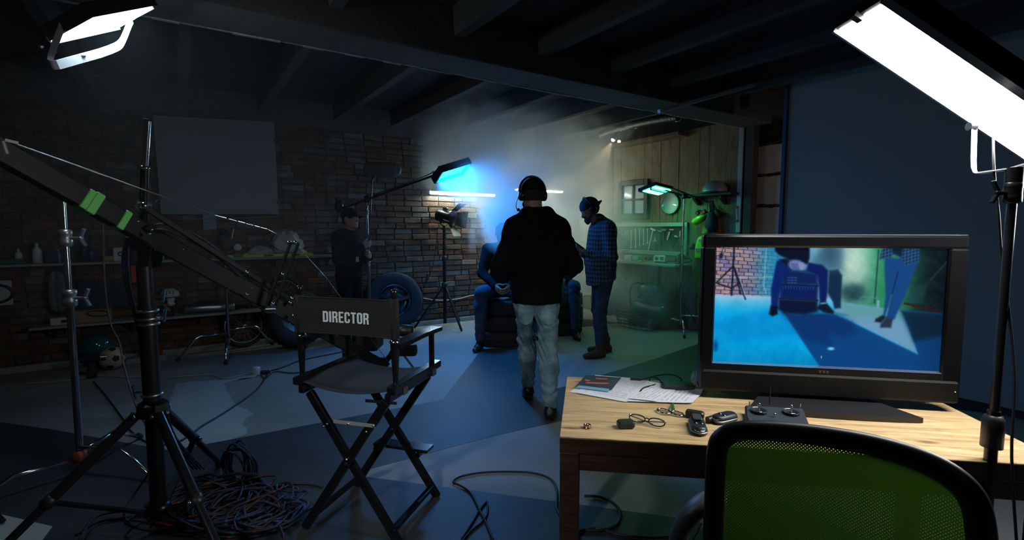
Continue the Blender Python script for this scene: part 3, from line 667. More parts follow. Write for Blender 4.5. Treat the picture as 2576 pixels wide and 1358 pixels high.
ph.location = M2@Vector((0, .285, 1.235)); ph.rotation_euler = (math.radians(35), 0, math.radians(68))

# ---- seated figures -------------------------------------------------
def seated(label, loc, rz, seat=.58, spread=.24, mirror=1, top=m_cloth_black, show=True, s=1.0):
    P = thing('person', label, 'person', (0, 0, 0)); z = seat+.1
    hc = (0, .12, z+.69); hR = skull_R(0, math.radians(-14)); x = spread
    SL, SR = (-.18, .04, z+.49), (.18, .04, z+.49); EL, ER = (-.245, .1, z+.2), (.245, .1, z+.2); WL, WR = (-.085, .3, z+.065), (.085, .3, z+.065)
    body = head(hc, hR)+[cap((0, .09, z+.62), (0, .04, z+.49), .055, .066, .03), cap((0, .03, z+.45), (0, -.02, z+.02), .12, .11, .04, ((0, 1, 0), 1.4))]
    for S_, E_, W_ in ((SL, EL, WL), (SR, ER, WR)): body += [cap(S_, E_, .042, .03, .02), cap(E_, W_, .03, .025, .02)]
    hp = ((-.09, 0, z), (.09, 0, z)); kn = ((-x, .38, z-.0), (x, .38, z-.0)); an = ((-x-.02, .38, .1), (x+.02, .36, .1))
    for i in range(2): body += leg_prims(hp[i], kn[i], an[i], (.075, .05, .045, .032))
    body += hand(WL, (.42, .8, -.4), (.9, -.4, .1), (.1, .35, .8), .55)+hand(WR, (-.42, .8, -.4), (-.9, -.4, .1), (-.1, .35, .8), .55)
    field_obj('body', body, skin, P, 0.007)
    field_obj('hair', [ell(V3(hc)+hR@Vector((0, -.02, .035)), (.083, .096, .088), .02, [list(r) for r in hR]), dict(cut=(V3(hc)+hR@Vector((0, .03, .0)), (0, .5, -1)))], m_hair, P, .007)
    j = [cap((-.09, .02, z+.46), (.09, .02, z+.46), .1, .1, .05), cap((0, .01, z+.42), (0, -.02, z+.1), .16, .15, .06, ((0, 1, 0), 1.3)), cap((0, -.02, z+.06), (0, -.02, z-.02), .165, .165, .05, ((0, 1, 0), 1.25))]
    for S_, E_, W_ in ((SL, EL, WL), (SR, ER, WR)): j += [cap(S_, E_, .075, .06, .05), cap(E_, W_, .058, .042, .03)]
    field_obj('sweater', j, top, P, 0.008, folds(.004, [(z+.2, .15, 60, 0)]))
    q = [cap((-.08, 0, z), (.08, 0, z), .11, .11, .04)]
    for i in range(2): q += leg_prims(hp[i], kn[i], (an[i][0], an[i][1], .14), (.095, .072, .066, .055), .035)
    q.append(dict(cut=((0, 0, .1), (0, 0, -1))))
    field_obj('jeans', q, m_jean_dark, P, 0.008, folds(.0045, [(z-.08, .1, 75, 0), (.2, .1, 85, 1)]))
    for i, sx in enumerate((-1, 1)): shoe(P, (an[i][0], an[i][1], .085), -sx*math.radians(14), m_leather)
    finish(P, loc, rz, s); return P
ST1 = Vector((3.30, 5.20, 0)); ST2 = Vector((4.28, 5.32, 0))
seated('person in dark sweater sitting on a tyre stack with clasped hands, head lost in smoke', (ST1.x, ST1.y, 0), math.radians(236-90+2), .575, .25)
seated('person sitting on the rear tyre stack, blurred in pale smoke behind the walking man', (ST2.x, ST2.y, 0), math.radians(232-90), .575, .2)

# ---- sound recordist ------------------------------------------------
P4 = thing('person', 'sound recordist in dark clothes and cap with an identity card, holding a boom pole', 'person', (0, 0, 0))
hc = (0, .05, 1.53); hR = skull_R(math.radians(0), math.radians(4)); sc4 = 1.0
SL, SR = (-.175, .0, 1.31), (.175, .0, 1.31); EL, ER = (-.24, .06, 1.04), (.25, .08, 1.06); WL, WR = (-.06, .28, 1.08), (.05, .25, 1.2)
hipL, hipR, kL, kR, aL, aR = (-.085, 0, .86), (.085, 0, .86), (-.1, .03, .46), (.1, .03, .46), (-.12, 0, .09), (.12, 0, .09)
body = head(hc, hR)+[cap((0, .03, 1.46), (0, .01, 1.32), .055, .066, .03), cap((0, 0, 1.28), (0, 0, .9), .12, .1, .04, ((0, 1, 0), 1.4))]
for S_, E_, W_ in ((SL, EL, WL), (SR, ER, WR)): body += [cap(S_, E_, .042, .03, .02), cap(E_, W_, .03, .026, .02)]
for h_, k_, a_ in ((hipL, kL, aL), (hipR, kR, aR)): body += leg_prims(h_, k_, a_, (.075, .05, .045, .032))
body += hand(WL, (.6, .5, .2), (.3, -.8, 0), (0, .1, 1), .9)+hand(WR, (-.6, .5, .3), (-.3, -.8, 0), (0, .1, 1), .9)
field_obj('body', body, skin, P4, 0.008)
j = [cap((-.09, 0, 1.3), (.09, 0, 1.3), .105, .105, .05), cap((0, 0, 1.25), (0, .01, .98), .17, .155, .06, ((0, 1, 0), 1.3)), cap((0, .01, .95), (0, .01, .86), .165, .165, .05, ((0, 1, 0), 1.25))]
for S_, E_, W_ in ((SL, EL, WL), (SR, ER, WR)): j += [cap(S_, E_, .078, .065, .05), cap(E_, W_, .062, .045, .03)]
field_obj('sweatshirt', j+[dict(cut=((0, 0, .82), (0, 0, -1)))], m_cloth_black, P4, .009, folds(.005, [(1.05, .15, 60, 0)]))
j = [cap((-.07, 0, .87), (.07, 0, .87), .1, .1, .04)]+leg_prims(hipL, kL, (-.12, 0, .13), (.098, .075, .07, .055), .035)+leg_prims(hipR, kR, (.12, 0, .13), (.098, .075, .07, .055), .035)+[dict(cut=((0, 0, .1), (0, 0, -1)))]
field_obj('trousers', j, m_cloth_black, P4, .009)
cap_hat(P4, hc, hR, m_cloth_black, 1.02, 1); field_obj('hair', [ell(V3(hc)+Vector((0, -.02, 0)), (.083, .092, .085), .02)], m_hair, P4, .008)
shoe(P4, (-.12, 0, .085), 0.1, m_leather); shoe(P4, (.12, 0, .085), -.1, m_leather)
P4b = Vector((1.70, 6.18, 0)); r4 = math.radians(-58-90); finish(P4, P4b, r4)
M4 = Matrix.Translation(P4b) @ Matrix.Rotation(r4, 4, 'Z')
# ================================================================== LAMPS AND STANDS
def emis(name, col, white=0.8):
    m = M(name, (white,)*3, 0.4, emit=col); return m
def solve_rect(A, dA, B, dB, T):
    a, b = at(*A, dA), at(*B, dB); r = ray(*T); t = (a-CP).dot(b-a)/r.dot(b-a); return a, b, CP+r*t
def frame_of(a, b, t):                      # unit axes of a rectangle: along ab, along at, normal towards the camera
    x = (b-a).normalized(); y = (t-a); y = (y-x*y.dot(x)).normalized(); n = x.cross(y)
    if n.dot(CP-a) < 0: n = -n
    return x, y, n
def slab(mb, a, x, y, n, X, Y, z0, z1):     # X,Y = (lo,hi) in metres from a; z from the face plane along n
    vs = [a+x*X[i]+y*Y[j]+n*z for z in (z0, z1) for (i, j) in ((0, 0), (1, 0), (1, 1), (0, 1))]
    return mb.add(vs, [(3, 2, 1, 0), (4, 5, 6, 7), (0, 1, 5, 4), (1, 2, 6, 5), (2, 3, 7, 6), (3, 0, 4, 7)])
def strap(mb, pts, wdir, w, t):             # flat metal strap along points
    pts = [Vector(p) for p in pts]; wd = Vector(wdir).normalized(); a = [p-wd*w/2 for p in pts]; b = [p+wd*w/2 for p in pts]
    return mb.sheet([a, b], t, smooth=False)
def cstand_base(parent, x, y, z, r, ang, mat, rad=.012, rise=.0):
    """turtle legs: short run out from the column, then bent down to the floor"""
    for i, a_ in enumerate(ang):
        dx, dy = math.cos(a_), math.sin(a_); zz = z+i*.035
        p = [(x, y, zz), (x+dx*r*.55, y+dy*r*.55, zz+.01), (x+dx*r*.66, y+dy*r*.66, zz-.02), (x+dx*r, y+dy*r, rad+.002)]
        lg = MB().tube([p[0]]+spline(p[1:3], 3)+[p[3]], rad, 10).build('leg', mat, parent)
        MB().cyl(Vector(p[3])+Vector((-dx*.02, -dy*.02, .022)), (p[3][0]+dx*.012, p[3][1]+dy*.012, rad*1.1), rad*1.35, n=10).build('foot_cap', rubber, lg)
def collar(parent, p, r, mat, knob_dir=(1, 0, 0), kl=.06, name='clamp', s=1.0):
    p = Vector(p); kd = Vector(knob_dir).normalized()
    c = MB().lathe(p-Vector((0, 0, .03*s)), [(q[0], q[1]*s) for q in [(r*.9, 0), (r*1.35, .004), (r*1.35, .022), (r*1.2, .028), (r*1.2, .038), (r*1.35, .044), (r*1.35, .058), (r*.9, .062)]], n=16).build(name, mat, parent)
    k = MB().cyl(p, p+kd*(r+kl*.5), .006*s, n=8); e = p+kd*(r+kl*.5)
    k.bar(e-Vector((0, 0, 1))*.004-kd*.004, e+kd*.016*s+Vector((0, 0, .034*s)), .012*s, .008*s, bev=.002); k.bar(e, e+kd*.016*s-Vector((0, 0, .028*s)), .012*s, .008*s, bev=.002); k.ball(e, .009*s, 8)
    k.build('wing_knob', mat, c); return c

# right LED panel ------------------------------------------------------
a, b, t = solve_rect((2108, 80), 1.50, (2222, 12), 1.33, (2576, 393)); x, y, n = frame_of(a, b, t)
# x runs across the panel (A->B), y along its length, n out of the glowing face
W_, L_ = (b-a).length, 1.22
LR = thing('led_panel_light', 'long LED panel with white glowing face above the monitor, upper right', 'lamp', a+x*W_/2+y*L_/2-n*.05)
h = MB(); slab(h, a, x, y, n, (-.008, W_+.03), (-.012, L_), -.055, -.006); h.build('housing', black_metal, LR)
h = MB(); slab(h, a, x, y, n, (0, W_), (0, L_-.01), -.004, .0); h.build('diffuser', emis('led_right_face', L_RIGHT_LED), LR)
h = MB(); slab(h, a, x, y, n, (-.009, -.001), (-.012, L_), -.03, .006); h.build('edge_rail', steel, LR)
h = MB(); slab(h, a, x, y, n, (W_+.001, W_+.03), (-.012, L_), -.06, .002); h.build('side_rail', black_metal, LR)
h = MB(); slab(h, a, x, y, n, (W_*.44, W_*.56), (-.022, .006), -.02, .006); h.build('end_latch', black_plastic, LR)
hp = a+x*(W_+.03)+y*.56-n*.03
MB().tube(spline([hp, hp+x*.035+y*.008, hp+x*.045+y*.035, hp+x*.03+y*.07, hp+y*.085], 5), .006, 8).build('carry_handle', black_metal, LR)
# yoke and stand
pt = at(2548, 476, 1.40)
yk = MB(); pA = at(2453, 318, 1.47); pB = at(2452, 345, 1.465); pC = at(2451, 425, 1.45); pD = at(2462, 437, 1.445); pE = at(2545, 426, 1.40); pF = at(2640, 398, 1.36); pG = at(2665, 380, 1.34)
pH = pG+(pB-pC)*2.2
strap(yk, spline([pA, pB, pC, pD], 3)+[pE, pF, pG, pH], cr*.9+cf*.45, .030, .004)
ybr = yk.build('yoke_bracket', M('grey_yoke', (.42, .43, .44), .4, .3), LR)
MB().cyl(pA-x*.0, pA-cr*.02, .012, n=12).build('tilt_knob', black_plastic, LR)
RS = thing('light_stand', 'dark light stand in front of the table end, carrying the big LED panel', 'light stand', (pt.x, pt.y, 0))
MB().cyl((pt.x, pt.y, pt.z-.02), (pt.x, pt.y, pE.z+.004), .021, n=16).build('spigot', black_metal, RS)
MB().cyl((pt.x, pt.y, .86), (pt.x, pt.y, pt.z), .0115, n=14).build('upper_tube', M('stand_tube', (.1, .1, .11), .3, .8), RS)
MB().cyl((pt.x, pt.y, .35), (pt.x, pt.y, .90), .0155, n=14).build('lower_tube', M('stand_tube2', (.06, .05, .05), .3, .8), RS)
MB().lathe((pt.x, pt.y, .79), [(.016, 0), (.026, .002), (.026, .085), (.021, .095), (.016, .098)], n=18).build('lock_collar', black_plastic, RS)
collar(RS, (pt.x, pt.y, pt.z-.01), .016, black_metal, -cr, .05)
for k in range(3):
    an = math.radians(20+120*k); MB().tube([(pt.x, pt.y, .42), (pt.x+.45*math.cos(an), pt.y+.45*math.sin(an), .012)], .011, 10).build('leg', black_metal, RS)
MB().cyl((pt.x, pt.y, .30), (pt.x, pt.y, .45), .022, n=14).build('leg_hub', black_metal, RS)
wire('power_cable', [at(2498, 338, 1.46), at(2499, 400, 1.43), at(2503, 460, 1.42), at(2512, 540, 1.42), at(2520, 650, 1.43), at(2540, 800, 1.42), at(2552, 960, 1.40), at(2545, 1150, 1.38), at(2560, 1400, 1.36)], .0035, cable_black, label='thin power cable hanging beside the right light stand', cat='cable')

# left LED panel -------------------------------------------------------
a, b, t = solve_rect((138, 105), 2.3, (298, 70), 2.60, (238, 50)); x, y, n = frame_of(a, b, t)
LX, LY = (b-a).length, (t-a).length
LL = thing('led_panel_light', 'tilted white LED panel with curved yoke glowing at the upper left', 'lamp', a+x*LX/2+y*LY/2-n*.05)
h = MB(); slab(h, a, x, y, n, (-.012, LX+.012), (-.012, LY+.012), -.07, -.008); h.build('housing', black_metal, LL)
ml = emis('led_left_face', L_LEFT_LED)
for k, (y0, y1, x0) in enumerate(((0, LY*.46, 0), (LY*.5, LY*.98, .03))):
    h = MB(); slab(h, a, x, y, n, (x0, LX*(1 if k == 0 else .98)), (y0, y1), -.006, .0); h.build('diffuser', ml, LL)
h = MB(); slab(h, a, x, y, n, (-.012, LX+.012), (-.014, -.004), -.03, .008); h.build('edge_rail', M('white_rail', (.7, .72, .74), .4), LL)
yk = MB(); q = [a-x*.02+y*LY*.4-n*.03, at(124, 150, 2.30), at(128, 163, 2.30), at(145, 163, 2.31), at(250, 134, 2.45), at(292, 118, 2.52), at(308, 102, 2.53), at(326, 58, 2.54), at(331, 48, 2.545)]
strap(yk, spline(q[:4], 3)+spline(q[4:], 3), cu*.8-cf*.5, .04, .003); yb = yk.build('yoke_bracket', M('pale_yoke', (.62, .64, .66), .4, .2), LL)
MB().lathe(at(210, 140, 2.39), [(.001, .0), (.009, 0), (.009, .006), (.001, .007)], (CP-at(210, 140, 2.39)), 12).build('bolt', steel, yb)
s0 = at(60, 128, 2.33); s1 = at(-330, 200, 2.3); s2 = at(138, 128, 2.36)
LB = thing('light_stand', 'boom stand at the far left edge, mostly outside the picture', 'light stand', (s1.x, s1.y, 0))
MB().cyl(s2, s1, .012, n=10).build('boom_arm', black_metal, LB)
MB().cyl((s1.x, s1.y, .05), (s1.x, s1.y, s1.z+.05), .017, n=12).build('column', black_metal, LB)
for k in range(3):
    an = math.radians(80+120*k); MB().tube([(s1.x, s1.y, .5), (s1.x+.5*math.cos(an), s1.y+.5*math.sin(an), .012)], .012, 8).build('leg', black_metal, LB)
MB().ball(at(103, 117, 2.33), .012, 8).build('grip_knob', steel, LB)

# blue LED panel on a boom --------------------------------------------
sx, sy = 1.84, 5.94
BS = thing('light_stand', 'chrome stand with a diagonal boom arm in front of the brick wall', 'light stand', (sx, sy, 0))
top = at(923, 500, 6.07); sx, sy = top.x, top.y; BS.location = (sx, sy, 0)
MB().cyl((sx, sy, .1), (sx, sy, .98), .021, n=14).build('lower_tube', M('dim_chrome', (.35, .36, .38), .25, 1.0), BS)
MB().cyl((sx, sy, .96), (sx, sy, 1.62), .016, n=14).build('middle_tube', chrome, BS)
MB().cyl((sx, sy, 1.60), (sx, sy, top.z), .012, n=14).build('upper_tube', chrome, BS)
collar(BS, (sx, sy, .99), .02, chrome, cr, .1); collar(BS, (sx, sy, 1.61), .016, chrome, cr, .1)
MB().lathe((sx, sy, top.z-.05), [(.016, 0), (.034, .01), (.036, .07), (.02, .09)], n=14).build('boom_head', black_metal, BS)
cstand_base(BS, sx, sy, .2, .45, [math.radians(q) for q in (236, 356, 116)], chrome)
bA, bB = at(862, 524, 6.15), at(1092, 441, 5.85)
MB().cyl(bA, bB, .013, n=10).build('boom_arm', black_metal, BS)
cw = MB().ball(at(853, 518, 6.15), .07, 12, (.8, .8, 1.1)); cw.cyl(at(845, 500, 6.15), at(853, 515, 6.15), .018, n=8); cw.build('counterweight', black_metal, BS)
a, b, t = solve_rect((1096, 453), 5.9, (1160, 433), 6.1, (1112, 428)); x, y, n = frame_of(a, b, t); LX, LY = (b-a).length, (t-a).length
LBL = thing('led_panel_light', 'blue glowing LED panel on the boom over the seated person', 'lamp', a+x*LX/2+y*LY/2-n*.05)
h = MB(); slab(h, a, x, y, n, (-.03, LX+.03), (-.02, LY+.02), -.05, -.004); h.build('housing', M('blue_black', (.01, .014, .03), .35), LBL)
h = MB(); slab(h, a, x, y, n, (0, LX), (0, LY), -.003, .0); h.build('diffuser', emis('led_blue_face', L_BLUE_LED), LBL)
for (X0, X1, Y0, Y1) in ((-.03, LX+.03, -.02, -.004), (-.03, LX+.03, LY+.004, LY+.02), (-.03, -.004, -.004, LY+.004), (LX+.004, LX+.03, -.004, LY+.004)):
    h = MB(); slab(h, a, x, y, n, (X0, X1), (Y0, Y1), -.004, .034); h.build('frame_rail', black_metal, LBL)
MB().bar(bB, a+x*0.0+y*LY*.5-n*.04, .03, .05).build('mount_bracket', black_metal, LBL)
wire('electric_cable', [bB+Vector((0, 0, .05)), at(1075, 440, 5.85), at(1000, 470, 5.9), at(935, 497, 6.05), (sx-.03, sy-.03, 1.5), (sx-.03, sy-.04, .8), (sx-.05, sy-.05, .3)], .006, cable_black, label='black lamp cable strung along the diagonal boom', cat='cable')

# green LED panel -------------------------------------------------------
gp = at(1721, 497, 6.72); gx, gy = gp.x, gp.y
GS = thing('light_stand', 'chrome stand with bent legs before the plank wall holding the green lamp', 'light stand', (gx, gy, 0))
MB().cyl((gx, gy, .1), (gx, gy, .95), .017, n=12).build('lower_tube', M('dim_chrome', (.35, .36, .38), .25, 1.0), GS)
MB().cyl((gx, gy, .93), (gx, gy, gp.z), .0125, n=12).build('upper_tube', chrome, GS)
MB().lathe((gx, gy, gp.z-.02), [(.018, 0), (.03, .01), (.032, .06), (.018, .075)], n=12).build('boom_head', black_metal, GS)
MB().bar(at(1716, 494, 6.72), at(1737, 495, 6.72), .05, .045, bev=.008).build('grip_head', black_metal, GS)
MB().cyl(at(1688, 472, 6.72), at(1790, 512, 6.42), .010, n=8).build('boom_arm', black_metal, GS)
MB().bar(at(1789, 505, 6.42), at(1792, 530, 6.42), .06, .06, bev=.01).build('counterweight', black_metal, GS)
cstand_base(GS, gx, gy, .16, .4, [math.radians(q) for q in (95, 225, 300)], chrome)
a, b, t = solve_rect((1656, 491), 6.9, (1617, 482), 6.6, (1688, 479)); x, y, n = frame_of(a, b, t); LX, LY = (b-a).length, (t-a).length
LG = thing('led_panel_light', 'green glowing LED panel above the round plaque', 'lamp', a+x*LX/2+y*LY/2-n*.05)
h = MB(); slab(h, a, x, y, n, (-.03, LX+.04), (-.04, LY+.03), -.05, -.006); h.build('housing', black_metal, LG)
mg = emis('led_green_face', L_GREEN_LED)
h = MB(); slab(h, a, x, y, n, (0, LX), (0, LY*.55), -.004, .0); h.build('diffuser', mg, LG)
h = MB(); slab(h, a, x, y, n, (0, LX), (LY*.72, LY), -.004, .0); h.build('diffuser', mg, LG)
h = MB(); slab(h, a, x, y, n, (-.01, LX+.01), (LY*.58, LY*.69), -.004, .02); h.build('cross_bar', black_metal, LG)

MB().cyl(LG.location-n*.0, at(1725, 494, 6.74), .011, n=8).build('lamp_arm', black_metal, GS)
# tubes on the brick wall ------------------------------------------------
tb = thing('tube_light', 'bright white fluorescent tube fixed on the brick wall', 'lamp', (3.56, YB-.05, 1.93))
MB().cyl((3.02, YB-.06, 1.925), (4.10, YB-.06, 1.925), .015, n=12).build('tube', emis('tube_face', L_TUBE), tb)
MB().box((3.56, YB-.02, 1.925), (1.12, .035, .04), bev=.005).build('batten', M('batten_white', (.6, .6, .58), .5), tb)
MB().box((3.56, YB-.055, 1.953), (1.14, .11, .010), bev=.003).build('hood', M('batten_dark', (.1, .1, .1), .5), tb)
for x_ in (3.005, 4.115): MB().box((x_, YB-.045, 1.925), (.02, .06, .042), bev=.004).build('end_cap', M('batten_white', (.6, .6, .58), .5), tb)
tb2 = thing('tube_light', 'warm tube lamp on the brick wall, mostly behind the walking man', 'lamp', (5.0, YB-.05, 1.93))
MB().cyl((4.50, YB-.06, 2.03), (5.45, YB-.06, 2.03), .014, n=12).build('tube', emis('warm_tube_face', L_WARM_TUBE), tb2)
MB().box((4.98, YB-.02, 2.03), (.99, .035, .04), bev=.005).build('batten', M('batten_white', (.6, .6, .58), .5), tb2)

# fresnel lamp with barn doors -------------------------------------------
fp = at(1117, 568, 7.08); fx, fy = fp.x, fp.y
FS = thing('light_stand', 'black tripod stand with a film spotlight before the bricks', 'light stand', (fx, fy, 0))
MB().cyl((fx, fy, .06), (fx, fy, 1.0), .024, n=12).build('lower_tube', black_metal, FS)
MB().cyl((fx, fy, .98), (fx, fy, fp.z), .019, n=12).build('upper_tube', black_metal, FS)
MB().lathe((fx, fy, .58), [(.025, 0), (.045, .01), (.045, .06), (.028, .075)], n=12).build('leg_hub', black_plastic, FS)
MB().lathe((fx, fy, .97), [(.02, 0), (.034, .01), (.034, .05), (.02, .06)], n=12).build('lock_collar', black_plastic, FS)
for an in (275, 165, 35):
    an = math.radians(an); e = Vector((fx+.44*math.cos(an), fy+.44*math.sin(an), .016)); s_ = Vector((fx, fy, .62)); lg = MB().bar(s_, e, .03, .024, bev=.006).build('leg', black_metal, FS)
    MB().bar(Vector((fx, fy, .2)), s_.lerp(e, .55), .022, .008).build('brace', black_metal, lg)
FL_ = thing('film_spotlight', 'black film spotlight with open barn doors on a tripod in front of the bricks', 'lamp', (fx, fy, fp.z))
fd = (cr*.93+cf*(-.30)-cu*.22).normalized(); fc = at(1120, 545, 7.08); fu = Vector((0, 0, 1)); fs = fd.cross(fu).normalized(); fup = fs.cross(fd)
MB().lathe(fc-fd*.13, [(.001, 0), (.07, 0), (.085, .02), (.088, .2), (.1, .21), (.1, .25), (.085, .25), (.08, .22), (.001, .215)], fd, 18).build('lamp_body', black_metal, FL_)
v_ = MB()
for k in range(6): v_.box(fc-fd*.14+fup*(-.05+.02*k), (.09, .008, .011), Matrix((fs, fd, fup)).transposed())
v_.build('vent_slats', M('vent_pale', (.75, .8, .72), .3, .5), FL_)
for k in range(4):
    d_ = (fup, fs, -fup, -fs)[k]; sd = fd.cross(d_); o_ = fc+fd*.12+d_*.1; o2 = o_+fd*.12+d_*.13
    MB().sheet([[o_-sd*.09, o_+sd*.09], [o2-sd*.13, o2+sd*.13]], .003, False).build('barn_door', black_metal, FL_)
yk = MB(); strap(yk, [fc-fs*.11, fc-fs*.115-fup*.1, Vector((fx, fy, fp.z))-fs*.03, Vector((fx, fy, fp.z))+fs*.03, fc+fs*.115-fup*.1, fc+fs*.11], fd, .03, .004); yk.build('yoke_bracket', black_metal, FL_)
MB().bar(at(1115, 552, 6.98), at(1130, 557, 6.98), .02, .012).build('label_plate', M('pale_plate', (.75, .8, .6), .4), FL_)
MB().box(fc-fd*.02+fup*.11, (.06, .07, .045), Matrix((fs, fd, fup)).transposed(), bev=.01).build('top_handle', black_metal, FL_)
sw = [at(1101, 572, 7.0), at(1097, 620, 7.0), at(1090, 660, 7.02), at(1082, 690, 7.05), at(1068, 720, 7.1), at(1055, 750, 7.15), at(1040, 800, 7.2)]
cb = wire('power_cable', sw, .005, cable_black, label='black cord with inline switch hanging from the film spotlight', cat='cable')
MB().bar(at(1077, 688, 7.05), at(1071, 710, 7.05), .04, .03, bev=.008).build('inline_switch', black_plastic, cb)

# clip spotlight on the duct ----------------------------------------------
dpt = [onp(u, v, 0, XW-.22) for u, v in ((1512, 338), (1545, 326), (1600, 312), (1660, 300), (1705, 294))]
DU = thing('air_duct', 'crinkled silver foil duct hanging above the plank wall', 'duct', (dpt[2].x, dpt[2].y, dpt[2].z))
pts = spline(dpt, 14); MB().tube(pts, [.055+.006*math.sin(i*2.4) for i in range(len(pts))], 14).build('foil_hose', M('foil', (.10, .10, .105), .4, .6, bump=.8, bscale=30), DU)
for k in (0, len(pts)//2, len(pts)-1):
    MB().tube([pts[k]+Vector((math.cos(t)*.0, math.cos(t)*.063, math.sin(t)*.063)) for t in [2*math.pi*i/16 for i in range(16)]], .004, 6, True).build('hose_clamp', steel, DU)
DB = MB().box((XW-.12, 5.15, 2.70), (.22, 1.3, .05), bev=.006).build('canopy_board', M('canopy_brown', (.16, .09, .05), .7, var=.3), label='brown board canopy projecting from the top of the plank wall', cat='board')
cp_ = at(1542, 352, 7.75)
SL_ = thing('clip_spotlight', 'small clip spotlight shining below the foil duct', 'lamp', cp_)
sd_ = Vector((-.5, .1, -.85)).normalized()
MB().lathe(cp_-sd_*.09, [(.001, 0), (.025, 0), (.035, .03), (.045, .09), (.040, .09), (.001, .06)], sd_, 14).build('lamp_head', black_metal, SL_)
MB().ball(cp_-sd_*.005, .030, 10).build('bulb', emis('bulb_face', L_BULB), SL_)
MB().ball(cp_+Vector((.06, -.07, -.03)), .024, 10).build('bulb', emis('bulb_face', L_BULB), SL_)
MB().bar(cp_-sd_*.08, cp_-sd_*.08+Vector((.05, -.05, .12)), .02, .02).build('clip_arm', black_metal, SL_)
sp = D.lights.new('clip_beam', 'SPOT'); sp.energy = 45; sp.color = (1, .85, .6); sp.spot_size = math.radians(55); sp.spot_blend = .6; sp.shadow_soft_size = .012
so = D.objects.new('clip_beam', sp); COL.objects.link(so); so.location = cp_+sd_*.035; so.rotation_euler = sd_.to_track_quat('-Z', 'Y').to_euler()
# ================================================================== CAMERA CRANE
m_arm = M('crane_black', (.006, .007, .008), .45, .1, var=.5, scale=30, spec=.25)
jx, jy = -.141, 2.80
CR = thing('camera_crane', 'black camera crane with green tape marks on a heavy tripod, left foreground', 'camera crane', (jx, jy, 0))
hubz = .60
MB().cyl((jx, jy, .05), (jx, jy, .62), .034, n=18).build('lower_column', black_metal, CR)
MB().cyl((jx, jy, .60), (jx, jy, 1.08), .036, n=18).build('middle_column', M('column_dark', (.028, .028, .03), .35, .5), CR)
MB().cyl((jx, jy, 1.06), (jx, jy, 1.34), .031, n=18).build('upper_column', M('column_dark', (.028, .028, .03), .35, .5), CR)
hb = MB().lathe((jx, jy, hubz-.04), [(.036, 0), (.062, .004), (.068, .03), (.062, .06), (.038, .075)], n=9, smooth=False).build('tripod_hub', black_metal, CR)
ANG = (65, 190, 291); feet = []
for k, an in enumerate(ANG):
    an = math.radians(an); R_ = (.66, .66, .74)[k]; dx, dy = math.cos(an), math.sin(an)
    a_ = Vector((jx+dx*.062, jy+dy*.062, hubz-.02)); e = Vector((jx+dx*R_, jy+dy*R_, .02)); mid = a_.lerp(e, .52)
    lg = MB().cyl(a_, mid, .0215, n=14); lg.cyl(mid, e, .017, n=14); lg = lg.build('leg', M('leg_anodised', (.035, .036, .042), .28, .6), CR)
    MB().lathe(mid, [(.018, -.025), (.026, -.02), (.026, .02), (.018, .025)], (e-a_), 14).build('leg_clamp', black_plastic, lg)
    MB().ball(e, .026, 10).build('rubber_foot', rubber, lg)
    MB().ball(mid+Vector((-dy, dx, 0))*-.028, .011, 8).build('bolt', chrome, lg)
    MB().bar(Vector((jx+dx*.03, jy+dy*.03, .1)), mid, .03, .012).build('brace', black_metal, lg)
    for s_ in (-1, 1): MB().ball(a_+Vector((-dy, dx, 0))*s_*.03+Vector((dx, dy, 0))*.012, .009, 8).build('bolt', chrome, hb)
MB().lathe((jx, jy, .09), [(.036, 0), (.05, .006), (.05, .04), (.036, .05)], n=14).build('brace_collar', black_metal, CR)
for z, r in ((.655, .038), (.985, .042), (1.01, .044), (1.045, .042)):
    MB().lathe((jx, jy, z), [(r-.003, 0), (r+.006, .003), (r+.006, .012), (r-.003, .015)], n=18).build('column_ring', steel, CR)
for z, d_ in ((.67, -cr), (1.03, cr), (1.12, cr)):
    k = MB().cyl((jx, jy, z), Vector((jx, jy, z))+d_*.075, .008, n=8); e = Vector((jx, jy, z))+d_*.075
    k.bar(e+Vector((0, 0, -.03)), e+d_*.012+Vector((0, 0, .035)), .014, .009, bev=.003); k.build('clamp_lever', chrome, CR)
PV = at(372, 603, 2.26)                               # pivot
MB().lathe((jx, jy, 1.33), [(.034, 0), (.055, .01), (.055, .045), (.03, .075), (.001, .09)], n=16).build('pan_head', black_plastic, CR)
# mast above the pivot
mt, mb_ = at(372, 303, 2.12), at(364, 421, 2.15)
MB().cyl(mb_, mt, .0125, n=14).build('mast_tube', chrome, CR)
m2 = MB().cyl(at(360, 600, 2.2), mb_, .0165, n=14).build('mast_sleeve', M('sleeve', (.05, .052, .058), .25, .8), CR)
MB().lathe(mb_, [(.012, -.008), (.02, -.006), (.02, .004), (.012, .007)], (mt-mb_), 14).build('mast_ring', chrome, CR)
MB().lathe(mt, [(.012, -.002), (.017, 0), (.017, .005), (.001, .006)], (mt-mb_), 14).build('mast_cap', black_metal, CR)
cp2 = at(364, 521, 2.17)
c = MB().box(cp2, (.05, .05, .045), bev=.008); c.cyl(cp2, cp2+cr*.03-cf*.04, .016, n=12); c.build('mast_clamp', grey_metal, CR)
MB().ball(cp2+cr*.03-cf*.045, .016, 10).build('clamp_knob', chrome, CR); MB().cyl(cp2, cp2-cr*.05, .006, n=8).build('clamp_pin', chrome, CR)
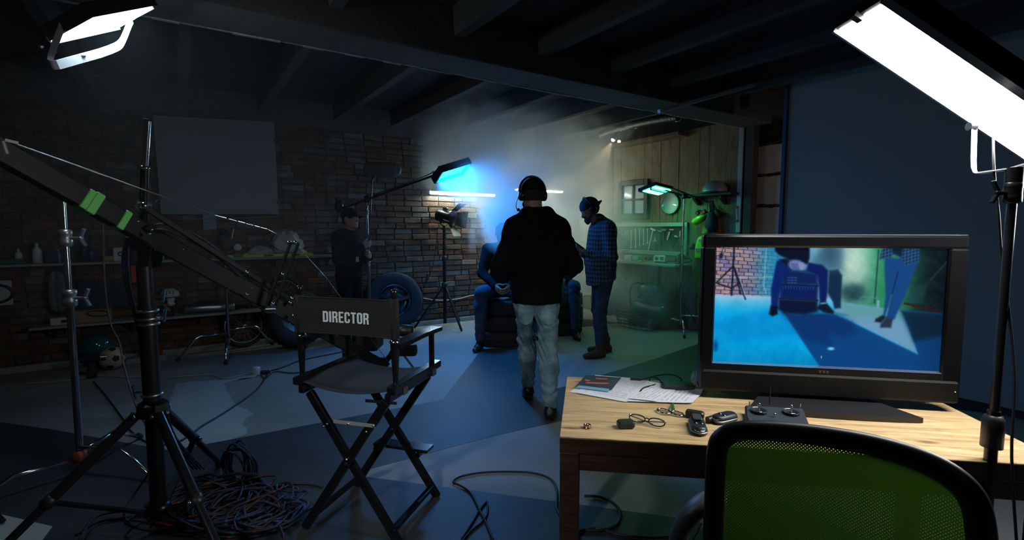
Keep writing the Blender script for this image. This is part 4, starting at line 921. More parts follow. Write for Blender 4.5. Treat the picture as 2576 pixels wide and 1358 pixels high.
# main arm: rear section (to the left) and front section (to the lower right)
def edge(u0, v0, d0, u1, v1, d1): return at(u0, v0, d0), at(u1, v1, d1)
aL, aP = at(4, 384, 1.75), at(372, 592, 2.2)
dirA = (aP-aL).normalized(); upA = cu-dirA*cu.dot(dirA); upA.normalize()
ra = MB().bar(aL-dirA*.35, aP+dirA*.03, .052, .078, upA, bev=.004).build('rear_arm', m_arm, CR)
aE = at(985, 932, 3.02); dirB = (aE-aP).normalized(); upB = cu-dirB*cu.dot(dirB); upB.normalize()
fa = MB().bar(aP-dirB*.02, aP.lerp(aE, .56), .045, .082, upB, bev=.004).build('front_arm', m_arm, CR)
MB().bar(aP.lerp(aE, .54), aP.lerp(aE, .97), .04, .062, upB, bev=.004).build('arm_extension', m_arm, CR)
# perforations and rivets along the arm
for k in range(26):
    t = .12+.8*(k//2)/13; p = aL.lerp(aP, t)-cf*.028+upA*(.014 if k % 2 else -.012)+dirA*.004*(k % 3)
    MB().cyl(p+cf*.004, p-cf*.0015, .0035, n=8).build('rivet', steel, ra)
for u, v, d_ in ((346, 557, 2.14), (381, 578, 2.16), (375, 588, 2.14), (332, 590, 2.15), (621, 741, 2.42), (686, 764, 2.46), (674, 779, 2.46), (738, 794, 2.56), (734, 750, 2.56), (730, 762, 2.56)):
    MB().ball(at(u, v, d_), .009 if d_ < 2.4 else .010, 10).build('bolt', chrome, fa)
for k in range(14): MB().ball(aP.lerp(aE, .05+k*.06)-cf*.03+upB*(.03 if k % 2 else -.032), .0032, 6).build('rivet', steel, fa)
# green tape
m_tape = M('green_tape', (.25, .95, .22), .6, var=.06, scale=40)
for (u, v, d_, w_, th) in ((207, 497, 2.0, .034, .002), (221, 507, 2.02, .036, .005), (304, 549, 2.11, .030, .002)):
    p = at(u, v, d_); t = (p-aL).dot(dirA); c_ = aL+dirA*t
    MB().bar(c_-dirA*w_/2, c_+dirA*w_/2, .054+2*th, .080+2*th, upA, bev=.004).build('tape_band', m_tape, CR, label='bright green tape wrapped on the arm')
# parallel rod, pivot brackets
r0, r1, r2, r3 = at(366, 522, 2.13), at(458, 583, 2.2), at(622, 685, 2.45), at(748, 760, 2.66)
MB().bar(r0, r2, .02, .026, upB, bev=.003).build('parallel_rod', m_arm, CR); MB().bar(r2, at(830, 815, 2.8), .02, .024, upB, bev=.003).build('parallel_rod', m_arm, CR)
MB().ball(at(621, 685, 2.40), .010, 10).build('bolt', chrome, CR)
for s_ in (-1, 1):
    p = PV+cf*.04*s_
    MB().prism([p+cr*.05+cu*.04, p-cr*.045+cu*.05, p-cr*.055-cu*.06, p-cr*.02-cu*.13, p+cr*.03-cu*.12], cf*.006).build('pivot_plate', black_metal, CR)
# strut pair and tension cables
s0, s1 = at(741, 611, 2.52), at(679, 776, 2.48)
for o_ in (-1, 1): MB().bar(s0+cr*.011*o_+cf*.02*o_, s1+cr*.011*o_+cf*.02*o_, .010, .020, cf, bev=.002).build('strut', m_arm, CR)
sb = MB().cyl(s0-cr*.03, s0+cr*.03, .007, n=10); sb.ball(s0-cr*.02-cf*.02, .011, 8); sb.ball(s0+cr*.012-cf*.02, .011, 8); sb.build('strut_head', chrome, CR)
sf = MB().box(s1, (.05, .04, .04), bev=.006); sf.cyl(s1-cf*.04, s1+cr*.045-cf*.03, .008, n=8); sf.build('strut_foot', chrome, CR)
MB().ball(s0.lerp(s1, .48)-cf*.03+cr*.012, .010, 8).build('bolt', chrome, CR)
c0 = at(-60, 340, 1.70); c1 = at(8, 352, 1.74); c2 = at(540, 541, 2.32); c3 = at(672, 576, 2.5)
MB().tube([c0, c1, at(270, 444, 2.03), c2], .0035, 8).build('tension_rod', steel, CR)
MB().bar(c1+cr*.004, at(45, 360, 1.77), .012, .01).build('rod_end', grey_metal, CR)
MB().cyl(at(3, 356, 1.74), at(14, 388, 1.75), .016, n=12).build('arm_end_fitting', grey_metal, CR)
tbk = MB(); prev = c2
for t0, t1, r_ in ((0, .12, .006), (.12, .2, .009), (.25, .4, .004), (.42, .55, .010), (.58, .72, .004), (.74, .84, .009), (.86, 1., .006)): tbk.cyl(c2.lerp(c3, t0), c2.lerp(c3, t1), r_*.8, n=8)
tbk.build('turnbuckle', chrome, CR)
MB().tube([c3, s0], .0016, 6).build('tension_wire', steel, CR); MB().tube([s0, at(822, 700, 2.75), at(982, 918, 3.0)], .0014, 6).build('tension_wire', steel, CR)
# remote head behind the chair
hd = at(930, 860, 3.05)
g = MB().tube([hd+cr*math.cos(t)*.15+cu*(math.sin(t)*.15)+cf*.02 for t in [math.pi*(.9+1.2*i/16) for i in range(17)]], .018, 8)
g.build('gimbal_ring', black_metal, CR)
MB().box(hd+cu*.02, (.16, .13, .12), rz=HEAD, bev=.012).build('camera_body', black_plastic, CR)
MB().lathe(at(985, 828, 3.0), [(.02, 0), (.03, .0), (.031, .05), (.036, .06), (.036, .12), (.03, .125), (.001, .12)], (cr-.1*cu), 16).build('camera_lens', black_plastic, CR)
MB().box(at(1020, 880, 3.05), (.14, .05, .07), rz=HEAD-math.pi/2, bev=.012).build('side_monitor', black_plastic, CR)
MB().box(at(1030, 851, 3.05), (.06, .04, .02), rz=HEAD-math.pi/2, bev=.006).build('monitor_clip', black_plastic, CR)
MB().bar(at(865, 835, 3.0), at(870, 905, 3.0), .03, .03, bev=.004).build('tilt_arm', m_arm, CR)
MB().bar(at(870, 905, 3.0), at(975, 905, 3.05), .03, .03, bev=.004).build('head_base', m_arm, CR)
MB().cyl(at(1012, 888, 3.05), at(1040, 925, 3.1), .007, n=8).build('handle_rod', steel, CR)
MB().bar(at(958, 905, 3.05), at(966, 932, 3.05), .03, .03, bev=.004).build('arm_tip', m_arm, CR)
# speckled sheathed cables
def braid(name, base, fleck):
    m = M(name, base, .5); n = m.node_tree; tc = nd(m, 'ShaderNodeTexCoord'); v = nd(m, 'ShaderNodeTexNoise', Scale=38.0, Detail=1.0); n.links.new(tc.outputs['Object'], v.inputs['Vector'])
    r = ramp(m, [(0.56, base), (0.6, fleck)]); r.color_ramp.interpolation = 'CONSTANT'; n.links.new(v.outputs['Fac'], r.inputs[0]); n.links.new(r.outputs[0], n.nodes['Principled BSDF'].inputs['Base Color']); return m
m_bl = braid('braid_blue', (.018, .02, .028), (.025, .055, .24)); m_rd = braid('braid_red', (.014, .010, .011), (.17, .016, .01))
wire('crane_cable', [at(366, 574, 2.15), at(392, 565, 2.17), at(440, 568, 2.22), at(500, 595, 2.3), at(560, 637, 2.38), at(620, 690, 2.46), at(690, 745, 2.55), at(760, 800, 2.65), at(860, 868, 2.85)], .0055, m_bl, label='blue flecked cable arching over the crane arm', cat='cable')
wire('crane_cable', [at(372, 585, 2.17), at(420, 580, 2.2), at(520, 628, 2.32), at(600, 690, 2.44), at(680, 752, 2.55)], .005, cable_black, label='plain black cable under the blue flecked one along the crane arm', cat='cable')
for k in range(4):
    o_ = (k-1.5)*3
    wire('hanging_cable', [at(322+o_, 596, 2.2), at(315+o_*1.6, 650, 2.2), at(322+o_*1.4, 720, 2.22), at(338+o_, 780, 2.25), at(352+o_*.6, 840, 2.27), at(360+o_*.4, 900, 2.28), at(392+o_*.3, 960, 2.33), at(415+o_, 1040, 2.36), at(440+o_*2, 1110, 2.45), at(500+o_*3, 1180, 2.6)], .004, m_bl if k != 2 else cable_black, label=('leftmost blue flecked strand hanging down beside the crane column', 'second blue flecked strand hanging down beside the crane column', 'plain black strand in the bundle hanging beside the crane column', 'rightmost blue flecked strand hanging down against the crane column')[k], cat='cable', group='cables hanging down the crane column')
wire('red_cable', [at(258, 540, 2.9), at(262, 680, 2.9), at(268, 760, 2.88), at(280, 820, 2.85), at(300, 860, 2.8), at(312, 920, 2.7), at(335, 1000, 2.6), at(362, 1060, 2.5), at(392, 1110, 2.42), at(385, 1170, 2.4), at(340, 1240, 2.35), at(312, 1290, 2.3), at(330, 1320, 2.28)], .005, m_rd, label='red flecked cable dropping behind the crane column', cat='cable')
bag = MB().lathe(at(338, 636, 2.24)-Vector((0, 0, .055)), [(.001, 0), (.03, .0), (.038, .02), (.036, .07), (.02, .1), (.001, .105)], n=12); bag.build('dark_pouch', M('pouch', (.01, .01, .012), .9), label='small dark pouch hanging at the crane pivot', cat='pouch')

# ---- left chrome stand ---------------------------------------------
lx, ly = -.54, 3.705; ltop = at(157, 478, 2.82)
LS = thing('light_stand', 'tall chrome stand behind the crane at the left with wing clamps', 'light stand', (lx, ly, 0))
def lp(z): return Vector((lx, ly, 0)).lerp(Vector((ltop.x, ltop.y, ltop.z)), z/ltop.z)
MB().cyl(lp(.1), lp(1.02), .0185, n=14).build('lower_tube', M('dim_chrome', (.35, .36, .38), .25, 1.0), LS)
MB().cyl(lp(1.0), lp(1.36), .0155, n=14).build('middle_tube', chrome, LS); MB().cyl(lp(1.34), ltop, .0125, n=14).build('upper_tube', chrome, LS)
collar(LS, lp(1.37), .024, M('satin', (.5, .51, .52), .35, .9), cr, .12, s=1.6); collar(LS, lp(1.03), .027, M('satin', (.5, .51, .52), .35, .9), cr, .12, s=1.6)
cstand_base(LS, lx, ly, .10, .5, [math.radians(q) for q in (200, 60, 316)], chrome, .012)
MB().lathe((lx, ly, .08), [(.03, 0), (.034, .01), (.034, .06), (.02, .07)], n=12).build('leg_hub', M('copper_red', (.3, .08, .03), .5, .5), LS)
# background chrome stand
tx = at(565, 640, 5.6); bx, by = tx.x, tx.y
B2 = thing('light_stand', 'thin chrome stand with bent legs near the bicycles', 'light stand', (bx, by, 0))
MB().cyl((bx, by, .12), (bx, by, .55), .018, n=12).build('lower_tube', M('dim_chrome', (.35, .36, .38), .25, 1.0), B2); MB().cyl((bx, by, .5), (bx, by, 1.15), .0145, n=12).build('upper_tube', chrome, B2)
MB().box((bx, by, 1.16), (.04, .04, .06), bev=.006).build('stand_head', black_metal, B2)
cstand_base(B2, bx, by, .2, .5, [math.radians(q) for q in (262, 190, 20)], chrome, .013)

# ================================================================== DIRECTOR CHAIR
DC = thing('director_chair', 'tall black director chair lettered DIRECTOR in white on its canvas back', 'chair', (0, 0, 0))
m_canvas = M('black_canvas', (.021, .020, .018), .9, bump=.35, bscale=400); m_seat = M('seat_canvas', (.03, .031, .033), .9, bump=.35, bscale=400)
W2, Dp = .245, .205
for y in (-Dp, Dp):
    for s_ in (-1, 1):
        o_ = .011*s_; lg = MB().bar((s_*W2, y+o_, .0), (-s_*(W2-.035), y+o_, .665), .022, .042, (1, 0, 0), bev=.005).build('leg', black_paint, DC)
        MB().cyl((s_*.0, y-.026, .355), (0, y+.026, .355), .008, n=10).build('bolt', chrome, lg)
        for zz in (.52,):
            p = Vector((s_*W2, y, 0)).lerp(Vector((-s_*(W2-.035), y, .665)), zz/.665); MB().ball(p+Vector((0, -.022 if y < 0 else .022, 0)), .006, 8).build('bolt', chrome, lg)
hl = .52; q0 = Vector((-W2, -Dp, 0)).lerp(Vector((W2-.035, -Dp, .665)), hl/.665)
fA, fB, fC, fD = (.453, 2.472), (.753, 2.057), (.734, 2.687), (1.083, 2.396)
MI = (Matrix.Translation((.757, 2.4, 0)) @ Matrix.Rotation(math.radians(-50), 4, 'Z')).inverted()
def dcl(u, v, a_, b_, k=0.0): return MI@(vpl(u, v, a_, b_)-cf*k)
MB().bar(dcl(843, 1056, fA, fB, .02), dcl(895, 1062, fA, fB, .02), .004, .016).build('folding_brace', M('brace_steel', (.6, .6, .58), .4, .5), DC); MB().bar(dcl(882, 1060, fA, fB, .025), dcl(946, 1067, fA, fB, .025), .004, .015).build('folding_brace', M('brace_steel', (.6, .6, .58), .4, .5), DC)
for u, v in ((829, 1061), (881, 1061), (944, 1066), (877, 1150)): MB().ball(dcl(u, v, fA, fB, .03), .006, 8).build('bolt', chrome, DC)
MB().bar(dcl(922, 1005, fD, fC, .02), dcl(1000, 1012, fD, fC, .02), .004, .016).build('folding_brace', steel, DC)
for s_ in (-1, 1):
    MB().bar((s_*(W2-.03), -Dp, .055), (s_*(W2-.03), Dp, .055), .03, .02, bev=.004).build('floor_rail', black_paint, DC)
    MB().bar((s_*.225, -.235, .685), (s_*.225, .235, .685), .030, .036, bev=.004).build('seat_rail', black_paint, DC)
    MB().bar((s_*.245, -.24, .722), (s_*.245, .24, .722), .044, .034, bev=.005).build('side_rail', black_paint, DC)
    for y in (-.15, .15): MB().box((s_*.268, y, .70), (.004, .04, .034)).build('hinge', M('brass_dim', (.25, .24, .2), .4, .8), DC)
    # posts
    bp = MB().lathe((s_*.245, -.195, .735), [(.011, 0), (.012, .02), (.018, .14), (.019, .185), (.021, .19), (.021, .20), (.001, .205)], n=14).build('arm_post', black_paint, DC)
    MB().lathe((s_*.245, -.195, .93), [(.023, -.004), (.024, 0), (.02, .008), (.013, .012)], n=14).build('post_cap', chrome, bp)
    MB().lathe((s_*.245, -.195, .93), [(.0135, 0), (.0135, .205), (.0165, .21), (.0165, .222), (.013, .232), (.001, .236)], n=14).build('back_post', black_paint, DC)
    MB().bar((s_*.245, .17, .735), (s_*.245, .17, .90), .022, .022, bev=.003).build('arm_post', black_paint, DC)
    rows = []
    ys = [-.19+.42*i/10 for i in range(11)]
    ar = MB()
    for i in range(10):
        y0, y1 = ys[i], ys[i+1]; z0 = .898+.006*math.sin((i)/10*math.pi); z1 = .898+.006*math.sin((i+1)/10*math.pi); w0 = .026 if i < 2 else .034; w1 = .026 if i+1 < 2 else .034
        ar.add([(s_*.245-w0, y0, z0), (s_*.245+w0, y0, z0), (s_*.245+w1, y1, z1), (s_*.245-w1, y1, z1), (s_*.245-w0, y0, z0+.02), (s_*.245+w0, y0, z0+.02), (s_*.245+w1, y1, z1+.02), (s_*.245-w1, y1, z1+.02)],
               [(3, 2, 1, 0), (4, 5, 6, 7), (0, 1, 5, 4), (1, 2, 6, 5), (2, 3, 7, 6), (3, 0, 4, 7)])
    ar.build('armrest', black_paint, DC)
rows = []
for i in range(9):
    y = -.215+.43*i/8; rows.append([(x_, y, .722-.035*(1-(x_/.235)**2)-.006*math.cos(i/8*math.pi*2)) for x_ in [-.235+.47*j/16 for j in range(17)]])
MB().sheet(rows, .004).build('seat', m_seat, DC)
rows = []
def backy(x_): return -.215+.012*(1-(x_/.245)**2)
for i in range(7):
    z = .945+.175*i/6; rows.append([(x_, backy(x_)+.001*math.sin(40*z), z+(-.004 if i == 6 else 0)*(1-(x_/.25)**2)*2) for x_ in [-.262+.524*j/24 for j in range(25)]])
bk = MB().sheet(rows, -.003).build('backrest', m_canvas, DC)
for s_ in (-1, 1):
    MB().tube([(s_*.245, -.195, .945), (s_*.245, -.195, 1.12)], .021, 14).build('canvas_sleeve', m_canvas, bk)
hm = MB()
for z in (.95, 1.114): hm.tube([(x_, backy(x_)-.004, z) for x_ in [-.22+.44*j/12 for j in range(13)]], .003, 6)
hm.build('hem', m_canvas, bk)
# lettering DIRECTOR: built as strokes on a 5-wide grid, condensed bold
LET = {'D': [[(0, 0), (3.1, 0), (4.2, 1), (4.2, 9), (3.1, 10), (0, 10)], [(1.5, 1.6), (1.5, 8.4), (2.5, 8.4), (2.7, 8.1), (2.7, 1.9), (2.5, 1.6)]],
       'I': [[(0, 0), (1.6, 0), (1.6, 10), (0, 10)]],
       'R': [[(0, 0), (1.5, 0), (1.5, 4.1), (2.2, 4.1), (2.7, 3.5), (2.7, 0.6), (2.85, 0), (4.3, 0), (4.2, .6), (4.2, 3.6), (3.6, 4.8), (4.2, 5.8), (4.2, 9), (3.1, 10), (0, 10)], [(1.5, 5.6), (1.5, 8.5), (2.4, 8.5), (2.7, 8.1), (2.7, 6.1), (2.4, 5.6)]],
       'E': [[(0, 0), (3.8, 0), (3.8, 1.5), (1.5, 1.5), (1.5, 4.3), (3.4, 4.3), (3.4, 5.8), (1.5, 5.8), (1.5, 8.5), (3.8, 8.5), (3.8, 10), (0, 10)]],
       'C': [[(4.2, 3.6), (2.7, 3.6), (2.7, 1.9), (2.4, 1.5), (1.8, 1.5), (1.5, 1.9), (1.5, 8.1), (1.8, 8.5), (2.4, 8.5), (2.7, 8.1), (2.7, 6.6), (4.2, 6.6), (4.2, 8.9), (3.1, 10), (1.1, 10), (0, 8.9), (0, 1.1), (1.1, 0), (3.1, 0), (4.2, 1.1)]],
       'T': [[(1.25, 0), (2.75, 0), (2.75, 8.5), (4, 8.5), (4, 10), (0, 10), (0, 8.5), (1.25, 8.5)]],
       'O': [[(1.1, 0), (3.1, 0), (4.2, 1.1), (4.2, 8.9), (3.1, 10), (1.1, 10), (0, 8.9), (0, 1.1)], [(1.5, 1.9), (1.5, 8.1), (1.8, 8.5), (2.4, 8.5), (2.7, 8.1), (2.7, 1.9), (2.4, 1.5), (1.8, 1.5)]]}
from mathutils.geometry import tessellate_polygon
def letters(txt, fn, gap=.75):
    mb = MB(); x0 = 0
    for ch in txt:
        loops = [[Vector((p[0], p[1], 0)) for p in lp_] for lp_ in LET[ch]]; tri = tessellate_polygon(loops); flat = [p for lp_ in loops for p in lp_]
        mb.add([fn(p.x+x0, p.y) for p in flat], [tuple(t_) for t_ in tri]); x0 += max(p.x for p in flat)+gap
    return mb, x0-gap
_, tw = letters('DIRECTOR', lambda a_, b_: Vector((a_, b_, 0)))
TW, TH = .238, .050
lt, _ = letters('DIRECTOR', lambda a_, b_: Vector(((a_/tw-.5)*TW+.008, backy((a_/tw-.5)*TW)-.0045, 1.028+(b_/10-.5)*TH)))
lt.build('lettering', M('white_print', (.92, .94, .96), .6), bk)
# footrest at the far side
MB().box((.02, Dp+.06, .235), (.33, .085, .016), bev=.004).build('footrest', black_paint, DC)
for s_ in (-1, 1): MB().bar((s_*.13, Dp+.015, .21), (s_*.13, Dp+.09, .225), .02, .02).build('footrest_bracket', black_paint, DC)
finish(DC, (.757, 2.400, 0), math.radians(-50), 1.0)
# ================================================================== TABLE, MONITOR, THINGS ON THE TABLE
TZ = .75; tp0 = Vector((1.006, 1.237, 0)); ta = math.radians(-41.8)
e1 = Vector((math.cos(ta), math.sin(ta), 0)); e2 = Vector((-math.sin(ta), math.cos(ta), 0)); TLn, TDp = 1.46, .665
TR = Matrix.Rotation(ta, 3, 'Z'); T = lambda a_, b_, z=0: tp0+e1*a_+e2*b_+Vector((0, 0, z))
m_top = M('table_top_wood', (.6, .45, .25), .42); wood_nodes(m_top, (.38, .23, .10), (.74, .52, .27), (1.6, 14, 14), 3.0, (2.2, 6, 6))
m_wenge = M('wenge', (.1, .05, .03), .45); wood_nodes(m_wenge, (.03, .016, .010), (.08, .04, .024), (2, 20, 20), 3.0, False)
TB = thing('table', 'table with pale knotty wood top and dark brown legs, lower right', 'table', (0, 0, 0))
tc_ = Vector((TLn/2, TDp/2, 0))
MB().box(tc_+Vector((0, 0, TZ-.003)), (TLn, TDp, .006), bev=.002).build('tabletop', m_top, TB)
MB().box(tc_+Vector((0, 0, TZ-.031)), (TLn, TDp, .05), bev=.002).build('edge_frame', m_wenge, TB)
for (a_, b_) in ((.032, .032), (TLn-.032, .032), (.032, TDp-.032), (TLn-.032, TDp-.032)): MB().box((a_, b_, (TZ-.056)/2), (.062, .062, TZ-.056), bev=.002).build('leg', m_wenge, TB)
for b_ in (.018, TDp-.018): MB().box((TLn/2, b_, TZ-.086), (TLn-.126, .022, .058), bev=.002).build('apron', m_wenge, TB)
for a_ in (.018, TLn-.018): MB().box((a_, TDp/2, TZ-.086), (.022, TDp-.126, .058), bev=.002).build('apron', m_wenge, TB)
finish(TB, (tp0.x, tp0.y, 0), ta)
# monitor ---------------------------------------------------------------
bl_, br_ = at(1757, 980, 2.02), at(2408, 1008, 1.85); zb = (bl_.z+br_.z)/2; bl_.z = br_.z = zb
ex = (br_-bl_); WM = ex.length; ex.normalize(); en = ex.cross(Vector((0, 0, 1))).normalized()
if en.dot(CP-bl_) < 0: en = -en
HM = at(1762, 590, 2.02).z-zb
def V(a_, b_, c_=0.0): return bl_+ex*a_+Vector((0, 0, b_))+en*c_          # metres right, up, towards the viewer
def vbox(mb, a0, a1, b0, b1, c0, c1, bev=.004): return mb.box(V((a0+a1)/2, (b0+b1)/2, (c0+c1)/2), (a1-a0, abs(c1-c0), b1-b0), Matrix((ex, -en, Vector((0, 0, 1)))).transposed(), bev=bev)
def uvmon(u, v):                                                             # a pixel onto the monitor plane, in monitor metres
    r = ray(u, v); p = CP+r*((bl_-CP).dot(en)/r.dot(en))-bl_; return p.dot(ex), p.z
TV = thing('television', 'large black flat television on the table showing the blue lit set', 'television', (bl_+br_)/2*1.0-Vector((0, 0, zb-TZ-.001)))
sx0, sz1 = uvmon(1802, 625); sx1, _ = uvmon(2386, 622); _, sz0 = uvmon(1798, 914); _, szb = uvmon(2375, 930); sz0 = (sz0+szb)/2; sz1 = (sz1+uvmon(2388, 622)[1])/2
m_tv = M('tv_gloss', (.005, .005, .006), .2, spec=.4)
b_ = MB(); vbox(b_, 0, WM, sz1, HM, -.05, .012, .008); vbox(b_, 0, sx0, .0, sz1, -.05, .012, .006); vbox(b_, sx1, WM, .0, sz1, -.05, .012, .006); b_.build('bezel', m_tv, TV)
b_ = MB(); vbox(b_, sx0-.01, sx1+.01, sz0-.035, sz0-.004, -.05, .010, .003); vbox(b_, .004, WM-.004, 0, sz0-.03, -.05, .018, .008); b_.build('speaker_bar', M('tv_lower', (.005, .005, .005), .5, spec=.25), TV)
b_ = MB(); b_.sheet([[V(sx0-.002, sz0-.005, .011), V(sx1+.002, sz0-.005, .011)], [V(sx0-.002, sz0+.002, -.004), V(sx1+.002, sz0+.002, -.004)]], 0, False); b_.build('lower_bevel', M('bevel_reflection', (.6, .62, .66), .12, .9), TV)  # silver strip put in for the LED's reflection along the black bezel edge
b_ = MB(); vbox(b_, .01, WM-.01, .005, HM-.008, -.10, -.048, .02); vbox(b_, WM*.2, WM*.8, .06, HM-.1, -.15, -.1, .02); b_.build('back_shell', M('tv_back', (.015, .015, .016), .6), TV)
b_ = MB(); b_.tube([V(.01+(WM-.02)*i/20, HM+.001, .006) for i in range(21)], .0025, 6); b_.build('top_trim', M('tv_trim', (.05, .05, .055), .3), TV)
b_ = MB()
for k in range(3): vbox(b_, WM*.5-.02+.013*k, WM*.5-.011+.013*k, sz0-.024, sz0-.014, .0095, .0108, .0004)
b_.build('brand_mark', M('mark_grey', (.04, .04, .04), .5), TV)
b_ = MB(); vbox(b_, WM*.36, WM*.62, TZ-zb+.03, .05, -.09, -.03, .01); b_.build('neck', m_tv, TV)
sp_ = [fl(1885, 1035, TZ+.002), fl(2322, 1064, TZ+.002)]; dx_ = (sp_[1]-sp_[0]).normalized(); dy_ = Vector((-dx_.y, dx_.x, 0)); Ls = (sp_[1]-sp_[0]).length
pl_ = [sp_[0]+dx_*(Ls*i/12)-dy_*.018*math.sin(math.pi*i/12) for i in range(13)]+[sp_[1]-dx_*.09+dy_*.19, sp_[0]+dx_*.09+dy_*.19]
MB().prism(pl_, (0, 0, .018)).build('stand_base', M('tv_base', (.02, .02, .022), .3), TV)
MB().ball(V(WM-.02, .045, .019), .002, 6).build('standby_led', emis('led_green', (.05, .6, .05)), TV)
# picture on the screen: a grid of coloured points
def screen_mesh():
    NX, NY = 620, 330; S_, T_ = np.meshgrid(np.linspace(0, 1, NX), np.linspace(0, 1, NY))
    tl, tr, brr, bll = [np.array(q, float) for q in ((1802, 625), (2387, 622), (2375, 930), (1798, 913))]
    P_ = (tl*(1-S_)[..., None]+tr*S_[..., None])*(1-T_)[..., None]+(bll*(1-S_)[..., None]+brr*S_[..., None])*T_[..., None]
    U, Vv = P_[..., 0], P_[..., 1]; C = np.zeros(U.shape+(3,)); rs = np.random.RandomState(3)
    def nz(f, seed=0):
        r = np.random.RandomState(seed); o = 0
        for k in range(5): a_ = r.uniform(0, 6.28); q = f*(1.6**k); o = o+np.sin((U*math.cos(a_)+Vv*math.sin(a_))*q+r.uniform(0, 6)+1.7*np.sin((U*math.sin(a_)-Vv*math.cos(a_))*q*.7))/(1.35**k)
        return o/3
    def put(mask, col): 
        m = np.clip(mask, 0, 1)[..., None]; C[:] = C*(1-m)+np.array(col, float).reshape((1, 1, -1) if np.ndim(col) == 1 else np.shape(col))*m
    sg = lambda x_, w_=1.0: 1/(1+np.exp(-np.clip(x_/w_, -30, 30)))
    def poly(pts, w_=1.2):
        ins = np.zeros(U.shape, bool); dm = np.full(U.shape, 1e9); n = len(pts)
        for i in range(n):
            (x0, y0), (x1, y1) = pts[i], pts[(i+1) % n]
            c_ = ((y0 > Vv) != (y1 > Vv)) & (U < (x1-x0)*(Vv-y0)/((y1-y0) if y1 != y0 else 1e-9)+x0); ins ^= c_
            L2 = (x1-x0)**2+(y1-y0)**2+1e-9; t = np.clip(((U-x0)*(x1-x0)+(Vv-y0)*(y1-y0))/L2, 0, 1); dm = np.minimum(dm, np.hypot(U-x0-t*(x1-x0), Vv-y0-t*(y1-y0)))
        return sg(np.where(ins, dm, -dm), w_)
    K = 2.5144; q = lambda *p: [(1740+a_/K, 560+b_/K) for a_, b_ in p]
    def line(p, w_, col, soft=.7):
        (x0, y0), (x1, y1) = p; L2 = (x1-x0)**2+(y1-y0)**2; t = np.clip(((U-x0)*(x1-x0)+(Vv-y0)*(y1-y0))/L2, 0, 1); d = np.hypot(U-x0-t*(x1-x0), Vv-y0-t*(y1-y0)); put(sg(w_-d, soft), col)
    def ellp(cx, cy, rx, ry, col, soft=.12, a_=1.0): d = np.hypot((U-cx)/rx, (Vv-cy)/ry); put(a_*sg(1-d, soft), col)
    # far wall
    row = (Vv-625-.07*(U-1802)*(1-(Vv-625)/130))/9.6; ri = np.floor(row); br = (U+(ri % 2)*12+3*np.sin(ri*5))/25; bi = np.floor(br)
    hsh = np.mod(np.sin(ri*12.9+bi*78.2)*43758.5, 1.0); base = np.stack([105+55*hsh, 100+30*hsh, 118+34*np.mod(hsh*7, 1)], -1)
    mort = np.maximum(sg(.14-np.mod(row, 1), .03), sg(.09-np.mod(br, 1), .02)*1.0); base = base*(1-.68*mort[..., None]); C[:] = base+nz(.25, 1)[..., None]*8
    put(sg(U-1920, 14)*.85, (20, 128, 165)); put(sg(.13-np.mod(row, 1), .05)*sg(U-1915, 9)*sg(1965-U, 9)*.3, (10, 70, 100))
    put(sg(U-2042, 3), (95, 150, 175)); put(sg(U-2120, 18)*sg(700-Vv, 60), (172, 208, 190)); put(sg(U-2110, 10)*sg(Vv-690, 14)*.75, (70, 110, 110))
    put(sg(U-2190, 16)*.9, (40, 140, 95)); put(sg(U-2215, 10)*.5, (25, 105, 65)); put(sg(U-2300, 14), (8, 34, 38)); put(sg(U-2350, 8)*.6, (4, 12, 28))
    ellp(2105, 650, 32, 34, (70, 110, 130), .2, .8); ellp(2140, 690, 45, 28, (90, 130, 130), .3, .6); ellp(2160, 668, 30, 40, (185, 210, 190), .35, .8)
    ellp(2162, 735, 30, 22, (25, 62, 66), .2, .9); C += (nz(.12, 5)*9)[..., None]*(U > 2040)[..., None]
    line(q((1210, 170), (1195, 500)), 1.6, (20, 60, 70)); line(q((1080, 505), (1120, 462)), 1.0, (70, 110, 120)); line(q((1120, 462), (1210, 470)), 1.0, (80, 120, 130)); line(q((1217, 490), (1217, 535)), 3, (110, 160, 170))
    put(poly(q((1410, 375), (1505, 385), (1490, 500), (1400, 490)), 1.5)*.6, (22, 60, 70)); line(q((1380, 500), (1600, 545)), 2.2, (60, 14, 20)); line(q((1530, 350), (1620, 240)), 1.5, (30, 60, 75))
    line(q((495, 165), (482, 400)), .9, (95, 170, 190)); line(q((482, 400), (500, 448)), .9, (95, 170, 190)); line(q((160, 355), (545, 345)), .8, (120, 170, 175))
    # floor
    flr = sg(Vv-(743+.02*(U-1800)-(U > 2120)*0), 1.2)*sg(2130-U, 4)+poly(q((975, 500), (1360, 548), (1600, 560), (1620, 960), (0, 960), (0, 800)), 1.2); flr = np.clip(flr, 0, 1)
    tt = np.clip((Vv-743)/55, 0, 1); fc_ = np.stack([150*(1-tt)**1.6+2, 180*(1-tt)+148*tt, 205*(1-tt)+210*tt], -1)
    fc_ = fc_*(1-.16*np.clip((Vv-860)/60, 0, 1))[..., None]+nz(.05, 8)[..., None]*9; put(flr, fc_)
    put(poly(q((150, 640), (300, 590), (440, 560), (520, 548), (600, 580), (640, 610), (720, 700), (150, 780)), 4)*.35, (0, 105, 170))
    put(poly(q((622, 572), (700, 585), (850, 575), (960, 575), (1465, 818), (1400, 640), (1355, 545), (1620, 560), (1600, 960), (895, 960))), (7, 62, 118))
    put(poly(q((975, 500), (1355, 545), (1400, 640), (1465, 818), (1020, 600), (940, 560)), 1.5), (98, 142, 175)); put(poly(q((975, 500), (1355, 545), (1380, 600), (1120, 590), (1030, 585)), 5)*.55, (70, 140, 120))
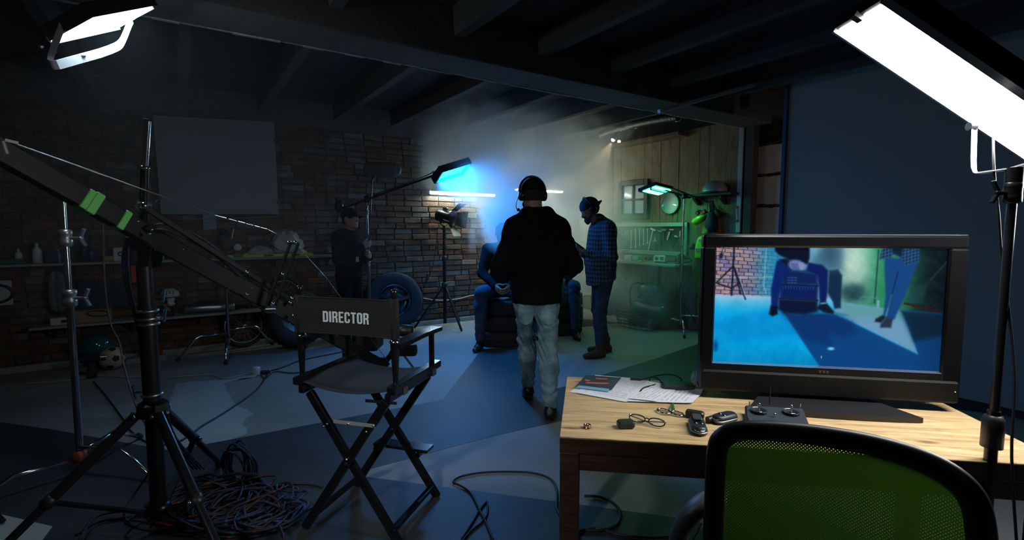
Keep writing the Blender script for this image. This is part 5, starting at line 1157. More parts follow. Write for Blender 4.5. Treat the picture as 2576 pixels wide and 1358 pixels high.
    put(poly(q((1355, 548), (1620, 560), (1620, 700), (1440, 740)), 3)*.8, (6, 28, 42)); put(poly(q((600, 570), (900, 560), (1060, 620), (1085, 690), (1000, 720), (920, 700), (940, 780), (760, 740)), 4)*.6, (8, 36, 92))
    put(poly(q((930, 560), (1035, 578), (990, 592)), 1.5)*.9, (40, 110, 135)); ellp(*q((930, 795))[0], 8, 4, (90, 185, 225), .2); ellp(*q((870, 850))[0], 1.2, 3.5, (90, 185, 225), .2); ellp(*q((165, 790))[0], 7, 14, (0, 78, 140), .2)
    # stand
    for p in (((278, 160), (268, 462)), ((270, 285), (160, 388)), ((280, 285), (362, 488)), ((285, 300), (330, 455)), ((170, 390), (265, 420)), ((265, 420), (320, 385))): line(q(*p), 2.3 if p[0][0] == 278 else 1.7, (14, 22, 38))
    line(q((205, 165), (185, 215)), .7, (20, 25, 40)); put(poly(q((180, 205), (205, 200), (200, 232), (176, 235))), (14, 24, 46)); line(q((318, 345), (360, 470)), .5, (150, 170, 190))
    # tyres and people
    put(poly(q((598, 300), (835, 300), (838, 395), (600, 395)), 2), (10, 30, 78)); put(poly(q((590, 393), (838, 393), (836, 490), (592, 480)), 1.5), (8, 26, 84)); put(poly(q((582, 478), (838, 488), (840, 560), (760, 582), (620, 575), (580, 550)), 2), (6, 16, 48))
    for k in range(12): line(q((610+18*k, 402), (610+18*k, 418)), .5, (40, 70, 140)); 
    for k in range(3):
        for j in range(3): line(q((640+22*k, 348+16*j), (652+22*k, 348+16*j)), .7, (50, 85, 150))
    line(q((595, 392), (835, 398)), .9, (3, 10, 30)); line(q((588, 478), (838, 488)), .9, (3, 10, 30)); line(q((705, 305), (838, 322)), 2.0, (22, 60, 110))
    put(poly(q((905, 300), (960, 290), (988, 330), (985, 480), (985, 535), (945, 540), (935, 500), (900, 440))), (12, 38, 66)); put(poly(q((850, 170), (985, 165), (990, 290), (905, 300), (780, 260)), 5)*.75, (52, 92, 118)); ellp(*q((910, 190))[0], 17, 22, (40, 76, 96), .3, .8)
    put(poly(q((770, 252), (860, 265), (898, 300), (900, 420), (890, 505), (850, 520), (842, 400), (830, 330), (760, 300))), (7, 24, 84)); put(poly(q((828, 540), (860, 505), (890, 500), (945, 560), (935, 575), (880, 565))), (8, 20, 40)); line(q((860, 508), (888, 505)), 2, (90, 130, 160))
    put(poly(q((565, 245), (620, 228), (668, 300), (620, 330), (600, 400), (585, 480), (578, 545), (535, 545), (532, 420), (548, 330))), (6, 30, 96)); put(poly(q((532, 530), (578, 530), (580, 580), (545, 594), (522, 580))), (5, 12, 30))
    put(poly(q((548, 150), (776, 150), (778, 225), (765, 262), (735, 262), (716, 240), (660, 246), (618, 224), (575, 205), (552, 180))), (6, 13, 34)); put(poly(q((580, 235), (640, 232), (690, 290), (640, 285))), (8, 18, 44)); ellp(*q((682, 266))[0], 16, 12, (96, 112, 165), .12); ellp(*q((727, 275))[0], 10, 10, (120, 130, 170), .12)
    for k in range(4): line(q((664+12*k, 262), (676+12*k, 292)), .5, (40, 50, 105))
    put(poly(q((1250, 215), (1460, 225), (1420, 330), (1388, 430), (1320, 600), (1268, 596), (1300, 440), (1262, 590), (1250, 585), (1262, 440), (1250, 300))), (14, 62, 118)); line(q((1335, 300), (1300, 440)), 1.2, (6, 34, 78))
    put(poly(q((1232, 150), (1462, 150), (1458, 240), (1375, 262), (1345, 215), (1300, 190), (1290, 215), (1218, 226))), (34, 78, 120)); ck = ((np.mod(U, 8) < 4).astype(float)+(np.mod(Vv+.3*U, 8) < 4))*.5; put(poly(q((1232, 150), (1462, 150), (1458, 240), (1375, 262), (1345, 215), (1300, 190), (1290, 215), (1218, 226)))*ck*.7, (10, 24, 54))
    put(poly(q((1290, 150), (1360, 150), (1352, 208), (1300, 190)))*.8, (8, 20, 40)); put(poly(q((1248, 575), (1268, 590), (1240, 625), (1200, 618), (1205, 600))), (20, 26, 40)); put(poly(q((1268, 590), (1312, 590), (1300, 655), (1235, 655), (1235, 635))), (32, 44, 66))
    C2 = np.clip(C*(1-.25*np.clip((U-2300)/100, 0, 1))[..., None], 0, 255)/255
    lin = np.where(C2 <= .04045, C2/12.92, ((C2+.055)/1.055)**2.4)
    px, py = sx0+(sx1-sx0)*S_, sz1+(sz0-sz1)*T_
    co = np.array(bl_)[None, None]+np.array(ex)[None, None]*px[..., None]+np.array([0, 0, 1.0])[None, None]*py[..., None]+np.array(en)[None, None]*-.002-np.array(TV.location)[None, None]
    I = (np.arange(NY-1)[:, None]*NX+np.arange(NX-1)[None]).ravel(); F = np.stack([I, I+NX, I+NX+1, I+1], 1)
    me = D.meshes.new('screen'); me.vertices.add(NX*NY); me.vertices.foreach_set('co', co.reshape(-1).astype(np.float32)); me.loops.add(len(F)*4); me.loops.foreach_set('vertex_index', F.ravel().astype(np.int32))
    me.polygons.add(len(F)); me.polygons.foreach_set('loop_start', np.arange(0, len(F)*4, 4, dtype=np.int32)); me.polygons.foreach_set('loop_total', np.full(len(F), 4, np.int32)); me.update(calc_edges=True)
    ca = me.color_attributes.new('picture', 'FLOAT_COLOR', 'POINT'); ca.data.foreach_set('color', np.concatenate([lin, np.ones(lin.shape[:2]+(1,))], -1).reshape(-1).astype(np.float32))
    m = M('screen_picture', (.002, .002, .002), .35); a_ = m.node_tree.nodes.new('ShaderNodeVertexColor'); a_.layer_name = 'picture'; b = m.node_tree.nodes['Principled BSDF']
    m.node_tree.links.new(a_.outputs['Color'], b.inputs['Emission Color']); b.inputs['Emission Strength'].default_value = L_SCREEN; b.inputs['Specular IOR Level'].default_value = 0.0
    me.materials.append(m); o = D.objects.new('screen', me); COL.objects.link(o); o.parent = TV; o['label'] = 'glowing screen with a blue floor, brick wall and seated figures'
screen_mesh()
# papers ------------------------------------------------------------------
m_paper = M('paper_white', (.78, .8, .84), .7); m_ink = M('ink', (.5, .52, .57), .8)
def sheet_of(name, px, lift, label, cat='paper', mat=None, curl=0.0, lines=0, group=None, inkm=None, base=0.0):
    c = [fl(u, v, TZ+.001) for u, v in px]; rows = []; n = 12
    def S(s, t, e=0.0):
        p = c[0].lerp(c[1], s).lerp(c[3].lerp(c[2], s), t); z = TZ+.001+base+lift*(.5+.5*math.sin(3*s+2*t))+curl*max(0, s-.75)**2*16+curl*.5*max(0, t-.8)**2*10+e; return Vector((p.x, p.y, z))
    for j in range(n+1): rows.append([S(i/n, j/n) for i in range(n+1)])
    o = MB().sheet(rows, -.0006).build(name, mat or m_paper, label=label, cat=cat, group=group)
    if lines:
        tx_ = MB(); rn = random.Random(len(label)+int(px[0][0]))
        for k in range(lines):
            t = .08+.84*k/lines; s = .1
            while s < .88:
                w_ = rn.uniform(.02, .09)
                if rn.random() < .86:
                    w_ = min(w_, .9-s); tx_.add([S(s, t, .0009), S(s+w_, t, .0009), S(s+w_, t+.35*.84/lines, .0009), S(s, t+.35*.84/lines, .0009)], [(0, 1, 2, 3)])
                s += w_+.012
        tx_.build('printed_text', inkm or m_ink, o)
    return o
sheet_of('paper_sheet', [(1432, 986), (1503, 944), (1608, 952), (1580, 1008)], .001, 'white paper under the dark leaflet at the table corner', lines=9)
sheet_of('paper_sheet', [(1498, 945), (1640, 962), (1577, 1013), (1450, 990)], .001, 'white printed sheet between the leaflet and the open booklet', lines=14, base=.0025)
sheet_of('paper_sheet', [(1575, 1012), (1628, 968), (1768, 990), (1742, 1018)], .002, 'white printed page with a raised corner nearest the television', lines=12, curl=.012, base=.004)
sheet_of('paper_sheet', [(1582, 1008), (1640, 975), (1700, 985), (1650, 1016)], .0015, 'folded white page at the front of the paper pile', lines=6, base=.009)
lf = sheet_of('leaflet', [(1448, 976), (1474, 947), (1563, 953), (1538, 985)], .001, 'dark blue photo leaflet with red print on the white papers', 'leaflet', M('leaflet_dark', (.03, .05, .08), .35, var=.5, scale=20), base=.006)
def strip(px, z, mat, parent, name):
    return MB().prism([fl(u, v, z) for u, v in px], (0, 0, .0004)).build(name, mat, parent)
strip([(1449, 975), (1455, 969), (1533, 978), (1531, 985)], TZ+.0085, M('leaflet_blue', (.2, .42, .58), .4), lf, 'blue_strip')
m_red = M('red_print', (.6, .12, .08), .6)
for (u, v, w_) in ((1472, 964, 58), (1497, 953, 30), (1470, 957, 12)): strip([(u, v), (u+3, v-3), (u+w_+3, v-1), (u+w_, v+2.2)], TZ+.0088, m_red, lf, 'red_print')
# cables, adapter, bag ------------------------------------------------------
def onT(u, v, h=0.0): p = fl(u, v, TZ+h); return p
ad_ = onT(1705, 972, .016); MB().box(ad_, (.13, .055, .03), rz=ta, bev=.006).build('power_adapter', black_plastic, label='black power adapter lying behind the papers', cat='adapter')
wire('adapter_cable', [onT(1585, 954, .005), onT(1610, 955, .005), onT(1650, 945, .02), onT(1690, 942, .03), onT(1715, 955, .02), onT(1700, 965, .02)], .0028, cable_black, label='thin black cable arching over the papers to the adapter', cat='cable')
wire('adapter_cable', [onT(1632, 965, .012), onT(1638, 948, .02), onT(1655, 952, .02), onT(1662, 962, .015), onT(1645, 968, .012), onT(1620, 975, .01), onT(1610, 985, .009)], .003, cable_black, label='black cable loop standing on the papers', cat='cable')
mk = MB().cyl(onT(1586, 953, .009), onT(1612, 955, .009), .006, n=10); mk.build('marker_pen', black_plastic, label='short black marker at the back of the papers', cat='pen')
bgp = onT(1752, 972, .0); b_ = MB(); rn = random.Random(5)
rows = [[bgp+ex*(.055*(i/8-.5)*(1-.3*j/8))+Vector((0, 0, .001+.07*j/8))+en*rn.uniform(-.008, .012) for i in range(9)] for j in range(9)]
b_.sheet(rows, .0005, False).build('plastic_bag', M('clear_film', (.8, .85, .9), .1, spec=.8, alpha=.35), label='crumpled clear plastic bag beside the television', cat='bag')
# small metal ring
rp = onT(1477, 1076); MB().lathe(rp, [(.008, .0), (.014, 0), (.015, .003), (.012, .005), (.012, .009), (.0135, .011), (.010, .013), (.008, .012), (.008, 0)], n=20).build('metal_ring', M('bronze', (.5, .32, .2), .25, 1.0), label='small bronze coloured metal bushing at the table corner', cat='ring')
# battery
bp_ = onT(1574, 1066, .013); MB().box(bp_, (.058, .036, .024), rz=math.radians(-30), bev=.006).build('battery_pack', black_plastic, label='small black camera battery beside the spectacles', cat='battery')
# spectacles
SPX = thing('spectacles', 'black framed spectacles lying on the wooden table top', 'glasses', onT(1628, 1072)); m_gl = M('spectacle_black', (.008, .008, .008), .2, coat=.4)
la, lb = onT(1603, 1052, .02), onT(1652, 1062, .018); sd = (lb-la).normalized(); upv = (Vector((0, 0, 1))*.75+cf*.55).normalized(); upv = (upv-sd*upv.dot(sd)).normalized()
for c_ in (la, lb):
    ring = [c_+sd*math.cos(t)*.0255*(1+.06*math.cos(2*t))+upv*math.sin(t)*.0140*(1+.1*math.cos(2*t)) for t in [2*math.pi*k/28 for k in range(28)]]
    rm = MB().tube(ring, .0022, 8, True).build('lens_rim', m_gl, SPX)
    MB().add(ring, [tuple(range(28))]).build('lens', M('lens_glass', (.95, .97, 1), .02, alpha=.12), rm)
MB().tube(spline([la+sd*.024+upv*.004, la.lerp(lb, .5)+upv*.007, lb-sd*.024+upv*.004], 5), .002, 8).build('bridge', m_gl, SPX)
for c_, k in ((la-sd*.026, 1), (lb+sd*.026, -1)):
    MB().tube(spline([c_+upv*.008, c_+upv*.004-en*.004, c_+sd*k*.05-Vector((0, 0, .006))+cf*.012*1, Vector((0, 0, 0))+c_+sd*k*.085+cf*.02-Vector((0, 0, .014))], 5), .0019, 8).build('temple_arm', m_gl, SPX)
    MB().box(c_+upv*.008, (.006, .006, .005), bev=.001).build('hinge', chrome, SPX)
# scissors
SCX = thing('scissors', 'chrome handled scissors half under the white papers', 'scissors', onT(1690, 1035))
for (u, v, rx_, ry_) in ((1670, 1034, .024, .015), (1704, 1040, .022, .013)):
    c_ = onT(u, v, .006); MB().tube([c_+sd*math.cos(t)*rx_+e2*math.sin(t)*ry_*1.5 for t in [2*math.pi*k/24 for k in range(24)]], .0035, 8, True).build('handle_ring', chrome, SCX)
MB().bar(onT(1683, 1030, .006), onT(1700, 1005, .004), .006, .004).build('blade', steel, SCX); MB().bar(onT(1696, 1033, .006), onT(1690, 1005, .004), .006, .004).build('blade', steel, SCX)
# clip-on walkie packs
def pack(name, label, u, v, rz, L, W, clip=True, cat='radio pack'):
    o = thing(name, label, cat, onT(u, v)); c_ = o.location; R = Matrix.Rotation(rz, 3, 'Z'); g = lambda x_, y_, z_: c_+R@Vector((x_, y_, z_))
    out = [(W/2*math.cos(t)*(1+.0*t), (L/2-W/2)*(1 if math.sin(t) > 0 else -1)+W/2*math.sin(t)) for t in [2*math.pi*(k+.5)/24 for k in range(24)]]
    def ring(z_, s_): return [g(x_*s_, y_*(1-(1-s_)*W/L), z_) for x_, y_ in out]
    b_ = MB(); rs_ = [ring(.001, .86), ring(.005, 1.0), ring(.016, 1.0), ring(.024, .9), ring(.028, .7)]
    vs = [p for r_ in rs_ for p in r_]; fs = [(i*24+k, i*24+(k+1) % 24, (i+1)*24+(k+1) % 24, (i+1)*24+k) for i in range(4) for k in range(24)]; b_.add(vs, fs, True); b_.add(rs_[0], [tuple(reversed(range(24)))]); b_.add(rs_[-1], [tuple(range(24))])
    b_.build('case', black_plastic, o)
    MB().tube(ring(.012, 1.01), .0022, 6, True).build('chrome_trim', steel, o)
    if clip: MB().box(g(0, L*.2, .034), (W*.55, L*.42, .006), R, bev=.003).build('belt_clip', M('dark_grey', (.05, .055, .055), .35), o); MB().box(g(0, L*.34, .029), (W*.5, L*.1, .012), R, bev=.002).build('clip_hinge', black_plastic, o)
    for s_ in (-1, 1): MB().lathe(g(s_*W*.18, -L*.12, .0275), [(.001, .004), (.005, .003), (.007, 0)], n=12).build('button', M('black_gloss', (.01, .01, .01), .08, coat=1), o)
    MB().tube([g(W*.36*math.cos(t), -L*.5+W*.42+W*.4*math.sin(t), .018) for t in [math.pi*(1.1+.8*k/10) for k in range(11)]], .003, 6).build('metal_lip', chrome, o)
    return o
pack('radio_pack', 'black rounded radio pack with belt clip nearest the green chair', 1755, 1080, math.radians(-47), .125, .052)
pack('radio_pack', 'black rounded radio pack turned sideways behind the clip pack', 1822, 1060, math.radians(-97), .105, .048, False)
bx_ = onT(1748, 1042, .014); MB().box(bx_, (.062, .028, .026), rz=math.radians(-62), bev=.005).build('charger_block', black_plastic, label='small black charger block behind the radio packs', cat='charger')
MB().cyl(onT(1780, 1056, .012), onT(1792, 1052, .014), .011, n=14).build('jack_plug', black_plastic, label='stubby black plug between the two radio packs', cat='plug')
# remote controller
RC = thing('remote_controller', 'dark twin stick remote controller with upright antenna in front of the television', 'remote control', onT(1950, 1060)); m_rc = M('rc_grey', (.035, .037, .038), .45)
pr = [onT(1874, 1022, .03), onT(2020, 1030, .03), onT(2042, 1084, .016), onT(2036, 1105, .012), onT(1893, 1092, .012), onT(1876, 1050, .022)]
cen = sum(pr, Vector())/6; top_ = [cen+(p-cen)*.95+Vector((0, 0, .006)) for p in pr]; bot = [Vector((p.x, p.y, TZ+.003)) for p in pr]
b_ = MB(); b_.add(bot+pr+top_, [tuple(range(6))]+[(i, (i+1) % 6, 6+(i+1) % 6, 6+i) for i in range(6)]+[(6+i, 6+(i+1) % 6, 12+(i+1) % 6, 12+i) for i in range(6)]+[tuple(range(12, 18))]); b_.build('case', m_rc, RC)
for (u, v) in ((1909, 1033), (1990, 1037)):
    c_ = onT(u, v, .036); gm = MB().lathe(c_, [(.026, -.004), (.027, .002), (.024, .004), (.021, .001), (.001, -.003)], n=22).build('gimbal_well', M('well_black', (.008, .008, .008), .4), RC)
    MB().tube([c_+Vector((math.cos(t)*.0255, math.sin(t)*.0255, .004)) for t in [math.pi*(.2+1.2*k/14)+HEAD-1.2 for k in range(15)]], .0016, 6).build('chrome_arc', chrome, gm)
    MB().lathe(c_, [(.003, 0), (.003, .016), (.0048, .018), (.0048, .026), (.003, .028), (.001, .028)], n=12).build('stick', chrome, gm)
for (u, v, h_) in ((1885, 1020, .014), (2013, 1024, .014)): MB().cyl(onT(u, v, .036), onT(u, v, .036)+Vector((0, 0, h_)), .0022, n=8).build('toggle_switch', chrome, RC)
MB().ball(onT(1949, 1042, .038), .0055, 10).build('power_knob', chrome, RC)
an = onT(1936, 1018, .034); MB().cyl(an, an+Vector((.008, .004, .062)), .0022, n=8).build('antenna', black_plastic, RC)
for (u, v) in ((1925, 1058), (1933, 1058), (1945, 1058), (1962, 1060)): MB().box(onT(u, v, .0335), (.012, .006, .002), rz=ta, bev=.0006).build('menu_button', black_plastic, RC)
MB().box(onT(1935, 1066, .031), (.05, .006, .001), rz=ta).build('silver_line', steel, RC)

# ================================================================== GREEN MESH CHAIR
GC = thing('office_chair', 'office chair with green mesh back and black frame in the near foreground', 'chair', fl(2120, 1500, 0)*1.0)
oc = [(1800, 1560, 1.10), (1793, 1400, 1.11), (1797, 1250, 1.13), (1803, 1140, 1.15), (1818, 1103, 1.155), (1860, 1088, 1.155), (1930, 1091, 1.14), (2060, 1108, 1.10), (2200, 1133, 1.045), (2320, 1166, .99), (2400, 1205, .955), (2448, 1255, .93), (2468, 1330, .915), (2472, 1450, .90), (2462, 1580, .89)]
g0, g1 = at(1797, 1250, 1.13), at(2468, 1330, .915)
oc2 = [vpl(u, v, g0, g1) for u, v, d in oc]
vx = (g1-g0); vx.z = 0; vx.normalize(); vz = Vector((0, 0, 1)); vn = vx.cross(vz).normalized()
if vn.dot(CP-g0) < 0: vn = -vn
xs_ = [(p-g0).dot(vx) for p in oc2]; xlo, xhi = min(xs_), max(xs_)
bulge = lambda a_: vn*(-.03*math.sin(math.pi*min(1, max(0, (a_-xlo)/(xhi-xlo)))))
fc = [p+bulge((p-g0).dot(vx)) for p in spline(oc2, 5)]
mid_ = sum(fc, Vector())/len(fc)
fr = MB(); cs = [(1, 0), (.8, .62), (.25, 1), (-.25, 1), (-.8, .62), (-1, 0), (-.8, -.62), (-.25, -1), (.25, -1), (.8, -.62)]; vs = []
for i, p in enumerate(fc):
    t = (fc[min(i+1, len(fc)-1)]-fc[max(i-1, 0)]).normalized(); o_ = t.cross(vn).normalized(); k = .021+.003*(i/len(fc))
    vs += [p+o_*a_*k+vn*b_*.016 for a_, b_ in cs]
fr.add(vs, [(i*10+k, i*10+(k+1) % 10, (i+1)*10+(k+1) % 10, (i+1)*10+k) for i in range(len(fc)-1) for k in range(10)], True); fr.build('back_frame', M('chair_frame', (.012, .013, .015), .42), GC)
# woven mesh with real holes, clipped to the inside of the frame
inn = [((p-g0).dot(vx), p.z) for p in fc]
def inside(a_, b_):
    c = False; n = len(inn)
    for i in range(n):
        (x0, y0), (x1, y1) = inn[i], inn[(i+1) % n]
        if (y0 > b_) != (y1 > b_) and a_ < (x1-x0)*(b_-y0)/(y1-y0)+x0: c = not c
    return c
amin, amax = min(q[0] for q in inn), max(q[0] for q in inn); zmin, zmax = min(q[1] for q in inn), max(q[1] for q in inn)
av = []; af = []; dd = .0072; ny_ = int((zmax-zmin)/(dd*.5)); nx_ = int((amax-amin)/dd)
def G3(a_, z_):
    p = g0+vx*a_; return Vector((p.x, p.y, z_))+bulge(a_)
for j in range(ny_):
    z_ = zmin+j*dd*.5
    for i in range(nx_):
        a_ = amin+(i+(.5 if j % 2 else 0))*dd
        if not inside(a_, z_): continue
        o4 = [(a_-dd/2, z_), (a_, z_-dd/2), (a_+dd/2, z_), (a_, z_+dd/2)]; hs = .31
        i4 = [(a_-dd/2*hs, z_), (a_, z_-dd/2*hs*.8), (a_+dd/2*hs, z_), (a_, z_+dd/2*hs*.8)]
        b = len(av); av += [G3(*q) for q in o4]+[G3(*q) for q in i4]; af += [(b+k, b+(k+1) % 4, b+4+(k+1) % 4, b+4+k) for k in range(4)]
gm_ = MB(); gm_.add(av, af); mgm = M('green_mesh', (.014, .036, .003), .8, spec=.1); ngm = mgm.node_tree; tr_ = ngm.nodes.new('ShaderNodeBsdfTranslucent'); tr_.inputs[0].default_value = (.02, .055, .004, 1); mxs = ngm.nodes.new('ShaderNodeMixShader'); mxs.inputs[0].default_value = .45
ngm.links.new(ngm.nodes['Principled BSDF'].outputs[0], mxs.inputs[1]); ngm.links.new(tr_.outputs[0], mxs.inputs[2]); ngm.links.new(mxs.outputs[0], ngm.nodes['Material Output'].inputs['Surface'])
mo = gm_.build('mesh_back', mgm, GC, label='green woven mesh', kind='stuff')
# arm, seat, column, base
ap = at(1722, 1345, 1.22); bdir = -vn
arm_pts = [at(1700, 1400, 1.24), at(1712, 1335, 1.24), at(1745, 1285, 1.23), at(1785, 1262, 1.22), at(1830, 1262, 1.22)]
b_ = MB(); ap_ = spline(arm_pts, 5); vs = []
for i, p in enumerate(ap_):
    t = (ap_[min(i+1, len(ap_)-1)]-ap_[max(i-1, 0)]).normalized(); o_ = t.cross(vn).normalized(); vs += [p+o_*a_*.022+vn*b2_*.045 for a_, b2_ in cs]
b_.add(vs, [(i*10+k, i*10+(k+1) % 10, (i+1)*10+(k+1) % 10, (i+1)*10+k) for i in range(len(ap_)-1) for k in range(10)]+[tuple(range(10))], True); b_.build('armrest', M('arm_grey', (.09, .1, .095), .4), GC)
MB().tube([at(1745, 1358, 1.2), at(1768, 1318, 1.2)], .003, 6).build('arm_strip', steel, GC)
sc_ = mid_.copy(); sc_.z = 0; sc_ = sc_-vn*.24
ChR = Matrix((vx, -vn, vz)).transposed()
MB().box(sc_+Vector((0, 0, .44)), (.46, .44, .07), ChR, bev=.03).build('seat', M('chair_seat', (.015, .016, .016), .9), GC)
MB().bar(sc_+vn*.2+Vector((0, 0, .43)), Vector((mid_.x, mid_.y, .72))+vn*.03, .07, .02, bev=.006).build('back_bracket', black_plastic, GC)
MB().cyl(sc_+Vector((0, 0, .1)), sc_+Vector((0, 0, .41)), .026, n=14).build('gas_column', black_metal, GC)
for k in range(5):
    an = 2*math.pi*k/5+.3; e = sc_+Vector((.29*math.cos(an), .29*math.sin(an), .065)); lg = MB().bar(sc_+Vector((0, 0, .11)), e, .04, .03, bev=.006).build('base_arm', black_plastic, GC)
    MB().lathe(e+Vector((-.012*math.sin(an), .012*math.cos(an), -.037)), [(.001, 0), (.028, 0), (.028, .022), (.001, .022)], (math.sin(an), -math.cos(an), 0), 14).build('castor', rubber, lg)
# ================================================================== BACKGROUND THINGS ON THE BRICK WALL SIDE
def onb(u, v, off=.1): return onp(u, v, 1, YB-off)
m_shelf = M('shelf_grey', (.28, .29, .28), .7, var=.15)
def shelf(name, label, x0, x1, z, dep=.2):
    s = thing(name, label, 'shelf', ((x0+x1)/2, YB-dep/2, z)); MB().box(((x0+x1)/2, YB-dep/2-.01, z), (x1-x0, dep, .022), bev=.003).build('board', m_shelf, s)
    x = x0+.15
    while x < x1:
        MB().bar((x, YB-.015, z-.13), (x, YB-.015, z-.01), .02, .02).build('bracket', M('bracket', (.05, .05, .05), .5, .5), s); MB().bar((x, YB-.02, z-.12), (x, YB-dep+.02, z-.014), .018, .01).build('bracket', M('bracket', (.05, .05, .05), .5, .5), s); x += .62
    return s
shelf('wall_shelf', 'upper grey shelf full of tools along the brick wall', -2.3, 1.63, 1.068); shelf('wall_shelf', 'lower grey shelf with a metal cylinder along the brick wall', -1.25, .76, .452, .24)
S1, S2 = 1.08, .464
def bx(name, label, cat, u, w, h, d, z, mat, off=.09, rz=0, group=None, lid=None):
    p = onp(u, 600, 1, YB-off); o = MB().box((p.x, YB-off, z+h/2), (w, d, h), rz=rz, bev=min(.008, h*.2)).build(name, mat, label=label, cat=cat, group=group)
    if lid: MB().box((p.x, YB-off, z+h*.93), (w*1.03, d*1.03, h*.14), rz=rz, bev=.003).build('lid', lid, o)
    return o
def bottle(label, u, r, h, z, mat, capm, off=.1, spout=False):
    p = onp(u, 600, 1, YB-off); t = thing('bottle', label, 'bottle', (p.x, YB-off, z))
    MB().lathe((p.x, YB-off, z), [(.001, 0), (r, 0), (r, h*.6), (r*.85, h*.7), (r*.35, h*.8), (r*.35, h*.86)], n=14).build('body', mat, t)
    MB().lathe((p.x, YB-off, z+h*.84), [(r*.42, 0), (r*.42, h*.09), (r*(.12 if spout else .36), h*.16), (.001, h*.17)], n=12).build('bottle_cap', capm, t); return t
white_p = M('plastic_white', (.55, .57, .55), .5); dkblue = M('plastic_dark_blue', (.02, .035, .09), .4)
bx('box', 'flat dark green box at the left end of the upper shelf', 'box', 12, .28, .05, .15, S1, M('green_dark', (.03, .09, .03), .6))
bottle('small white bottle with a nozzle on the upper shelf, far left', 43, .028, .15, S1, white_p, white_p, spout=True)
bottle('taller white bottle with pointed cap on the upper shelf', 90, .038, .2, S1, white_p, white_p, spout=True)
bx('box', 'dark blue box standing between white bottle and chrome stand on the shelf', 'box', 128, .1, .12, .1, S1, dkblue); bottle('slim clear bottle just left of the chrome stand pole', 143, .02, .13, S1, M('clear_dull', (.3, .32, .33), .2), white_p)
bottle('dark tall bottle right of the chrome stand on the upper shelf', 208, .035, .22, S1, black_plastic, M('dull_red', (.3, .03, .02), .5)); bottle('blue black squat bottle next to the dark tall bottle', 226, .045, .17, S1, dkblue, black_plastic)
bx('tin', 'yellow green tin lying on the upper shelf', 'tin', 270, .1, .055, .09, S1, M('tin_yellow', (.28, .26, .05), .5)); 
p = onp(288, 600, 1, YB-.12); MB().lathe((p.x, YB-.12, S1), [(.001, 0), (.016, 0), (.016, .07), (.012, .075), (.001, .075)], n=14).build('metal_can', chrome, label='small shiny can beside the yellow tin', cat='can')
b1 = bx('box', 'white carton with a dark round mark on the upper shelf', 'box', 301, .12, .14, .1, S1, white_p); p = onp(301, 600, 1, YB-.145); MB().lathe((p.x, YB-.141, S1+.075), [(.012, 0), (.026, 0), (.026, .002), (.012, .002), (.012, 0)], (0, -1, 0), 16).build('round_mark', black_plastic, b1)
bx('box', 'grey cardboard box behind the crane column', 'box', 402, .16, .12, .12, S1, M('card_grey', (.3, .28, .25), .8)); bx('box', 'lower grey cardboard box right of the crane column', 'box', 428, .14, .07, .12, S1, M('card_grey2', (.22, .21, .19), .8))
fn = thing('tool', 'red and white hand tool leaning on the upper shelf', 'tool', onb(478, 655)); MB().lathe(onb(478, 650), [(.001, 0), (.04, 0), (.012, .08), (.008, .12)], (.3, 0, 1), 12).build('funnel', M('tool_red', (.5, .05, .02), .5), fn)
bx('box', 'orange red carton further right on the upper shelf', 'box', 545, .12, .05, .1, S1+.0, M('card_orange', (.4, .1, .03), .7))
lv = thing('spirit_level', 'long yellow spirit level lying on the upper shelf edge', 'level', (.9, YB-.19, S1)); MB().box((.87, YB-.19, S1+.018), (1.0, .022, .036), bev=.003).build('beam', M('level_yellow', (.5, .42, .02), .5), lv)
for x_ in (.55, .87, 1.17): MB().box((x_, YB-.203, S1+.02), (.1, .006, .02), bev=.003).build('vial_window', black_plastic, lv)
MB().box((.95, YB-.205, S1-.006), (1.25, .02, .014), bev=.003).build('teal_strip', M('teal', (.03, .22, .18), .5), label='teal edging strip along the front of the upper shelf', cat='strip')
# dark flower-like brush heads, clock, roller, plastic bags
for (u, v, r_) in ((560, 585, .055), (553, 612, .05)):
    c = onb(u, v, .12); t = thing('bottle_brush', 'dark bristly brush head standing on the upper shelf, '+('upper' if v < 600 else 'lower')+' of two', 'brush', c); b_ = MB().ball(c, r_*.6, 10)
    for k in range(26):
        a_ = random.uniform(0, 6.28); e_ = random.uniform(-1, 1.3); d_ = Vector((math.cos(a_)*math.cos(e_), math.sin(a_)*math.cos(e_)*.6, math.sin(e_))); b_.cyl(c, c+d_*r_, .008, .003, 5)
    b_.build('bristles', rubber, t)
MB().cyl(onb(556, 652, .12), onb(558, 590, .12), .008, n=8).build('brush_stand', black_plastic, label='thin dark rod under the brush heads', cat='rod')
ck = thing('dial_gauge', 'round pale dial gauge on the upper shelf', 'gauge', onb(598, 640, .12)); MB().lathe(onb(598, 622, .12), [(.001, 0), (.05, 0), (.052, .01), (.044, .02), (.001, .018)], (0, -1, 0), 20).build('dial_case', M('dull_red', (.3, .03, .02), .5), ck); MB().lathe(onb(598, 622, .142), [(.001, .001), (.042, .001), (.042, 0)], (0, -1, 0), 20).build('dial_face', white_p, ck); MB().box(onb(598, 640, .12), (.07, .05, .03)).build('gauge_base', black_plastic, ck)
MB().bar(onb(583, 600, .1), onb(588, 575, .1), .012, .012).build('scraper', white_p, label='narrow pale scraper sticking up behind the dial gauge', cat='tool')
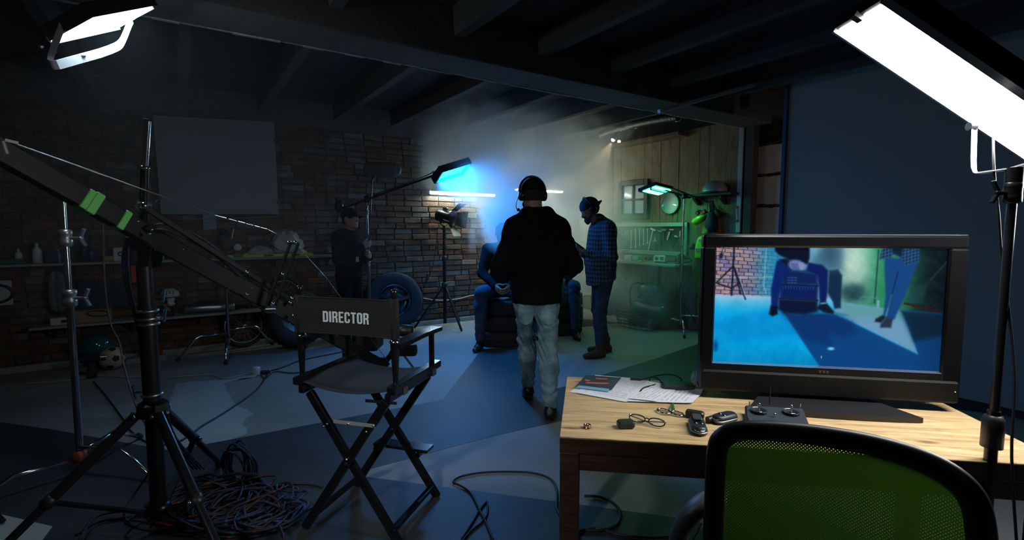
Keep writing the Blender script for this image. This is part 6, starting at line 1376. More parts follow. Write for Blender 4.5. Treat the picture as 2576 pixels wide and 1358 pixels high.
def bag_of(label, c, r, sc, mat, seed):
    rn = random.Random(seed); n, m = 18, 12; vs = []; fs = []
    for i in range(m+1):
        ph = math.pi*i/m
        for k in range(n):
            t = 2*math.pi*k/n; rr = r*(1+.13*math.sin(5*t+seed)+.12*math.sin(3*ph+seed)+rn.uniform(-.08, .08)); vs.append(Vector(c)+Vector((rr*sc[0]*math.sin(ph)*math.cos(t), rr*sc[1]*math.sin(ph)*math.sin(t), rr*sc[2]*math.cos(ph))))
    for i in range(m): fs += [(i*n+k, (i+1)*n+k, (i+1)*n+(k+1) % n, i*n+(k+1) % n) for k in range(n)]
    return MB().add(vs, fs).build('plastic_bag', mat, label=label, cat='bag')
m_bag = M('bag_grey', (.34, .36, .34), .45)
bag_of('large crumpled grey plastic bag on the upper shelf, topmost', onb(722, 612, .1), .17, (1.05, .5, .72), m_bag, 1); bag_of('low crumpled grey bag left of the large bag on the shelf', onb(655, 632, .11), .11, (1.25, .6, .5), m_bag, 2); bag_of('small grey bag right of the strut on the upper shelf', onb(757, 635, .11), .06, (1, .6, .8), m_bag, 3)
MB().tube(spline([onb(700, 628, .2), onb(664, 600, .2), onb(678, 585, .19), onb(668, 608, .2)], 6), .006, 6).build('wire_hook', black_metal, label='bent dark wire against the grey bags', cat='wire')
sm = MB().box(onb(620, 641, .15), (.05, .04, .035), bev=.01); sm.build('tape_roll', white_p, label='pale tape roll on the spirit level', cat='tape')
# lower shelf
bl2 = bx('box', 'small white box with a blue mark at the left of the lower shelf', 'box', 146, .2, .07, .12, S2, white_p, off=.12); p = onp(146, 600, 1, YB-.18); MB().box((p.x, YB-.182, S2+.035), (.05, .002, .03)).build('blue_mark', dkblue, bl2)
bx('box', 'brown cardboard box in the middle of the lower shelf', 'box', 222, .3, .13, .16, S2, M('cardboard', (.3, .2, .12), .85), off=.11); bx('case', 'dark blue flat case standing on the lower shelf', 'case', 252, .42, .3, .05, S2+.12, M('case_blue', (.015, .03, .055), .6), off=.04)
MB().tube([onb(247+28*math.cos(t), 788+7*math.sin(t), .2) for t in [2*math.pi*k/20 for k in range(20)]], .006, 6, True).build('belt_coil', rubber, label='dark belt coiled before the cardboard box', cat='belt')
cy = thing('metal_cylinder', 'shiny metal cylinder lying on the lower shelf', 'cylinder', (.2, YB-.12, S2)); cx0, cx1 = onp(462, 770, 1, YB-.12).x, onp(590, 770, 1, YB-.12).x
MB().lathe((cx0, YB-.13, S2+.055), [(.001, 0), (.04, 0), (.052, .012), (.052, cx1-cx0-.012), (.04, cx1-cx0), (.001, cx1-cx0)], (1, 0, 0), 20).build('shell', steel, cy); MB().cyl((cx1, YB-.13, S2+.055), (cx1+.03, YB-.13, S2+.055), .015).build('nozzle', black_metal, cy)
for k, u in enumerate((512, 537)): MB().ball(onb(u, 762, .06), .05, 10, (1.3, .8, .6)).build('cap_lump', rubber, label='dark rounded lump behind the metal cylinder, '+('left' if k == 0 else 'right')+' of two', cat='lump')
mk_ = thing('respirator_mask', 'white and black respirator mask with wire straps on the lower shelf', 'mask', onb(428, 775, .13)); c = onb(428, 738, .13)
MB().lathe(c-Vector((0, 0, .03)), [(.085, 0), (.09, .02), (.075, .055), (.045, .08), (.001, .088)], n=20).build('dome', white_p, mk_); MB().box(onb(430, 758, .14), (.08, .09, .09), bev=.02).build('face_piece', white_p, mk_); MB().box(onb(430, 758, .15), (.12, .05, .06), bev=.02).build('side_filters', rubber, mk_)
for k in range(3): MB().box(c+Vector((-.03+.03*k, -.075, .01)), (.008, .02, .05)).build('vent_slot', black_plastic, mk_)
MB().tube([c+Vector((.11*math.cos(t), -.02, .02+.11*math.sin(t))) for t in [math.pi*k/16-.4 for k in range(17)]], .004, 6).build('strap', rubber, mk_)
MB().bar(onb(413, 765, .15), onb(440, 798, .15), .02, .02).build('wood_stick', M('stick', (.3, .2, .1), .8), label='short wooden stick leaning below the respirator mask', cat='stick')
MB().box(onb(408, 790, .12), (.22, .12, .07), bev=.02).build('black_pouch', rubber, label='flat black pouch under the respirator mask on the shelf', cat='pouch')
# sign, hanging bag, red cloth, white board panel
sg_ = thing('wall_sign', 'white board sign with a large black letter D at the left edge', 'sign', onp(12, 765, 1, YB-.03)); a_, b_ = onp(-30, 707, 1, YB-.03), onp(34, 766, 1, YB-.03)
MB().box((a_+b_)/2, (b_.x-a_.x, .015, a_.z-b_.z), bev=.003).build('board', M('sign_white', (.5, .5, .48), .6), sg_); c = onp(12, 738, 1, YB-.041); dd_ = MB()
dd_.tube([c+Vector((-.05, 0, -.075)), c+Vector((-.05, 0, .075))], .012, 8); dd_.tube([c+Vector((-.06+.115*math.cos(t), 0, .085*math.sin(t))) for t in [math.pi*(-.5+k/14) for k in range(15)]], .013, 8); dd_.tube([c+Vector((-.11, 0, -.05)), c+Vector((-.11, 0, .05))], .01, 8); dd_.build('letter_d', black_plastic, sg_)
bag_of('thin grey plastic bag hanging from the upper shelf', onb(145, 735, .12), .13, (.62, .3, 1.35), M('bag_thin', (.13, .14, .14), .5), 7)
MB().box(onb(338, 682, .05), (.07, .03, .26), bev=.01).build('red_tool', M('tool_red', (.5, .05, .02), .5), label='red tool hanging under the shelf beside the crane column', cat='tool')
pn = thing('board_panel', 'big pale grey foam board clipped to the brick wall', 'panel', (.43, YB-.05, 1.59)); q = [onp(u, v, 1, YB-.06) for u, v in ((385, 290), (690, 307), (701, 538), (405, 539))]
MB().prism(q, (0, .012, 0)).build('foam_board', M('foam_board', (.25, .26, .26), .8), pn)
for (u, v) in ((388, 350), (403, 497), (693, 353), (701, 508)):
    c = onp(u, v, 1, YB-.07); MB().box(c, (.03, .05, .035), bev=.004).build('clamp', M('clamp_red', (.22, .05, .03), .5), pn); MB().bar(c, c+Vector((.05 if u > 600 else -.05, -.01, -.05)), .012, .012).build('clamp_handle', black_metal, pn)
MB().tube(spline([onp(u, v, 1, YB-.05) for u, v in ((430, 552), (560, 550), (680, 546), (698, 543), (702, 530))], 5), .006, 6).build('support_rod', grey_metal, pn)
MB().prism([onp(u, v, 1, YB-.035) for u, v in ((510, 538), (543, 538), (545, 577), (512, 578))], (0, .003, 0)).build('paper_note', M('note', (.26, .28, .3), .8), label='small pale paper pinned below the foam board', cat='paper')
MB().tube(spline([onp(u, v, 1, YB-.03) for u, v in ((1040, 745), (1100, 755), (1150, 752), (1195, 742), (1240, 745))], 5), .008, 6).build('hose', M('hose_pale', (.42, .42, .36), .6), label='pale hose sagging along the brick wall behind the spotlight stand', cat='hose')
# bicycle, spare wheel, tyres ----------------------------------------------
def tyre(parent, c, axis, R_, w_, ri, name='tyre', lugs=40, mat=rubber):
    gv = .004 if name == 'casing' else .012
    pf = [(ri, -w_*.42), (ri+.02, -w_*.5), (R_-.035, -w_*.5), (R_-.008, -w_*.4), (R_-.004, -w_*.18), (R_-gv, -w_*.16), (R_-gv, -w_*.13), (R_, -w_*.11), (R_, w_*.11), (R_-gv, w_*.13), (R_-gv, w_*.16), (R_-.004, w_*.18), (R_-.008, w_*.4), (R_-.035, w_*.5), (ri+.02, w_*.5), (ri, w_*.42), (ri, -w_*.42)]
    o = MB().lathe(c, pf, axis, 48).build(name, mat, parent)
    d = Vector(axis).normalized(); x = d.orthogonal().normalized(); y = d.cross(x); tr = MB()
    for k in range(lugs):
        t = 2*math.pi*k/lugs; n_ = x*math.cos(t)+y*math.sin(t)
        for s_ in (-1, 1): tr.box(Vector(c)+n_*(R_-(.009 if name == 'casing' else .004))+d*s_*w_*.3, (w_*.2, .022, .016), Matrix((d, n_.cross(d), n_)).transposed())
    tr.build('tread_lugs', mat, o, kind='stuff'); return o
w1 = thing('spare_wheel', 'spoked rim spare wheel with black tyre leaning on the brick wall', 'wheel', (2.68, 6.60, 0)); c = at(989, 757, 6.75); ax_ = Vector((-.10, -.97, .22)).normalized()
tyre(w1, c, ax_, .39, .22, .22)
MB().lathe(c, [(.215, -.1), (.225, .085), (.2, .1), (.195, .06), (.17, .02), (.07, .035), (.06, .07), (.001, .075)], ax_, 28).build('rim', M('rim_dark', (.12, .12, .13), .3, .9), w1)
x_ = ax_.orthogonal().normalized(); y_ = ax_.cross(x_)
for k in range(5):
    n_ = x_*math.cos(k*1.2566)+y_*math.sin(k*1.2566); MB().bar(c+ax_*.06+n_*.05, c+ax_*.075+n_*.2, .045, .02, ax_, bev=.004).build('spoke', M('rim_dark', (.12, .12, .13), .3, .9), w1); MB().cyl(c+ax_*.07+n_*.045, c+ax_*.085+n_*.045, .009, n=6).build('wheel_nut', chrome, w1)
w2 = thing('spare_wheel', 'bare black tyre leaning on the wall left of the director chair', 'wheel', (1.12, 6.55, 0)); c = at(744, 800, 5.95); tyre(w2, c, Vector((.28, -.93, .25)), .34, .2, .2); MB().lathe(c, [(.2, -.08), (.2, .07), (.17, .06), (.05, .02), (.001, .03)], Vector((.28, -.93, .25)), 24).build('rim', M('rim_dark', (.12, .12, .13), .3, .9), w2)
def bike_wheel(parent, c, ax_, R_, sp=16):
    ax_ = Vector(ax_).normalized(); x_ = ax_.orthogonal().normalized(); y_ = ax_.cross(x_); cir = lambda r_: [c+x_*r_*math.cos(t)+y_*r_*math.sin(t) for t in [2*math.pi*k/36 for k in range(36)]]
    w = MB().tube(cir(R_), .02, 8, True).build('tyre', rubber, parent); MB().tube(cir(R_-.03), .009, 6, True).build('rim', steel, w); s_ = MB()
    for k in range(sp): n_ = x_*math.cos(2*math.pi*k/sp)+y_*math.sin(2*math.pi*k/sp); s_.cyl(c, c+n_*(R_-.03), .0015, n=4)
    s_.build('spokes', steel, w); MB().cyl(c-ax_*.04, c+ax_*.04, .018, n=10).build('hub', steel, w)
bk_ = thing('bicycle', 'small dark bicycle leaning on the brick wall under the shelves', 'bicycle', (.62, 6.45, 0)); c1 = at(614, 836, 6.0); c1.z = .26; c2 = c1+Vector((.88, .16, 0)); axb = Vector((.18, -.96, .12))
bike_wheel(bk_, c1, axb, .235); bike_wheel(bk_, c2, axb, .235); m_bf = M('bike_blue', (.02, .025, .05), .3, .4)
hp = c1+Vector((.14, .06, .42)); st_ = c2+Vector((-.26, .0, .38)); bb = c1.lerp(c2, .55)+Vector((0, 0, -.02))
fr_ = MB().cyl(c1, hp, .014); fr_.cyl(hp, st_, .015); fr_.cyl(hp+Vector((0, 0, -.06)), bb, .017); fr_.cyl(bb, st_, .015); fr_.cyl(st_, c2, .009); fr_.cyl(bb, c2, .01); fr_.build('frame', m_bf, bk_)
MB().cyl(hp, hp+Vector((.02, 0, .14)), .012).build('stem', steel, bk_); MB().tube(spline([hp+Vector((-.12, -.2, .17)), hp+Vector((.02, -.1, .15)), hp+Vector((.03, .02, .13)), hp+Vector((.0, .12, .17))], 5), .011, 8).build('handlebar', black_metal, bk_); MB().cyl(hp+Vector((-.17, -.27, .19)), hp+Vector((-.11, -.18, .17)), .017).build('grip', rubber, bk_)
MB().cyl(st_, st_+Vector((-.02, 0, .14)), .012).build('seat_post', steel, bk_); MB().ball(st_+Vector((-.02, 0, .17)), .09, 12, (1.3, .7, .35)).build('saddle', rubber, bk_)
MB().lathe(bb-Vector((0, .03, 0)), [(.03, 0), (.07, 0), (.07, .006), (.03, .006), (.03, 0)], (0, -1, 0), 20).build('chainring', steel, bk_); MB().bar(bb+Vector((0, -.04, 0)), bb+Vector((.06, -.05, -.13)), .02, .01).build('crank', steel, bk_)
wl = thing('spoked_wheel', 'loose bicycle wheel hanging on the bricks above the tyre', 'wheel', onb(722, 736, .06)); bike_wheel(wl, onb(716, 738, .06), (.1, -1, .05), .19)
# balls, ear defenders, drill, skirting clutter -----------------------------
bl1 = fl(284, 928); rb = .115; c = bl1+Vector((0, 0, rb)); SB = thing('football', 'worn white football with dark patches on the floor by the wall', 'ball', (c.x, c.y, 0)); MB().ball(c, rb, 24).build('leather', M('ball_white', (.42, .38, .3), .6, var=.15), SB)
for d_ in ((-.55, -.8, .25), (.35, -.9, .1), (-.1, -.75, -.65), (.1, -.45, .9), (.85, -.4, .5), (-.9, .1, -.3), (.9, -.3, -.5)):
    d_ = Vector(d_).normalized(); MB().lathe(c+d_*(rb-.006), [(.001, .0075), (.028, .0058), (.034, .003), (.034, 0)], d_, 5, False).build('patch', rubber, SB)
c = at(243, 868, 5.05); TBl = MB().ball(c, .14, 20, (1, 1, .8)); TBl.build('helmet', M('teal_gloss', (.01, .10, .11), .12, coat=1), label='glossy teal helmet behind the football', cat='helmet'); 
dr = thing('power_drill', 'dark power drill standing on the floor left of the football', 'drill', fl(232, 950)); p = dr.location; MB().bar(p+Vector((0, 0, .02)), p+Vector((.0, .0, .16)), .05, .06, cf, bev=.012).build('handle', rubber, dr); MB().cyl(p+Vector((-.08, 0, .19)), p+Vector((.07, 0, .19)), .035).build('motor', rubber, dr); MB().cyl(p+Vector((.07, 0, .19)), p+Vector((.12, 0, .19)), .018, .012).build('chuck', steel, dr); MB().box(p+Vector((0, 0, .03)), (.08, .07, .06), bev=.01).build('battery', black_plastic, dr)
ed = thing('ear_defenders', 'red cups of ear defenders behind the crane column on the floor', 'ear defenders', fl(378, 905)); m_er = M('ear_red', (.55, .03, .015), .4)
for u in (360, 396): c = at(u, 887, 5.4); MB().lathe(c, [(.001, -.03), (.045, -.025), (.05, 0), (.045, .025), (.001, .03)], cr, 16).build('ear_cup', m_er, ed)
MB().tube([at(378, 885, 5.4)+cr*.08*math.cos(t)+cu*.09*math.sin(t) for t in [math.pi*k/14 for k in range(15)]], .008, 6).build('headband', rubber, ed)
MB().box(fl(345, 918)+Vector((0, .1, .03)), (.5, .12, .06), bev=.01).build('metal_profile', M('profile_grey', (.25, .25, .25), .6), label='grey metal profile on the floor behind the football', cat='profile')
# crouched cabinet at far left
MB().box((-1.9, YB-.32, .42), (.75, .5, .84), bev=.01).build('cabinet', M('cabinet_oxblood', (.05, .012, .01), .6), label='dark red brown cabinet at the far left by the wall', cat='cabinet')
# cables on floor --------------------------------------------------------
def fw(name, label, px, r, mat, cat='cable', h=.0, group=None, seg=6): return wire(name, [fl(u, v, r+.003+h) for u, v in px], r, mat, label=label, cat=cat, group=group, seg=seg)
fw('floor_cable', 'thin black cable crossing the pale floor patch to the chair', [(236, 960), (270, 1000), (310, 1055), (330, 1085), (370, 1112), (420, 1118), (455, 1108), (490, 1085), (510, 1070), (560, 1040), (620, 1000), (650, 975), (672, 942), (660, 935), (690, 930), (720, 920), (760, 905), (860, 885)], .006, cable_black)
fw('floor_cable', 'second thin black cable looping beside the white plug', [(655, 940), (668, 952), (690, 935), (740, 938), (800, 930), (860, 915)], .005, cable_black)
fw('white_cable', 'thin white cable along the wall side floor ending in a white plug', [(60, 965), (140, 960), (230, 948), (262, 945), (310, 948), (400, 950), (480, 945), (530, 943), (565, 952), (600, 945), (640, 936)], .005, M('cord_white', (.35, .36, .37), .6))
pp = fl(646, 940); pg = thing('extension_socket', 'small white socket block on the floor joining white and black cables', 'socket', pp); MB().box(pp+Vector((0, 0, .035)), (.05, .06, .07), rz=.6, bev=.008).build('socket_body', M('socket_white', (.6, .62, .63), .5), pg); MB().bar(fl(655, 937, .025), fl(680, 934, .02), .035, .03, bev=.008).build('plug', black_plastic, pg)
fw('floor_cable', 'black looped cable on the floor left of the director chair legs', [(812, 1225), (780, 1218), (735, 1218), (698, 1232), (684, 1255), (692, 1280), (722, 1290), (768, 1282), (805, 1265), (830, 1240)], .006, m_bl)
fw('floor_cable', 'dark cable curving over the floor between chair and table', [(1240, 1358), (1225, 1320), (1205, 1280), (1185, 1240), (1160, 1222), (1140, 1212), (1160, 1198), (1215, 1188), (1290, 1186), (1345, 1190), (1385, 1205), (1400, 1235), (1400, 1275), (1412, 1300), (1440, 1330)], .006, cable_black)
fw('floor_cable', 'second dark cable strand next to the curving one right of the chair', [(1160, 1358), (1190, 1310), (1205, 1285), (1225, 1262), (1222, 1300), (1180, 1340), (1150, 1380)], .005, m_rd)
fw('floor_cable', 'black cable loop on the floor under the table', [(1470, 1247), (1510, 1250), (1545, 1268), (1560, 1295), (1548, 1322), (1510, 1334), (1465, 1332)], .007, cable_black); fw('floor_cable', 'red flecked cable running along the floor under the table', [(1440, 1340), (1500, 1328), (1560, 1345), (1640, 1352), (1700, 1348)], .006, m_rd)
# tangled heap: separate cables each wound in many loops
def coil(label, cu_, cv_, ru, rv, loops, r, mat, seed, h0=.0, ends=None):
    rn = random.Random(seed); pts = []; c = fl(cu_, cv_, 0)
    for i in range(loops):
        rx_, ry_, ox, oy, ph = ru*rn.uniform(.55, 1), rv*rn.uniform(.55, 1), rn.uniform(-.25, .25)*ru, rn.uniform(-.25, .25)*rv, rn.uniform(0, 6)
        for k in range(9): a_ = 2*math.pi*k/9+ph*.15; pts.append(c+Vector((ox+rx_*math.cos(a_), oy+ry_*math.sin(a_), r+.004+h0+rn.uniform(0, .05)+.006*i*.5)))
    if ends: pts += [fl(u, v, r+.004) for u, v in ends]
    return wire('coiled_cable', pts, r, mat, label=label, cat='cable', seg=4, n=6)
coil('blue flecked cable wound in loops, main part of the floor heap', 600, 1295, .26, .22, 9, .0065, m_bl, 11); coil('black cable tangled in the middle of the heap', 560, 1270, .22, .2, 7, .0065, cable_black, 12); coil('blue flecked cable at the right side of the heap', 680, 1310, .2, .16, 8, .006, m_bl, 13)
coil('red flecked cable loops at the front of the heap', 520, 1300, .3, .2, 4, .006, m_rd, 14, .03, [(330, 1300), (250, 1310), (190, 1345)]); coil('black cable loops spread around the tripod foot', 470, 1265, .2, .2, 5, .006, cable_black, 15); coil('red flecked cable wound with the blue at the lower right of the heap', 640, 1330, .18, .14, 4, .006, m_rd, 16, .02)
fw('red_cable', 'long red flecked cable snaking over the top of the heap', [(200, 1358), (240, 1300), (330, 1285), (400, 1300), (470, 1305), (540, 1280), (600, 1272), (660, 1285), (700, 1320), (715, 1358)], .006, m_rd, h=.04)
# upright coil beside the heap
UC = thing('coiled_cable', 'thick hank of blue flecked cable standing upright beside the tripod leg', 'cable', fl(605, 1215)); c = at(600, 1172, 2.74)
for k in range(9):
    rn = random.Random(40+k); ax2 = (cr*rn.uniform(.9, 1.1)+cf*rn.uniform(-.5, .3)).normalized(); up2 = (Vector((0, 0, 1))+cf*rn.uniform(-.4, .4)).normalized(); o_ = cr*rn.uniform(-.02, .02)+cf*rn.uniform(-.03, .03); ra_, rb_ = rn.uniform(.055, .1), rn.uniform(.10, .135)
    MB().tube([c+o_+ax2*ra_*math.cos(t)+up2*(rb_*math.sin(t)-(.0 if math.sin(t) > 0 else .01)) for t in [2*math.pi*q/28 for q in range(28)]], .0058, 6, True).build('cable_loop', m_bl, UC)
MB().tube([at(548, 1200, 2.72), at(600, 1190, 2.66), at(650, 1195, 2.72)], .009, 8).build('cable_tie', rubber, UC)
for k, px in enumerate(([(585, 1210), (620, 1235), (660, 1262), (690, 1285)], [(560, 1212), (530, 1240), (505, 1275), (520, 1310)], [(575, 1215), (600, 1250), (590, 1290)])): MB().tube(spline([fl(u, v, .05 if i == 0 else .012) for i, (u, v) in enumerate(px)], 6), .0058, 6).build('cable_tail', m_bl, UC)
# boom microphone -----------------------------------------------------------
BMc = thing('boom_microphone', 'fuzzy grey boom microphone on a thin pole above the recordist', 'microphone', at(930, 450, 6.2)); ma, mz = at(922, 425, 6.15), at(1000, 427, 6.0)
d_ = (mz-ma).normalized(); Lm = (mz-ma).length; MB().lathe(ma, [(.001, -.03), (.06, 0), (.085, .05), (.09, Lm*.5), (.09, Lm-.04), (.06, Lm+.02), (.001, Lm+.04)], d_, 20).build('windshield', M('fur_grey', (.14, .16, .15), 1.0, bump=1.0, bscale=120), BMc)
fu_ = MB(); rn = random.Random(9)
for k in range(260):
    t = rn.uniform(0, 6.28); s_ = rn.uniform(-.0, Lm); n_ = (d_.orthogonal().normalized()*math.cos(t)+d_.cross(d_.orthogonal().normalized())*math.sin(t)); p = ma+d_*s_+n_*.085; fu_.cyl(p, p+n_*.02+Vector((0, 0, -.014)), .004, .0008, 3, False)
fu_.build('fur', M('fur_grey', (.14, .16, .15), 1.0, bump=1.0, bscale=120), BMc, kind='stuff')
hp2 = M4@Vector((-.0, .31, 1.12)); MB().cyl(at(936, 455, 6.1), hp2.lerp(at(936, 455, 6.1), -.25), .008, n=8).build('boom_pole', black_metal, BMc); MB().tube(spline([at(945, 435, 6.08), at(938, 448, 6.1), at(934, 462, 6.1)], 4), .012, 8).build('pistol_grip', black_plastic, BMc)
ic = at(891, 652, 6.03); IC = MB().bar(ic-cr*.055, ic+cr*.055, .004, .064, cu, bev=.001).build('identity_card', M('card_white', (.6, .68, .75), .4), label='pale identity card hanging at the waist of the sound recordist', cat='card'); MB().cyl(ic+cu*.03, ic+cu*.06, .004, n=6).build('clip', dkblue, IC); MB().bar(ic-cr*.03-cf*.004, ic-cr*.012-cf*.004, .001, .035, cu).build('portrait_print', M('print_grey', (.2, .22, .26), .6), IC)

# ================================================================== TYRE STACKS
for (nm, st, tag_) in (('front', ST1, 'of the front stack'), ('rear', ST2, 'of the rear stack behind the walking man')):
    for k in range(3):
        t = thing('car_tyre', ('bottom', 'middle', 'top')[k]+' black car tyre '+tag_, 'tyre', (st.x+.008*k, st.y, .005+k*.185), 'stacked car tyres'); tyre(t, (st.x+.008*k, st.y-.006*k, .0925+.005+k*.185), (0, 0, 1), .33-.01*k, .18, .19, 'casing')
    MB().box((st.x, st.y, .575), (.34, .34, .02), rz=.3, bev=.004).build('seat_board', M('board_grey', (.2, .2, .2), .8), label='grey board seat on the '+nm+' tyre stack', cat='board')
# small table in the smoke
bt = onp(1462, 741, 1, 5.6); WT = thing('side_table', 'small pale topped table in the smoke between walking man and plaid shirt man', 'table', (bt.x, bt.y, 0)); MB().box((bt.x, bt.y, bt.z), (.32, .3, .025), rz=.2, bev=.004).build('tabletop', M('pale_top', (.55, .56, .5), .6), WT)
for a_, b_ in ((-.13, -.12), (.13, -.12), (-.13, .12), (.13, .12)): MB().bar((bt.x+a_*.8, bt.y+b_*.8, bt.z-.01), (bt.x+a_*1.15, bt.y+b_*1.15, 0), .025, .025).build('leg', grey_metal, WT)

# ================================================================== PLANK WALL THINGS
def onw(u, v, off=.03): return onp(u, v, 0, XW-off)
wn = struct('window_1', MB().box((XW-.014, 5.47, 1.86), (.012, .5, .5)), M('pane_backing', (.10, .14, .18), .8)); m_wf = M('window_frame_dark', (.035, .024, .016), .6, var=.3)
for (y0, y1, z0, z1) in ((5.17, 5.245, 1.56, 2.155), (5.695, 5.77, 1.56, 2.155), (5.245, 5.695, 2.08, 2.155), (5.245, 5.695, 1.56, 1.635)): MB().box((XW-.035, (y0+y1)/2, (z0+z1)/2), (.05, y1-y0, z1-z0), bev=.004).build('frame_bar', m_wf, wn)
MB().box((XW-.034, 5.47, 1.857), (.03, .028, .445)).build('glazing_bar', m_wf, wn); MB().box((XW-.034, 5.47, 1.857), (.03, .45, .028)).build('glazing_bar', m_wf, wn)
for y in (5.357, 5.583):
    for z in (1.747, 1.967): MB().box((XW-.024, y, z), (.004, .205, .2)).build('pane', M('window_pane', (.33, .42, .52), .12, spec=.9), wn)
pq = Vector((XW-.02, 4.766, 1.772)); PQ = thing('wall_plaque', 'round glossy pale plaque reflecting the wall tube under the green lamp', 'plaque', pq)
MB().lathe(pq, [(.001, .014), (.105, .014), (.112, .020), (.142, .024), (.142, .030), (.150, .030), (.152, 0)], (-1, 0, 0), 36).build('disc', M('plaque_gloss', (.55, .6, .58), .06, coat=1.0, spec=1.0), PQ); MB().lathe(pq, [(.144, .026), (.156, .024), (.158, .0)], (-1, 0, 0), 36).build('rim', black_plastic, PQ)
for k in range(4): t = k*math.pi/2+.785; MB().ball(pq+Vector((-.03, .13*math.cos(t), .13*math.sin(t))), .004, 6).build('screw', steel, PQ)
# tool board
tbd = thing('tool_board', 'dark pegboard in a pale wooden frame hung with tools', 'tool board', (XW-.02, 5.15, 1.02)); yA, yB_, zA, zB = 4.46, 6.02, 1.03, 1.50
MB().box((XW-.018, (yA+yB_)/2, (zA+zB)/2), (.012, yB_-yA, zB-zA)).build('pegboard', M('peg_dark', (.012, .018, .016), .6), tbd); m_fw = M('frame_wood', (.42, .42, .34), .6, var=.1, scale=30)
for (y0, y1, z0, z1) in ((yA, yB_, zB-.055, zB), (yA, yB_, zA, zA+.055), (yA, yA+.06, zA+.055, zB-.055)): MB().box((XW-.03, (y0+y1)/2, (z0+z1)/2), (.04, y1-y0, z1-z0), bev=.003).build('frame_bar', m_fw, tbd)
def wrench(label, u, v0, v1, sc=1.0):
    a_, b_ = onw(u, v0, .045), onw(u, v1, .045); t = thing('spanner', label, 'spanner', b_, 'spanners on the tool board'); d_ = (a_-b_).normalized(); h = MB().bar(a_, b_, .014, .006, (1, 0, 0), bev=.002)
    for p, s_ in ((a_, 1), (b_, -1)):
        h.prism([p+Vector((0, y_, z_)) for y_, z_ in ((-.012, -.012*s_), (-.016, .008*s_), (-.006, .02*s_), (-.006, .008*s_), (.006, .008*s_), (.006, .02*s_), (.016, .008*s_), (.012, -.012*s_))], (-.006, 0, 0))
    h.build('spanner_body', steel, t); MB().cyl(a_+Vector((.03, 0, .005)), a_+Vector((-.012, 0, .005)), .003, n=6).build('hook', chrome, t)
for k, (u, v0, v1) in enumerate(((1588, 580, 622), (1599, 578, 620), (1609, 578, 616), (1619, 577, 614), (1629, 577, 611))):
    wrench(('leftmost and longest', 'second', 'middle', 'fourth', 'rightmost and shortest')[k]+' of the five spanners hanging on the tool board', u, v0, v1)
def tool(name, label, parts, cat='tool'):
    t = thing(name, label, cat, parts[0][1])
    for nm, a_, b_, w_, m_ in parts: MB().bar(a_, b_, w_, w_*.7, (1, 0, 0), bev=w_*.2).build(nm, m_, t)
tool('pick_hammer', 'long grey pick hammer hanging slanted on the tool board', [('shaft', onw(1643, 578), onw(1631, 630), .02, steel), ('hammer_head', onw(1637, 574), onw(1650, 580), .035, steel)], 'hammer')
tool('hammer', 'claw hammer with dark handle in the middle of the tool board', [('shaft', onw(1671, 580), onw(1671, 606), .022, black_plastic), ('hammer_head', onw(1663, 579), onw(1677, 578), .03, grey_metal)], 'hammer')
tool('hammer', 'dark hammer left of the claw hammer on the tool board', [('shaft', onw(1660, 585), onw(1662, 622), .024, black_plastic), ('hammer_head', onw(1654, 579), onw(1665, 583), .03, grey_metal)], 'hammer')
tool('pliers', 'pair of dark pliers with yellow dots on the tool board', [('handle', onw(1645, 605), onw(1648, 632), .016, black_plastic), ('handle', onw(1651, 605), onw(1650, 632), .016, black_plastic), ('jaw', onw(1648, 596), onw(1648, 606), .02, steel), ('joint_dot', onw(1643, 606, .05), onw(1652, 606, .05), .012, M('dot_yellow', (.5, .5, .1), .5))], 'pliers')
tool('grease_gun', 'shiny grease gun hanging slanted on the tool board', [('barrel', onw(1686, 582), onw(1679, 604), .034, steel), ('nozzle', onw(1684, 577), onw(1696, 578), .02, steel)]); tool('caulk_gun', 'long black caulking gun on the right of the tool board', [('barrel', onw(1703, 596, .07), onw(1690, 622, .07), .04, black_metal), ('handle', onw(1697, 593, .07), onw(1706, 596, .07), .03, steel)])
tool('shears', 'long handled shears hanging near the frame of the tool board', [('blade', onw(1712, 580, .06), onw(1711, 596, .06), .026, steel), ('blade', onw(1718, 575, .06), onw(1718, 592, .06), .024, steel), ('handle', onw(1711, 596, .06), onw(1713, 618, .06), .018, M('tool_red', (.5, .05, .02), .5)), ('handle', onw(1718, 592, .06), onw(1716, 620, .06), .016, black_plastic)]); tool('clamp_tool', 'small steel clamp right beside the shears', [('jaw', onw(1713, 563, .05), onw(1722, 570, .05), .03, steel), ('screw_rod', onw(1715, 612, .05), onw(1715, 650, .05), .012, black_metal)])
ht = thing('key_bunch', 'glinting bunch of small bits at the left of the tool board', 'bits', onw(1570, 590)); b_ = MB(); rn = random.Random(4)
for k in range(22): p = onw(1561+rn.random()*20, 577+rn.random()*14, .05); b_.bar(p, p+Vector((0, rn.uniform(-.01, .01), -.03)), .006, .006)
b_.build('bits', M('brass_bright', (.8, .6, .3), .2, 1.0), ht)
